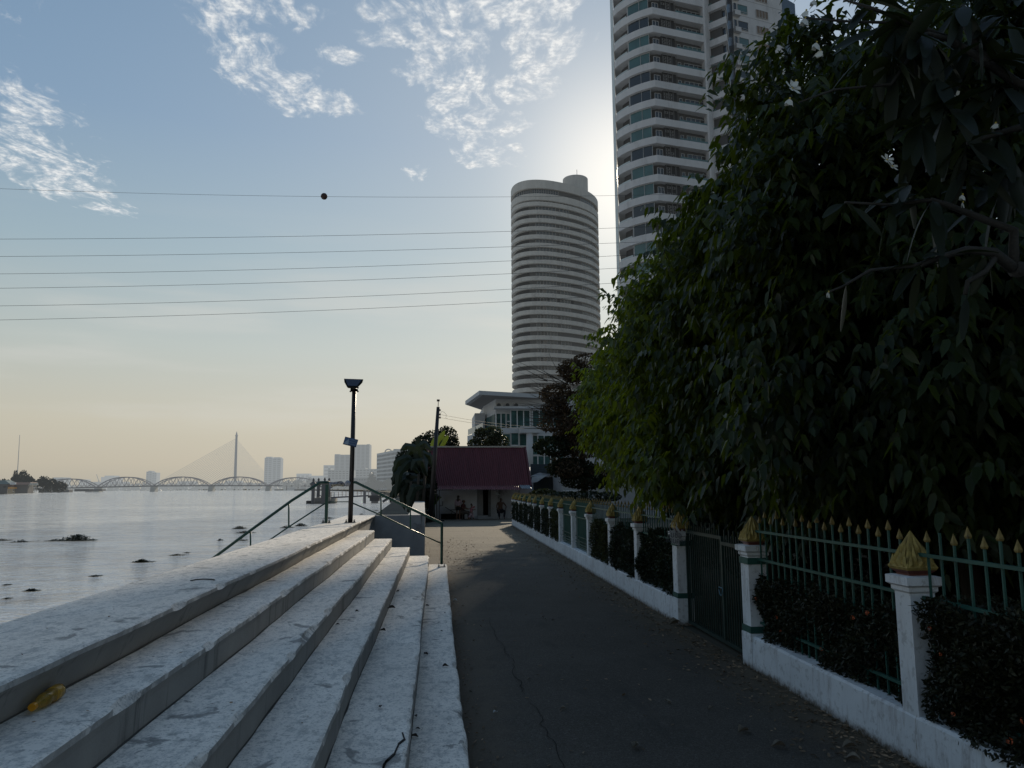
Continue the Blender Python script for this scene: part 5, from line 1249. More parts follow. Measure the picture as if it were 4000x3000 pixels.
def twig_leaves(P0, N0, per=9, tw=.38, L=(.11, .17), W=.42, droop=.9, bend=.3):
    n = len(P0); d = nrmz(N0+rg.normal(size=(n, 3))*.55+np.array([0, 0, .15])); ln = tw*rg.uniform(.6, 1.3, (n, 1))
    s = (np.arange(per)+.6)/per; s_ = s[None, :, None]
    pts = P0[:, None, :]+d[:, None, :]*ln[:, None, :]*(s_-.5)+np.array([0, 0, -1.])*ln[:, None, :]*.35*s_**2
    side = nrmz(np.cross(d, np.array([0, 0, 1.])))[:, None, :]*np.where(np.arange(per) % 2, 1, -1)[None, :, None]
    ld = side*.75+d[:, None, :]*.5+np.array([0, 0, -1.])*droop*rg.uniform(.4, 1.4, (n, per, 1))+rg.normal(size=(n, per, 3))*.22
    pts = pts.reshape(-1, 3); ld = nrmz(ld.reshape(-1, 3)); up = nrmz(np.array([0, 0, 1.])+rg.normal(size=pts.shape)*.35+np.repeat(N0, per, 0)*.6)
    LL = rg.uniform(L[0], L[1], len(pts)); return leaves_np(pts, ld, up, LL, LL*W*rg.uniform(.85, 1.15, len(pts)), bend)
def fill_np(E, n, size, sh=.78):
    V, Fc = tri_cloud([e[0] for e in E], [tuple(x*sh for x in e[1]) for e in E], n, size); return V, Fc
def branches(root, x, y, z0, tips, r0, m, fork=.45):
    mb = MB(); top = Vector((x, y, z0))
    for tp in tips:
        tp = Vector(tp); a = Vector((x, y, z0)); mid = a.lerp(tp, .5)+Vector((rnd.uniform(-.2, .2), rnd.uniform(-.2, .2), rnd.uniform(.0, .35)))
        mb.tube([a, a.lerp(mid, .5)+Vector((0, 0, .08)), mid, tp], [r0*fork*1.2, r0*fork, r0*fork*.6, r0*.1], 6)
    return mb.build('limbs', m, root, True)
M['leafA'] = leafmat('glossy_green_leaf', (.036, .058, .009), (.34, .42, .02), rough=.42, tr=.36, spec=.3, scale=.7)
M['leafB'] = leafmat('shaded_green_leaf', (.021, .034, .009), (.17, .22, .015), rough=.42, tr=.32, spec=.3, scale=.7)  # darker copy of leafA; the near tree's shade is in the colour
M['leafC'] = leafmat('lit_green_leaf', (.048, .078, .010), (.42, .50, .03), rough=.42, tr=.42, spec=.3, scale=.8)  # brighter copy of leafA; light on the left edge is in the colour
M['core'] = leafmat('shaded_inner_leaf', (.006, .010, .005), (.008, .014, .003), rough=.8, tr=.08, spec=.1)  # near black: shade inside the crown is painted into the leaf
M['bark'] = mat('grey_brown_bark', (.055, .045, .035), .9, var=.4, scale=6., bump=.8, vs=(1, 1, .3))
def leafy_tree(lab, E, trunk, ntw, m, L=(.11, .17), per=9, group=None, core=5000, tw=.38, lo=-9, name='leafy_tree', corem=None, csize=.26, jit=.25):
    x, y = trunk; root = thing(name, lab, 'tree', (x, y, 0), group)
    nc = ntw//7; Pc, Nc = crown_surface(E, nc, jit, lo+.1); k_ = rg.integers(0, nc, ntw); Pu, Nu = crown_surface(E, ntw, jit, lo)
    P0 = Pc[k_]+Nc[k_]*rg.uniform(-.12, .22, (ntw, 1))+rg.normal(size=(ntw, 3))*np.array([.16, .16, .10]); N0 = nrmz(Nc[k_]+rg.normal(size=(ntw, 3))*.35); um = rg.uniform(size=ntw) < .45; P0[um] = Pu[um]; N0[um] = Nu[um]; V, Fc = twig_leaves(P0, N0, per, tw, L, W=.54, droop=.8, bend=.42); mesh_np('crown', V, Fc, m, root)
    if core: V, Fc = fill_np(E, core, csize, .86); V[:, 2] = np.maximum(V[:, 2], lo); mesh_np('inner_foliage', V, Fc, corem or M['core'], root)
    zt = E[0][0][2]; tr = MB().tube([(x, y, -.1), (x+.05, y, .8), (x-.04, y+.05, zt*.55)], [.17, .13, .11], 10).build('trunk', M['bark'], root, True)
    branches(root, x-.04, y+.05, zt*.5, [tuple(np.array(e[0])+np.array([rnd.uniform(-.8, .8), rnd.uniform(-.8, .8), rnd.uniform(0, .9)])) for e in E for _ in range(3)], .13, M['bark'])
    return root
# main wall of foliage overhanging the fence: three trees
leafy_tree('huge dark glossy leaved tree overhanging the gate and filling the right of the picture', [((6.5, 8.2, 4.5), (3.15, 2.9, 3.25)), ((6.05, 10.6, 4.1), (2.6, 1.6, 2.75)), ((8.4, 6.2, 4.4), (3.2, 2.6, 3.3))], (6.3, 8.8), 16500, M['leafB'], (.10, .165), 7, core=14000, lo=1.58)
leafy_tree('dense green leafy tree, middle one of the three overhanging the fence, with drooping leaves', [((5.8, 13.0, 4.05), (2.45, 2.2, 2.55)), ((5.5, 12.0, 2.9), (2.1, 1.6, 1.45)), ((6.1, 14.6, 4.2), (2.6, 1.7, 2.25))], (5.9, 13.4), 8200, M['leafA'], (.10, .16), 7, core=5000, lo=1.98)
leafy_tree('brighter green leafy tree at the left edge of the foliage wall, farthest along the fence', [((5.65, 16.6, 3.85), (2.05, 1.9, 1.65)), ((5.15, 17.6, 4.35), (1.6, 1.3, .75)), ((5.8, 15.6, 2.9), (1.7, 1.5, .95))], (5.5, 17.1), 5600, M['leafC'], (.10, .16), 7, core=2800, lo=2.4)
# trees added behind to darken the garden under the canopy
M['leafD'] = leafmat('dark_background_leaf', (.010, .018, .008), (.02, .035, .006), rough=.6, tr=.2, spec=.15)  # albedo kept very low so the garden's gloom sits in the colour
def back_tree(lab, c, r, n, size=.34, m=None, lo=.1, name='darkening_tree', group='dark trees added in the garden behind the fence'):
    root = thing(name, lab, 'tree', (c[0], c[1], 0), group)
    V, Fc = tri_cloud([c, (c[0]-r[0]*.3, c[1]-r[1]*.3, c[2]*.8), (c[0]+r[0]*.3, c[1], c[2]*1.1)], [r, tuple(x*.8 for x in r), tuple(x*.8 for x in r)], n, size); V[:, 2] = np.maximum(V[:, 2], lo)
    mesh_np('crown', V, Fc, m or M['leafD'], root); MB().tube([(c[0], c[1], -.1), (c[0]+.1, c[1], c[2]*.6), (c[0], c[1], c[2])], [.2, .15, .05], 8).build('trunk', M['bark'], root, True)
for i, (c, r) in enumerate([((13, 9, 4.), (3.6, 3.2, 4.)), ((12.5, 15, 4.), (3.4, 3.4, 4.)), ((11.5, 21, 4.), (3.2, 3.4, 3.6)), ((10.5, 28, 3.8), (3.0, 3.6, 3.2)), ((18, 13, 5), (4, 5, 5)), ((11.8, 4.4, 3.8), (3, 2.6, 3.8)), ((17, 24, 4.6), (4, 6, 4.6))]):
    back_tree('dark tree added behind the foliage wall to darken the garden under the crowns', c, r, 5200)
# understorey shrubs making the dark band below the crowns
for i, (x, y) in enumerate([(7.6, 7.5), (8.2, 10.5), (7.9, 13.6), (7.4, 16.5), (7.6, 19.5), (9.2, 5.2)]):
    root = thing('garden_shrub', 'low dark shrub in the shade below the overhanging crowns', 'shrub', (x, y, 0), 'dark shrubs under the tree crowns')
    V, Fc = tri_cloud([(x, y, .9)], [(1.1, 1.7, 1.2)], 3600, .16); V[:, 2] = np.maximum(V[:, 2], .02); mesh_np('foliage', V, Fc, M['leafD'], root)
# pale crooked small tree in the gloom
pg = thing('bare_tree', 'small pale crooked leafless tree in the gloom behind the fence spikes', 'tree', P(3550, 2020, 8.6)); mb = MB()
def b8(*pts, r=.02): mb.tube([P(u, v, 8.3) for u, v in pts], [r]+[r*.7]*(len(pts)-2)+[.004], 6)
b8((3548, 2060), (3549, 2010), (3556, 1972), (3545, 1955), (3530, 1945), r=.022); b8((3556, 1972), (3572, 1962), (3590, 1950), r=.014); b8((3556, 1972), (3553, 1956), (3562, 1942), r=.012)
b8((3598, 2060), (3604, 2022), (3600, 1996), (3612, 1975), (3604, 1955), r=.014); b8((3545, 1955), (3520, 1958), (3510, 1950), r=.01); b8((3590, 1950), (3612, 1946), (3625, 1952), r=.008); b8((3572, 1962), (3580, 1945), (3570, 1938), r=.008)
mb.build('trunk', mat('pale_bark', (.22, .20, .20), .8), pg, True)
# ------------------------------------------------------------------ hedges in the fence bays
M['hedge'] = leafmat('hedge_leaf', (.018, .026, .012), (.03, .05, .008), rough=.5, tr=.15, spec=.35, scale=2.2)
M['hedgey'] = leafmat('olive_hedge_leaf', (.040, .042, .012), (.06, .08, .01), rough=.5, tr=.15, spec=.3, scale=2.2)
M['hedger'] = leafmat('ixora_leaf', (.024, .026, .013), (.03, .045, .008), rough=.5, tr=.12, spec=.3, scale=3.)
M['ixora'] = mat('orange_flower', (.50, .10, .03), .6, var=.3, scale=20., bump=0)
def hedge(lab, y0, y1, z0, z1, n, m, x0=-.06, x1=.35, size=.045, flowers=0, group='clipped hedge bushes in the fence bays', seed=1, rag=.1):
    ym = (y0+y1)/2; root = thing('hedge', lab, 'hedge', (FX(ym)+.1, ym, .36), group)
    q = rg.uniform(size=(n, 3)); face = rg.uniform(size=n)
    y = y0+(y1-y0)*q[:, 1]; z = z0+(z1-z0)*q[:, 2]; x = x0+(x1-x0)*q[:, 0]
    x = np.where(face < .55, x0+np.abs(rg.normal(size=n))*.05, x); z = np.where((face > .55) & (face < .75), z1-np.abs(rg.normal(size=n))*.05, z)
    e = np.where((face > .75) & (face < .9)); y[e] = np.where(rg.uniform(size=len(e[0])) < .5, y0+np.abs(rg.normal(size=len(e[0])))*.04, y1-np.abs(rg.normal(size=len(e[0])))*.04)
    zs = (z-z0)/(z1-z0); lump = rag*(np.sin(y*4.1+seed)*.6+np.sin(y*9.7+seed*2)*.4+np.sin(z*7+seed*3)*.4)
    x = x+lump*.45-.04*np.sin(z*9+y*5); z = z0+zs*(z1-z0+lump*(.9))-.08*((2*(y-y0)/(y1-y0)-1)**6)*zs
    p = np.stack([FX(0)+.0134*y+x, y, z], 1); d = nrmz(rg.normal(size=(n, 3))+np.array([-.7, 0, .5])); up = nrmz(rg.normal(size=(n, 3))+np.array([0, 0, 1.]))
    L = rg.uniform(.7, 1.4, n)*size; V, Fc = leaves_np(p, d, up, L, L*.45, .1); mesh_np('foliage', V, Fc, m, root)
    MB().box(FX(ym)+x0+.10, FX(ym)+x1-.05, y0+.1, y1-.1, z0, z1-.14).build('dark_core_box', M['core'], root)  # plain dark box; the hedge's inner shade is put into its colour
    r = random.Random(seed*7)
    for k in range(flowers):
        yy = r.uniform(y0+.1, y1-.1); zz = r.uniform(z0+.15, z1); c = Vector((FX(yy)+x0-.05+rag*.45*(math.sin(yy*4.1+seed)*.6+math.sin(yy*9.7+seed*2)*.4)-.02, yy, zz)); mb = MB(); s = r.uniform(.5, 1.1)
        for _ in range(16):
            v = Vector((r.gauss(0, 1), r.gauss(0, 1), r.gauss(0, 1))).normalized(); a = c+v*.022*s; t1 = v.orthogonal().normalized(); t2 = v.cross(t1); w = .008*s
            mb.quad(a+t1*w, a+t2*w, a-t1*w, a-t2*w)
        mb.build('flower', M['ixora'], root)
    return root
hedge('big bushy hedge with small orange flowers at the right edge, spilling over the nearest bay', 3.2, 5.60, .36, 1.30, 15000, M['hedger'], -.10, .50, .042, 9, None, 3, .09)
hedge('bushy flowering hedge between the nearest pillar and the gate, behind the spikes', 5.95, 8.86, .34, 1.08, 17000, M['hedger'], -.03, .55, .042, 6, None, 8, .10)
hedge('loose dark hedge just beyond the gate, left of the torn poster', 11.95, 14.3, .38, 1.22, 8000, M['hedge'], -.08, .40, .05, 0, seed=4, rag=.16)
hedge('tall dark hedge in the second bay beyond the gate', 14.52, 16.7, .36, 1.24, 7000, M['hedge'], -.10, .35, .045, 0, seed=6, rag=.1)
hedge('yellowish olive hedge with a rounded top in the third bay beyond the gate', 16.9, 19.0, .40, 1.30, 6000, M['hedgey'], -.10, .30, .045, 0, seed=9, rag=.08)
for i in range(8, 16):
    lab = ('dark clipped hedge in the %s fence bay beyond the gate' % ordn[i+1]) if i < 15 else 'dark clipped hedge in the last fence bay by the house'
    hedge(lab, PY[i]+.12, PY[i+1]-.12, .36, 1.28, 2600, M['hedge'] if i != 8 else M['hedgey'], -.12, .25, .06, 0, seed=i, rag=.05)
# yellow green shrubs peeping over the far fence
for lab, u, v, Y, w, m, h in [('yellow green shrub top peeping over the far part of the fence', 2128, 1925, 36, .75, M['hedgey'], .45), ('long green creeper mound peeping over the middle of the fence', 2270, 1932, 30, 1.6, M['hedge'], .40)]:
    c = P(u, v, Y); root = thing('shrub', lab, 'shrub', (c.x, Y, 0)); V, Fc = tri_cloud([(c.x, Y, c.z-.1)], [(w, w*.6, h*.6)], 1500, .11); mesh_np('foliage', V, Fc, m, root)
    MB().tube([(c.x, Y, 0), (c.x, Y, c.z-.1)], [.05, .03], 6).build('stem', M['bark'], root)
# ------------------------------------------------------------------ brown feathery tree
br = thing('brown_tree', 'brownish feathery tree with bare twigs reaching left in front of the glass house', 'tree', (6.9, 37, 0))
M['brown'] = leafmat('brown_dry_leaf', (.065, .045, .028), (.12, .08, .03), rough=.7, tr=.2, spec=.15)
M['brown2'] = leafmat('dark_feathery_leaf', (.020, .026, .014), (.03, .045, .01), rough=.7, tr=.2, spec=.15)
r = random.Random(8); cs_, rs_ = [], []
while len(cs_) < 46:
    u, v = r.uniform(2070, 2400), r.uniform(1400, 1880)
    if u < 2110+abs(v-1600)*.35 or v < 1640-(u-2050)*1.35: continue
    q = r.uniform(.45, .8); cs_.append(tuple(P(u+20, v, 37+r.uniform(-.9, .9)))); rs_.append((q*1.15, q, q*.75))
V, Fc = tri_cloud(cs_, rs_, 26000, .115)
mesh_np('crown', V, Fc, M['brown'], br)
V, Fc = tri_cloud([tuple(P(2170, 1745, 37)), tuple(P(2230, 1830, 37)), tuple(P(2290, 1880, 37))], [(1.1, .9, .5), (1.2, 1., .5), (1.3, 1., .4)], 5000, .13); mesh_np('lower_foliage', V, Fc, M['brown2'], br)
MB().tube([(6.95, 37, -.1), P(2286, 1880, 37), P(2270, 1750, 37), P(2240, 1600, 37)], [.22, .18, .13, .04], 8).build('trunk', M['bark'], br, True)
mb = MB(); r = random.Random(11)
for k in range(64):
    u0, v0 = r.uniform(2120, 2230), r.uniform(1480, 1680); L_ = r.uniform(60, 210); a = R(r.uniform(150, 205)) if v0 > 1520 else R(r.uniform(115, 190))
    pts = [P(u0+L_*s*math.cos(a)+6*math.sin(s*3+k), v0-L_*s*math.sin(a)*.75-14*s*s, 36.8+r.uniform(-.3, .3)) for s in (0, .35, .7, 1)]
    if pts[-1].x > P(2000, 1600, 36.8).x: mb.tube(pts, [.028, .018, .010, .003], 4, False)
mb.build('bare_twigs', M['bark'], br)
# ------------------------------------------------------------------ trees around the house
t2_ = thing('small_tree', 'feathery dark tree in front of the modern house above the maroon roof', 'tree', P(1930, 1800, 62))
V, Fc = tri_cloud([tuple(P(1905, 1715, 62)), tuple(P(1870, 1735, 62)), tuple(P(1945, 1725, 62)), tuple(P(1880, 1690, 62)), tuple(P(1930, 1690, 62))], [(1.2, .8, .9), (.9, .8, .5), (.9, .8, .6), (.55, .5, .4), (.7, .5, .5)], 3600, .17); mesh_np('crown', V, Fc, leafmat('bronze_green_leaf', (.035, .04, .02), (.07, .09, .02), tr=.25), t2_)
MB().tube([P(1930, 2000, 62), P(1915, 1760, 62), P(1905, 1715, 62)], [.12, .08, .03], 6).build('trunk', M['bark'], t2_)
t3_ = thing('round_tree', 'dark round tree behind the leaning pole at the left end of the maroon roof', 'tree', P(1720, 1850, 62))
V, Fc = tri_cloud([tuple(P(1700, 1735, 60)), tuple(P(1745, 1710, 60)), tuple(P(1660, 1745, 60)), tuple(P(1640, 1780, 60)), tuple(P(1770, 1735, 60)), tuple(P(1620, 1850, 60)), tuple(P(1585, 1800, 60))], [(1.5, 1.2, 1.05), (.9, .8, .9), (1.1, 1, .9), (1.0, 1, 1.3), (.5, .5, .5), (1.5, 1.2, 1.8), (.8, .8, .9)], 9000, .17); mesh_np('crown', V, Fc, M['leafD2'] if 'leafD2' in M else leafmat('dark_mango_leaf', (.016, .022, .012), (.05, .07, .01), tr=.2), t3_)
MB().tube([P(1650, 2010, 60), P(1670, 1860, 60), P(1690, 1760, 60)], [.16, .12, .05], 6).build('trunk', M['bark'], t3_)
# banana clump
M['ban'] = leafmat('banana_leaf', (.020, .030, .020), (.02, .03, .008), rough=.5, tr=.2, spec=.3, scale=1.)
M['banb'] = leafmat('bright_banana_leaf', (.05, .08, .02), (.14, .20, .025), rough=.4, tr=.45, spec=.4, scale=1.)
def blade(mb, pts, w, fold=.25, n=14, torn=.0, seed=0):
    pts = [Vector(p) for p in pts]; r = random.Random(seed); vs = []
    def at(s):
        s *= len(pts)-1; i = min(int(s), len(pts)-2); f_ = s-i; return pts[i].lerp(pts[i+1], f_)
    for i in range(n+1):
        s = i/n; c = at(s); d = (at(min(1, s+.05))-at(max(0, s-.05))).normalized(); sd_ = d.cross(Vector((.2, -1, .3))).normalized(); u_ = sd_.cross(d)
        ww = w*(max(0, math.sin(math.pi*min(1, s*.93+.07)))**.55)*(1-torn*r.random()); vs += [c+sd_*ww/2-u_*ww*fold, c, c-sd_*ww/2-u_*ww*fold]
    o = len(mb.v); mb.v += [tuple(v) for v in vs]
    for i in range(n): mb.f += [(o+3*i, o+3*i+3, o+3*i+4, o+3*i+1), (o+3*i+1, o+3*i+4, o+3*i+5, o+3*i+2)]; mb.m += [0, 0]
bc = thing('banana_plants', 'dark clump of banana plants with drooping leaves overhanging the river wall', 'banana plant', P(1620, 1990, 46))
r = random.Random(3)
spec = [((1640, 1850), [(1600, 1800), (1560, 1850), (1545, 1950)]), ((1640, 1860), [(1590, 1855), (1545, 1905), (1522, 1965)]), ((1650, 1830), [(1620, 1745), (1590, 1740), (1562, 1760)]), ((1660, 1850), [(1640, 1760), (1605, 1760), (1580, 1800)]), ((1650, 1880), [(1600, 1880), (1575, 1930), (1580, 1995)]), ((1670, 1860), [(1650, 1800), (1625, 1800), (1605, 1840)]),
        ((1660, 1900), [(1620, 1900), (1600, 1950), (1600, 2010)]), ((1680, 1900), [(1650, 1880), (1620, 1900), (1612, 1990)]), ((1640, 1820), [(1590, 1785), (1555, 1800), (1535, 1850)]), ((1650, 1800), [(1640, 1740), (1660, 1730), (1690, 1760)]), ((1600, 1850), [(1570, 1830), (1545, 1850), (1532, 1900)]), ((1610, 1880), [(1580, 1870), (1560, 1890), (1548, 1935)]),
        ((1665, 1840), [(1655, 1770), (1680, 1780), (1690, 1830)]), ((1640, 1900), [(1615, 1930), (1610, 1980), (1622, 2020)]), ((1650, 1920), [(1640, 1940), (1630, 1980), (1640, 2035)])]
for k, (a, rest) in enumerate(spec):
    mb = MB(); Y = 47+r.uniform(-1.2, 1.5); blade(mb, [P(*a, 47)]+[P(u, v, Y) for u, v in rest], .62, .35, 16, .45, k); mb.build('leaf', M['ban'], bc)
for k, (a, b, m_) in enumerate([((1700, 1770), (1738, 1680), 1), ((1692, 1770), (1706, 1700), 1), ((1715, 1765), (1752, 1700), 1), ((1640, 1760), (1636, 1702), 0)]):
    mb = MB(); p0, p1 = P(*a, 55), P(*b, 55); blade(mb, [p0, p0.lerp(p1, .5)+Vector((-.1, 0, 0)), p1], .46, .2, 12, .15, 50+k); mb.build('leaf', M['banb'] if m_ else M['ban'], bc)
for (u, v0, v1) in ((1630, 2015, 1850), (1655, 2020, 1830), (1600, 2000, 1880)): MB().tube([P(u-4, v0, 47), P(u+6, v1, 47)], [.11, .07], 8).build('stem', M['bark'], bc, True)
V, Fc = tri_cloud([tuple(P(1640, 1830, 49)), tuple(P(1650, 1900, 49)), tuple(P(1610, 1840, 49.5)), tuple(P(1640, 1940, 49)), tuple(P(1590, 1890, 49.5))], [(1.0, .8, 1.3), (.9, .8, 1.), (1.0, .8, 1.2), (.8, .7, .9), (.8, .7, .9)], 7000, .16); mesh_np('undergrowth', V, Fc, M['leafD'], bc)
# plants and trellis beside the shack
tv = thing('trellis_arbour', 'rusty pipe arbour overgrown with creeper at the left end of the shack', 'arbour', P(1700, 2040, 47.5))
for u in (1683, 1706, 1716): MB().tube([P(u, 2044, 47.5), P(u, 1914, 47.5)], .025, 6).build('pipe', mat('rusty_pipe', (.05, .035, .03), .7) if u == 1683 else bpy.data.materials['rusty_pipe'], tv)
MB().bar(P(1640, 1914, 47.5), P(1770, 1914, 47.5), .05).build('cross_pipe', bpy.data.materials['rusty_pipe'], tv)
V, Fc = tri_cloud([tuple(P(1672, 1990, 48)), tuple(P(1665, 1930, 48)), tuple(P(1655, 1890, 48)), tuple(P(1682, 2020, 48)), tuple(P(1665, 2040, 47))], [(.36, .3, .9), (.5, .3, .5), (.5, .4, .35), (.3, .3, .4), (.28, .3, .3)], 3600, .10); mesh_np('creeper', V, Fc, M['hedge'], tv)
MB().bar(P(1706, 2033, 45.5), P(1735, 2034, 45.5), .35, .06).build('low_rack', M['dark'], tv)
pp_ = thing('potted_palm', 'small bright green palm behind the trellis pipes left of the wall', 'plant', P(1697, 1990, 49)); V = None
for k in range(16):
    mb = MB(); a = R(20+140*r.random()); c = P(1697, 1975, 49); tip = c+Vector((math.cos(a)*.5, r.uniform(-.2, .2), .3+math.sin(a)*.5)); blade(mb, [c, c.lerp(tip, .6)+Vector((0, 0, .12)), tip], .07, .2, 6, 0, k); mb.build('frond', M['banb'] if k % 2 else M['ban'], pp_)
MB().tube([P(1697, 2030, 49), P(1697, 1975, 49)], [.05, .03], 6).build('stem', M['bark'], pp_)
# ------------------------------------------------------------------ frangipani reaching in from the right
fr = thing('frangipani_tree', 'frangipani tree with long paddle shaped dark leaves and white flowers at the top right', 'tree', (5.4, 3.9, 0))
M['fleaf'] = leafmat('frangipani_leaf', (.013, .018, .011), (.05, .07, .008), rough=.5, tr=.2, spec=.25, scale=3.)
M['fbark'] = mat('frangipani_bark', (.040, .038, .034), .85, var=.3, scale=9., bump=.6)
M['petal'] = mat('white_petal', (.62, .62, .56), .6, var=.05, bump=0); M['petaly'] = mat('yellow_throat', (.55, .42, .08), .6)
YF_ = 3.9
mb = MB(); T0 = Vector((5.35, 3.9, -.1)); T1 = Vector((5.0, 4.0, 2.0)); J = P(3960, 1050, YF_)
mb.tube([T0, T1, Vector((4.3, 4.0, 3.2)), J], [.13, .11, .07, .045], 10)
J2 = Vector((4.6, 4.0, 4.6)); mb.tube([T1, Vector((5.0, 4.0, 3.6)), J2], [.10, .08, .05], 10); mb.build('trunk', M['fbark'], fr, True)
rosettes = []  # (tip uv, Y, parent point, direction angle deg on screen, n leaves, leaf length)
def brn(pts, r0, r1=.012):
    n = len(pts); MB().tube(pts, [r0+(r1-r0)*i/(n-1) for i in range(n)], 8).build('branch', M['fbark'], fr, True)
def Q(u, v, dy=0): return P(u, v, YF_+dy)
brn([J, Q(3880, 985), Q(3780, 975), Q(3690, 1000), Q(3600, 1035)], .034)
brn([Q(3900, 990), Q(3850, 1060), Q(3780, 1100), Q(3770, 1150)], .018)
brn([Q(3690, 1000), Q(3560, 1040), Q(3400, 1055), Q(3290, 1120), Q(3240, 1140)], .012, .005)
brn([J, Q(3960, 900), Q(3850, 860), Q(3700, 800), Q(3640, 780)], .03)
brn([J2, Q(3980, 330), Q(3850, 240), Q(3700, 150), Q(3620, 130)], .035)
brn([Q(3850, 240), Q(3780, 120), Q(3760, 20)], .025)
brn([Q(3700, 150), Q(3560, 90), Q(3400, 30), Q(3300, 0)], .016, .006)
brn([Q(3560, 90), Q(3330, 85), Q(3150, 70)], .010, .005)
brn([J2, Q(4050, 480), Q(3900, 520), Q(3780, 560)], .028)
brn([Q(3620, 130), Q(3480, 330), Q(3260, 350), Q(3120, 400)], .012, .004)
brn([Q(3640, 780), Q(3480, 800), Q(3300, 790)], .012, .006)
brn([J2, Q(4020, 60), Q(4000, -60)], .03)
def fl_leaf(mb, p, d, L, w, up, curl=.25):
    d = d.normalized(); s = d.cross(up).normalized(); u_ = s.cross(d); n = 9; vs = []
    for i in range(n+1):
        t_ = i/n; c = p+d*L*t_-Vector((0, 0, 1))*L*curl*t_*t_
        ww = w*(.12+.88*math.sin(math.pi*min(1, t_*.9+.0))**1.1) if t_ < .95 else w*.30
        if t_ < .12: ww = w*.12
        vs += [c+s*ww/2+u_*ww*.14, c, c-s*ww/2+u_*ww*.14]
    o = len(mb.v); mb.v += [tuple(v) for v in vs]
    for i in range(n): mb.f += [(o+3*i, o+3*i+3, o+3*i+4, o+3*i+1), (o+3*i+1, o+3*i+4, o+3*i+5, o+3*i+2)]; mb.m += [0, 0]
rr_ = random.Random(21); cntL = 0
def rosette(u, v, n, L, bias=(-.2, 0, -.6), dy=0, spread=1.):
    global cntL
    c = Q(u, v, dy)
    for k in range(n):
        d = Vector((rr_.gauss(0, .75)*spread, rr_.gauss(0, .6), rr_.gauss(0, .55)*spread))+Vector(bias)
        mb = MB(); fl_leaf(mb, c+d.normalized()*.02, d, L*rr_.uniform(.7, 1.15), L*.25*rr_.uniform(.85, 1.1), (Vector((0, 0, 1))+Vector((rr_.gauss(0, .6), rr_.gauss(0, .6)-.3, 0))).normalized(), rr_.uniform(.1, .4)); cntL += 1
        mb.build('leaf', M['fleaf'], fr, True)
for a in [(3560, 60, 10, .38), (3500, 250, 9, .36), (3700, 420, 9, .36), (3820, 120, 10, .38), (3900, 330, 9, .36), (3600, 480, 7, .32), (3950, 620, 8, .34), (3420, 180, 5, .3), (3620, 130, 11, .38), (3760, 20, 8, .32), (3500, 110, 7, .32), (3660, 300, 8, .33), (3850, 240, 7, .33), (3780, 560, 6, .28), (3640, 780, 10, .27, (-.3, 0, -.5)), (3600, 1035, 6, .22, (-.3, 0, -.4)), (3310, 1090, 2, .24, (-.3, 0, -.5)), (3900, 520, 5, .28), (3980, 330, 6, .30), (3400, 40, 3, .26), (3930, 60, 7, .30), (3780, 1140, 1, .22, (0, 0, -2)), (3960, 1200, 3, .22), (3900, 760, 6, .28), (3310, 790, 5, .20, (-.4, 0, -.3)), (3480, 800, 4, .22), (3420, 1050, 4, .2, (-.2, 0, -.8)), (3700, 1000, 5, .24), (3860, 980, 5, .26, (0, 0, -.8)), (3550, 720, 6, .24, (-.3, 0, -.6)), (3780, 650, 5, .28)]: rosette(*a)
def flower(u, v, s=.035, ang=0, dy=-.05, closed=False):
    c = Q(u, v, dy); ax = Vector((math.cos(ang)*.6, -.8, math.sin(ang)*.4)).normalized(); e = ax.orthogonal().normalized(); q = ax.cross(e); mb = MB(); mb.cur = 0
    for k in range(5):
        a = k*2*math.pi/5; d = (e*math.cos(a)+q*math.sin(a)); tn = (e*-math.sin(a)+q*math.cos(a))
        if closed: d = (d*.5+Vector((-.3, 0, -1))).normalized()
        mb.add([c, c+d*s*.6+tn*s*.36+ax*s*.15, c+d*s*1.25+tn*s*.2+ax*s*.3, c+d*s*1.1-tn*s*.3+ax*s*.25, c+d*s*.5-tn*s*.22+ax*s*.1], [(0, 1, 2, 3, 4)])
    mb.cur = 1; mb.lathe(c+ax*.002, [(.006, 0), (.004, .004)], 6, axis=ax); mb.build('flower', [M['petal'], M['petaly']], fr)
for u, v, s, cl_ in [(3465, 625, .034, 0), (3485, 650, .030, 0), (3235, 1140, .03, 1), (3145, 70, .05, 1), (3150, 40, .04, 1), (3190, 165, .05, 1), (3205, 195, .045, 1), (3095, 345, .045, 0), (3085, 385, .045, 1), (3110, 315, .04, 1), (3740, 380, .03, 0), (3890, 480, .035, 1), (3760, 760, .035, 1), (3180, 0, .04, 1), (3760, 790, .03, 1)]: flower(u, v, s, rr_.random()*3, closed=bool(cl_))
# ------------------------------------------------------------------ fallen leaves and grit
M['litter'] = leafmat('dry_fallen_leaf', (.24, .17, .11), (.10, .06, .03), rough=.8, tr=.1, spec=.2, scale=20.)
def litter(n, fn, size, lab, nm='leaf_litter'):
    p = np.array([fn() for _ in range(n)]); d = nrmz(rg.normal(size=(n, 3))*np.array([1, 1, .12])); up = nrmz(rg.normal(size=(n, 3))*.35+np.array([0, 0, 1.])); L = rg.uniform(.5, 1.5, n)*size
    p[:, 2] += L*.12; V, Fc = leaves_np(p, d, up, L, L*.42, -.05); mesh_np(nm, V, Fc, M['litter'], kind='stuff', label=lab, cat='leaf litter')
def f1():
    y = 2.5+39*rnd.random()**1.6; return (FX(y)-.13-abs(rnd.gauss(0, .30)), y, .014)
def f2():
    y = 2.5+17*rnd.random()**1.3; return (.26+abs(rnd.gauss(0, .09)), y, .014)
def f3():
    y = 2.6+36*rnd.random()**1.5; return (rnd.uniform(.4, 3.4), y, .014)
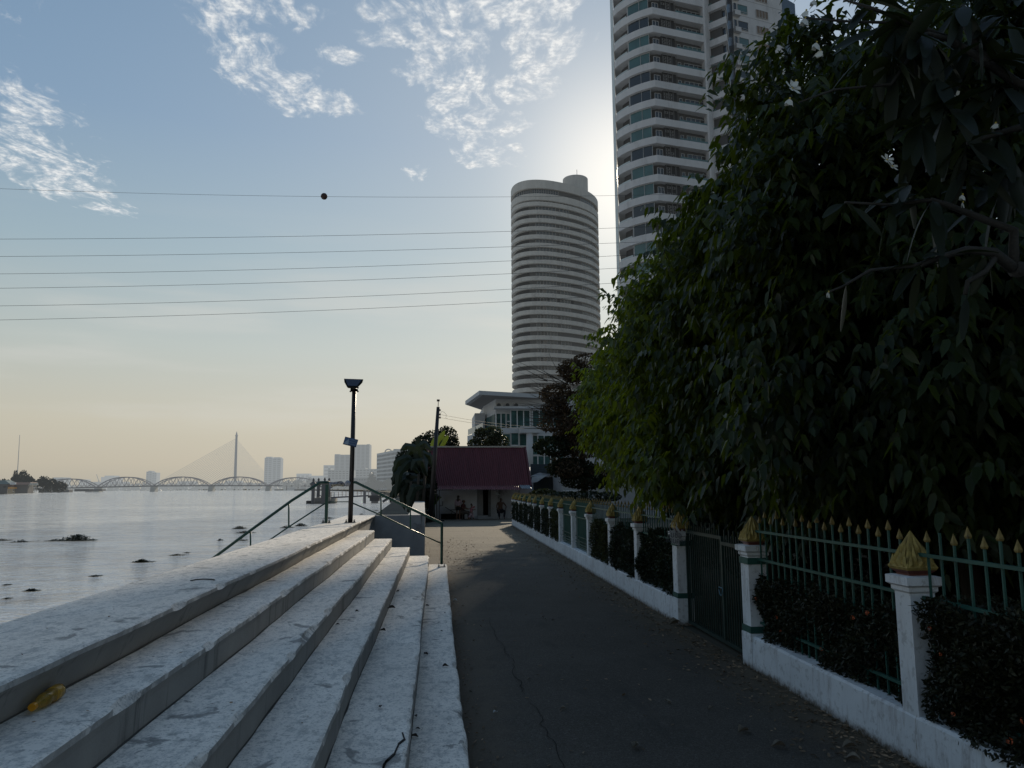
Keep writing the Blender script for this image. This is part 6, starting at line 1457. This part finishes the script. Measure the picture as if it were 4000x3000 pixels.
litter(3600, f1, .045, 'dry leaves and grit gathered along the foot of the fence wall'); litter(420, f2, .030, 'dry leaves along the foot of the concrete steps'); litter(420, f3, .045, 'dry leaves scattered over the dark path')
litter(900, lambda: (rnd.uniform(-1.6, -.2)+1.6*(rnd.random() < .5), rnd.uniform(19.8, 31), .014) , .05, 'dead leaves and rubbish on the ground beyond the steps')
def f4():
    x, y = rnd.choice([(.0, 1), (-.4, 2), (-.9, 3), (-1.3, 4), (-1.7, 5), (-2.3, 6)])[0:2]; k = y; xn = {1: (-.15, .2), 2: (-.62, -.22), 3: (-1.05, -.7), 4: (-1.48, -1.12), 5: (-1.84, -1.55), 6: (-2.65, -1.9)}[k]
    return (rnd.uniform(*xn), 2.6+16*rnd.random()**1.6, RS*k+.004)
litter(240, f4, .018, 'crumbs and tiny dry leaf bits on the concrete steps', 'step_debris')
# grass tufts along the wall foot
V, Fc = [], []
for i in range(700):
    y = 2.5+9*rnd.random()**1.4; x = FX(y)-.128-rnd.random()*.03; h = rnd.uniform(.02, .07); a = rnd.gauss(0, .02); b = rnd.gauss(0, .02)-.01; o = len(V)
    if noise.noise(Vector((y*1.3, 0, 0))) < -.1: continue
    V += [(x-.0015, y, 0), (x+.0015, y+.002, 0), (x+b, y+a, h)]; Fc.append((o, o+1, o+2))
mesh_np('grass', V, Fc, mat('dry_grass', (.05, .045, .02), .9), kind='stuff', label='thin dry grass growing along the foot of the white wall', cat='grass')
# individual bigger dry leaves and scraps
def curled(u, v, Z, s, m, lab, cat, nm, group=None, rz=0):
    c = G(u, v, Z); mb = MB(); rz_ = rz or rnd.random()*6.28; ex = Vector((math.cos(rz_), math.sin(rz_), 0)); ey = Vector((-math.sin(rz_), math.cos(rz_), 0)); vs = []
    for i in range(7):
        t_ = i/6; w = s*.45*math.sin(math.pi*min(1, t_*.92+.06)); hh = s*.22*abs(math.sin(t_*3.4+rz_))+.004
        vs += [c+ex*s*(t_-.5)+ey*w*.6+Vector((0, 0, hh+w*.5)), c+ex*s*(t_-.5)+Vector((0, 0, .004+hh*.3)), c+ex*s*(t_-.5)-ey*w*.6+Vector((0, 0, hh+w*.35))]
    mb.add(vs, [(3*i+k, 3*i+k+1, 3*i+4+k, 3*i+3+k) for i in range(6) for k in range(2)]); mb.build(nm, m, label=lab, cat=cat, group=group)
M['dryleaf'] = mat('dark_dry_leaf', (.035, .028, .022), .8, var=.4, scale=30.); M['palel'] = mat('pale_dry_leaf', (.20, .17, .13), .8, var=.3, scale=30.); M['scrap'] = mat('white_scrap', (.6, .62, .62), .7)
for u, v, k, s in [(1528, 2378, 3, .10), (1495, 2466, 3, .07), (1669, 2368, 2, .06), (1664, 2558, 1, .07), (1740, 2605, 1, .07), (1725, 2467, 1, .04), (1485, 2766, 2, .05), (1625, 2802, 1, .05), (1620, 2880, 1, .06), (1632, 2850, 1, .04), (1553, 2312, 2, .06), (1395, 2390, 3, .05), (1318, 2442, 3, .05), (1737, 2395, 1, .04)]:
    curled(u, v, RS*k+.005, s, M['dryleaf'], 'small curled dark dead leaf lying on one of the concrete steps', 'dead leaf', 'dead_leaf', 'dark dead leaves on the steps')
for u, v, s in [(2710, 2515, .10), (2905, 2860, .13), (3040, 2918, .12), (2775, 2770, .07), (2810, 2668, .07), (2890, 2570, .08), (3110, 2635, .08), (3320, 2920, .12), (2200, 2770, .06), (2480, 2920, .12), (2610, 2745, .08), (2130, 2420, .07), (3330, 2970, .12), (2065, 2655, .05), (2350, 2300, .08)]:
    curled(u, v, .012, s, M['palel'], 'pale brown curled dry leaf lying on the dark path', 'dry leaf', 'dry_leaf', 'larger dry leaves on the path')
curled(1935, 2785, .012, .05, M['scrap'], 'tiny white paper scrap on the path near the bottom middle', 'litter', 'paper_scrap')
curled(2155, 2122, .012, .14, M['scrap'], 'crumpled white green wrapper by the wall foot beyond the gate', 'litter', 'wrapper')
curled(1778, 2347, .012, .08, M['scrap'], 'small white crushed cup lying at the foot of the steps', 'litter', 'paper_cup')
curled(2640, 2440, .012, .22, M['palel'], 'pale crumpled rag lying at the foot of the far gate pillar', 'litter', 'rag', None, .2)
# ------------------------------------------------------------------ bottle
bt = thing('bottle', 'empty yellowish plastic drink bottle with orange cap lying against the upper step riser', 'bottle', (-1.86, 4.0, 1.06))
pa, pb = G(88, 2776, 1.08), G(198, 2700, 1.095); ax = (pb-pa); Lb = ax.length; ax.normalize(); r0 = .035
c_ = Vector((pa.x+.045, pa.y, 1.06+.036)); ax = Vector((ax.x, ax.y, .02)).normalized()
m, t, pos, out = newmat('amber_plastic'); M['amber'] = m
sh1 = t.node('ShaderNodeBsdfPrincipled', {'Base Color': (.72, .52, .12, 1), 'Roughness': .12, 'Transmission Weight': .75, 'IOR': 1.2}).outputs[0]
finish(t, out, sh1); M['blabel'] = mat('gold_bottle_label', (.45, .25, .03), .35, var=.5, scale=60.); M['capo'] = mat('orange_cap', (.62, .27, .01), .4, var=.1)
q_ = Lb/.26
prof = [(.012, .0), (.013, .03), (.018, .045), (.030, .075), (.035, .10), (.031, .125), (.029, .14), (.034, .16), (.0355, .22), (.034, .245), (.028, .258), (.012, .255)]
MB().lathe(c_, [(a, b*q_) for a, b in prof], 20, axis=ax).build('body', M['amber'], bt, True)
MB().lathe(c_-ax*.002, [(.017, -.012), (.018, -.010), (.018, .014), (.017, .016)], 18, axis=ax).build('cap', M['capo'], bt)
MB().lathe(c_, [(.0358, .165*q_), (.0366, .19*q_), (.0366, .215*q_), (.0358, .235*q_)], 20, axis=ax).build('label', M['blabel'], bt, True)
# floppy cable lying on the terrace
mb = MB(); mb.tube([G(u, v, 1.285) for u, v in [(745, 2268), (765, 2264), (800, 2262), (825, 2263), (838, 2265)]], .006, 5); mb.build('twig', M['dryleaf'], label='thin dark dry twig lying on the top terrace', cat='twig')
V11 = Matrix(((1, 0, 0), (0, 1, 0), (0, 0, 0)))
# ------------------------------------------------------------------ people
def skin(name, chains, m, parent, sub=1):
    """chains: list of [(x,y,z,r), ...]; a point equal to an earlier one is shared"""
    vs, es, rs, idx = [], [], [], {}
    for ch in chains:
        prev = None
        for (x, y, z, r) in ch:
            k = (round(x, 4), round(y, 4), round(z, 4))
            if k not in idx: idx[k] = len(vs); vs.append((x, y, z)); rs.append(r)
            i = idx[k]
            if prev is not None and prev != i: es.append((prev, i))
            prev = i
    me = bpy.data.meshes.new(name); me.from_pydata(vs, es, []); o = bpy.data.objects.new(name, me); COL.objects.link(o)
    sm = o.modifiers.new('s', 'SKIN'); sm.use_smooth_shade = True
    for i, r in enumerate(rs):
        rr2 = r if hasattr(r, '__len__') else (r, r); me.skin_vertices[0].data[i].radius = rr2; me.skin_vertices[0].data[i].use_root = (i == 0)
    ss = o.modifiers.new('d', 'SUBSURF'); ss.levels = sub; ss.render_levels = sub
    dg = bpy.context.evaluated_depsgraph_get(); m2 = bpy.data.meshes.new_from_object(o.evaluated_get(dg)); bpy.data.objects.remove(o)
    m2.materials.clear(); m2.materials.append(m); o = bpy.data.objects.new(name, m2); COL.objects.link(o); o.parent = parent; return o
M['skin'] = mat('brown_skin', (.16, .085, .055), .55, var=.08, bump=0); M['skind'] = mat('tanned_skin', (.085, .045, .030), .55, var=.08, bump=0)
M['hair'] = mat('black_hair', (.008, .007, .007), .5); M['pinkc'] = mat('pale_pink_cloth', (.42, .30, .33), .8); M['rose'] = mat('rose_print_cloth', (.42, .17, .20), .8, var=.4, scale=25.)
M['blackc'] = mat('black_cloth', (.010, .011, .010), .9); M['maroonc'] = mat('maroon_cloth', (.075, .025, .028), .85); M['denim'] = mat('dark_denim', (.012, .014, .02), .9); M['shoe'] = mat('pale_shoe', (.30, .22, .22), .7)
def person(label, loc, s, rz, pose, cl):
    """pose joints in body space (x right, y back from the viewer, z up), metres for a 1.6 m figure"""
    root = thing('person', label, 'person', loc); root.rotation_euler = (0, 0, rz); root.scale = (s, s, s)
    return root
def hand(p, d, s=1.):  # palm and five unequal fingers
    p = Vector(p); d = Vector(d).normalized(); sdv = d.cross(Vector((0, 1, .2))).normalized(); out = []
    pc = p+d*.07; out.append([(*p, .022), (*(p+d*.035), .026), (*pc, .024)])
    for k, (o_, L) in enumerate([(-.024, .062), (-.008, .072), (.008, .068), (.022, .052)]):
        b = pc+sdv*o_; out.append([(*pc, .024), (*b, .010), (*(b+d*L*.6+Vector((0, -.006, -.006))), .009), (*(b+d*L+Vector((0, -.014, -.016))), .007)])
    b = p+d*.03; out.append([(*(p+d*.035), .026), (*(b-sdv*.035), .011), (*(b-sdv*.048+d*.035), .009)]); return out
def head_chain(neck, h, face=(0, -1, 0)):
    n = Vector(neck); f = Vector(face).normalized(); c = Vector(h)
    return [[(*n, .055), (*(n.lerp(c, .45)), .052), (*(c-Vector((0, 0, .04))+f*.012), (.072, .078)), (*(c+Vector((0, 0, .045))), (.078, .088)), (*(c+Vector((0, 0, .085))), .055)]]
def face_parts(c, f, root, m):
    c = Vector(c); f = Vector(f).normalized(); s = f.cross(Vector((0, 0, 1))).normalized()
    mb = MB(); mb.add([c+f*.086+s*.014+Vector((0, 0, -.03)), c+f*.086-s*.014+Vector((0, 0, -.03)), c+f*.11+Vector((0, 0, -.028)), c+f*.084+Vector((0, 0, .02))], [(0, 1, 2), (0, 2, 3), (1, 3, 2), (0, 3, 1)]); mb.build('nose', m, root)
    for k in (-1, 1):
        q = c+f*.078+s*.032*k; MB().lathe(q, [(.010, 0), (.008, .004), (.002, .006)], 8, axis=f).build('eye', M['hair'], root)
        q = c+s*.086*k; MB().lathe(q, [(.008, -.02), (.02, 0), (.008, .022)], 8).build('ear', m, root)
    mb = MB(); q = c+f*.080+Vector((0, 0, -.055)); mb.obox(q, s*.022, f*.006, Vector((0, 0, .005))); mb.build('mouth', M['maroonc'], root)
def setup(root):  # children were built in body space at the origin; keep them there
    pass
def body_root(label, loc, s, rz):
    o = bpy.data.objects.new('person', None); COL.objects.link(o); tag(o, label, 'person'); return o, loc, s, rz
def place_root(t_):
    o, loc, s, rz = t_; o.location = loc; o.rotation_euler = (0, 0, rz); o.scale = (s, s, s)
# 1 standing woman seen from behind, facing the wall and slightly right
T_ = body_root('standing woman with long black hair, pale pink blouse and black shorts before the wall', V11 @ P(1790, 2028, 50.3), .98, R(160)); o = T_[0]
ch = [[(0, 0, .88, (.13, .10)), (0, 0, 1.05, (.115, .085)), (0, 0, 1.25, (.14, .09)), (0, 0, 1.34, (.10, .07)), (0, -.01, 1.40, .05)]]
for k in (-1, 1):
    ch.append([(0, 0, .88, (.13, .10)), (.085*k, 0, .80, .085), (.09*k, -.01, .46, .055), (.095*k, .0, .25, .045), (.095*k, .01, .09, .035), (.10*k, -.02, .04, .035), (.11*k, -.13, .03, .028)])
    sh2 = (.16*k, 0, 1.30, .045); ch.append([(0, 0, 1.25, (.14, .09)), sh2]+([(.20*k, .02, 1.05, .038), (.22*k, -.02, .84, .028)] if k > 0 else [(.20*k, -.04, 1.06, .038), (.12*k, -.20, 1.10, .030)]))
ch += hand((.22, -.02, .84), (0, -.1, -1)) + hand((-.12, -.20, 1.10), (.5, -.1, .8))
ch += head_chain((0, -.01, 1.40), (0, -.02, 1.50))
skin('body', ch, M['skin'], o)
skin('blouse', [[(0, 0, .86, (.155, .12)), (0, 0, 1.0, (.14, .105)), (0, 0, 1.25, (.155, .105)), (0, 0, 1.35, (.09, .07))], [(0, 0, 1.25, (.155, .105)), (.17, 0, 1.29, .06), (.21, .02, 1.06, .055), (.22, 0, .95, .05)], [(0, 0, 1.25, (.155, .105)), (-.17, 0, 1.29, .06), (-.205, -.04, 1.08, .055), (-.16, -.14, 1.09, .045)]], M['pinkc'], o)
skin('shorts', [[(0, 0, .92, (.15, .12)), (0, 0, .82, (.15, .12)), (.085, 0, .74, .10), (.09, -.01, .58, .095)], [(0, 0, .82, (.15, .12)), (-.085, 0, .74, .10), (-.09, -.01, .58, .095)]], M['blackc'], o)
skin('hair', [[(0, .0, 1.60, .06), (0, .025, 1.55, (.092, .09)), (0, .05, 1.46, (.085, .07)), (0, .075, 1.32, (.07, .045)), (0, .08, 1.18, (.05, .03))]], M['hair'], o)
for k in (-1, 1): skin('shoe', [[(.095*k, .03, .03, .04), (.11*k, -.08, .03, .045), (.115*k, -.17, .022, .035)]], M['shoe'], o)
face_parts((0, -.02, 1.52), (0, -1, 0), o, M['skin']); place_root(T_)
# 2 seated woman in maroon, facing right, on the low bench
T_ = body_root('seated woman in a maroon blouse leaning on the low bench, looking right', V11 @ P(1808, 2024, 50.75), 1.0, R(62)); o = T_[0]
ch = [[(0, .05, .50, (.16, .13)), (0, .03, .68, (.145, .11)), (0, -.02, .90, (.15, .10)), (0, -.04, 1.00, (.10, .07)), (0, -.05, 1.05, .052)]]
for k in (-1, 1):
    ch.append([(0, .05, .50, (.16, .13)), (.10*k, 0, .48, .09), (.12*k, -.42, .48, .065), (.12*k, -.46, .26, .05), (.12*k, -.44, .08, .035), (.12*k, -.56, .035, .03)])
    ch.append([(0, -.02, .90, (.15, .10)), (.17*k, -.02, .96, .05), (.21*k, -.10, .74, .04), (.14*k, -.34, .68, .030)])
    ch += hand((.14*k, -.34, .68), (-.2*k, -1, .05))
ch += head_chain((0, -.05, 1.05), (0, -.08, 1.16))
skin('body', ch, M['skin'], o)
skin('blouse', [[(0, .06, .50, (.175, .15)), (0, .03, .70, (.165, .13)), (0, -.02, .90, (.165, .115)), (0, -.04, 1.0, (.09, .07))]]+[[(0, -.02, .90, (.165, .115)), (.18*k, -.02, .95, .066), (.21*k, -.08, .80, .058)] for k in (-1, 1)], M['maroonc'], o)
skin('trousers', [[(0, .06, .50, (.17, .14)), (.10*k, 0, .48, .105), (.12*k, -.42, .48, .08), (.12*k, -.46, .26, .068), (.12*k, -.44, .14, .06)] for k in (-1, 1)], mat('khaki_cloth', (.10, .08, .065), .9), o)
skin('hair', [[(0, -.03, 1.26, .06), (0, -.03, 1.22, (.092, .09)), (0, .02, 1.14, (.085, .06)), (0, .06, 1.10, .05)]], M['hair'], o)
face_parts((0, -.08, 1.18), (0, -1, 0), o, M['skin']); place_root(T_)
# 3 little child in a rose print dress
T_ = body_root('small child in a rose pink outfit with hair buns holding a pink sheet', V11 @ P(1841, 2026, 50.4), .80, R(100)); o = T_[0]
ch = [[(0, 0, .58, (.12, .10)), (0, 0, .75, (.11, .09)), (0, 0, .92, (.11, .08)), (0, -.01, 1.02, .045)]]
for k in (-1, 1):
    ch.append([(0, 0, .58, (.12, .10)), (.07*k, 0, .52, .07), (.08*k, -.16*k, .30, .05), (.085*k, -.20*k+.02, .08, .032), (.085*k, -.20*k-.08, .03, .03)])
    ch.append([(0, 0, .92, (.11, .08)), (.13*k, 0, .93, .035), (.16*k, -.10, .76, .03), (.07*k, -.24, .80, .022)]); ch += hand((.07*k, -.24, .80), (-.2*k, -1, .3))
ch += head_chain((0, -.01, 1.02), (0, -.03, 1.14))
skin('body', ch, M['skin'], o)
skin('tunic', [[(0, 0, .55, (.15, .13)), (0, 0, .72, (.125, .105)), (0, 0, .90, (.13, .10)), (0, 0, .98, (.07, .06))]]+[[(0, 0, .90, (.13, .10)), (.14*k, 0, .92, .05), (.16*k, -.06, .82, .045)] for k in (-1, 1)], M['rose'], o)
skin('trousers', [[(0, 0, .56, (.135, .11)), (.07*k, 0, .50, .095), (.085*k, -.15*k, .30, .095), (.09*k, -.20*k+.02, .15, .11)] for k in (-1, 1)], M['pinkc'], o)
skin('hair', [[(0, -.01, 1.26, .06), (0, 0, 1.20, (.092, .09)), (0, .04, 1.12, (.07, .05))], [(0, 0, 1.20, (.092, .09)), (.085, 0, 1.29, .04)], [(0, 0, 1.20, (.092, .09)), (-.085, 0, 1.29, .04)]], M['hair'], o)
for k in (-1, 1): MB().lathe((.06*k, 0, 1.265), [(.03, -.01), (.045, 0), (.03, .01)], 10, axis=(k, 0, .6)).build('hair_band', M['pinkc'], o)
face_parts((0, -.03, 1.15), (0, -1, 0), o, M['skin']); place_root(T_)
sh4 = thing('paper_sheet', 'pink paper sheet held up by the small child', 'paper', P(1847, 1983, 51.2)); c_ = P(1847, 1982, 51.15); MB().extr([c_+Vector((-.14, 0, -.10)), c_+Vector((.10, 0, -.06)), c_+Vector((.16, 0, .10)), c_+Vector((-.02, 0, .06))], (0, .012, 0)).build('sheet', M['rose'], sh4)
# 4 shirtless man on a stool, hand on his knee
T_ = body_root('shirtless man in dark trousers sitting on a stool with head bowed, hands on knees', V11 @ P(1955, 2021, 51.0), 1.06, R(8)); o = T_[0]
ch = [[(0, .05, .50, (.15, .12)), (0, .03, .68, (.14, .10)), (0, -.02, .92, (.175, .11)), (0, -.06, 1.04, (.12, .08)), (0, -.09, 1.09, .058)]]
for k in (-1, 1):
    ch.append([(0, .05, .50, (.15, .12)), (.11*k, 0, .48, .09), (.19*k, -.40, .50, .065), (.16*k, -.38, .28, .05), (.15*k, -.36, .09, .036), (.16*k, -.50, .035, .032)])
    el = (.36, -.05, .76, .042) if k > 0 else (-.26, -.05, .74, .042); wr = (.24, -.36, .58, .030) if k > 0 else (-.20, -.34, .57, .030)
    ch.append([(0, -.02, .92, (.175, .11)), (.19*k, -.04, 1.00, .058), el, wr]); ch += hand(wr[:3], (-.2*k, -.8, -.4))
ch += head_chain((0, -.09, 1.09), (0, -.15, 1.17))
skin('body', ch, M['skind'], o)
skin('trousers', [[(0, .05, .50, (.165, .135)), (.11*k, 0, .48, .105), (.19*k, -.40, .50, .082), (.16*k, -.38, .28, .072), (.15*k, -.36, .12, .065)] for k in (-1, 1)], M['denim'], o)
skin('hair', [[(0, -.14, 1.27, .065), (0, -.12, 1.23, (.088, .085)), (0, -.08, 1.17, (.075, .05))]], M['hair'], o)
face_parts((0, -.155, 1.18), (0, -1, -.35), o, M['skind']); place_root(T_)
# stool, bench, reclining chair
st = thing('stool', 'small metal legged stool under the shirtless man', 'stool', V11 @ P(1953, 2022, 50.98)); L_ = st.location
MB().lathe((L_.x, L_.y, .44), [(.16, 0), (.17, .02), (.16, .04)], 14).build('seat', M['blackpole'], st)
for i in (-1, 1):
    for j in (-1, 1): MB().tube([(L_.x+.11*i, L_.y+.11*j, .45), (L_.x+.16*i, L_.y+.16*j, 0)], .014, 6).build('leg', hm((.25, .26, .28), 0.), st)
bn2 = thing('low_bench', 'low wooden bench table beside the seated woman', 'bench', V11 @ P(1825, 2024, 50.7)); L_ = bn2.location
M['wood'] = mat('grey_wood', (.12, .095, .075), .8, var=.3, vs=(1, 8, 1))
MB().box(L_.x-.35, L_.x+.30, L_.y-.15, L_.y+.30, .36, .40).build('top', M['wood'], bn2)
for i in (-.30, .25):
    for j in (-.1, .25): MB().box(L_.x+i-.02, L_.x+i+.02, L_.y+j-.02, L_.y+j+.02, 0, .36).build('leg', M['wood'], bn2)
MB().box(L_.x-.1, L_.x+.22, L_.y-.05, L_.y+.2, .401, .47).build('tray', mat('brown_tray', (.07, .04, .03), .6), bn2)
pl_ = thing('wooden_platform', 'low dark wooden platform along the wall behind the women', 'platform', V11 @ P(1770, 2022, 51.3))
xa, xb = P(1722, 2000, 51.2).x, P(1815, 2000, 51.2).x
MB().box(xa, xb, 51.0, 51.65, .30, .36).build('top', M['blackc'], pl_)
for x in (xa+.05, (xa+xb)/2, xb-.05): MB().box(x-.04, x+.04, 51.02, 51.10, 0, .30).build('leg', M['blackc'], pl_)
MB().box(xa+.02, xb-.02, 51.3, 51.6, .01, .29).build('dark_block', M['dark'], pl_)  # near-black block filling the space under the platform
dc_ = thing('deck_chair', 'dark reclining deck chair with raised back standing left of the women', 'deck chair', P(1760, 2015, 50.8))
def D(u, v, dy=0): return P(u, v, 50.9+dy)
M['dkw'] = mat('dark_chair_frame', (.02, .016, .016), .6)
mb = MB(); 
for u0, v0, u1, v1 in [(1740, 1982, 1772, 2004), (1772, 2004, 1800, 2001)]: mb.quad(D(u0, v0), D(u1, v1), D(u1, v1, .5), D(u0, v0, .5))
mb.build('canvas', M['dkw'], dc_)
for dy in (0, .5):
    for pts in ([(1739, 1981), (1780, 2006)], [(1757, 1992), (1790, 1991)], [(1766, 2000), (1757, 2025)], [(1788, 1992), (1778, 2026)]): MB().bar(D(*pts[0], dy), D(*pts[1], dy), .045).build('frame_bar', M['dkw'], dc_)
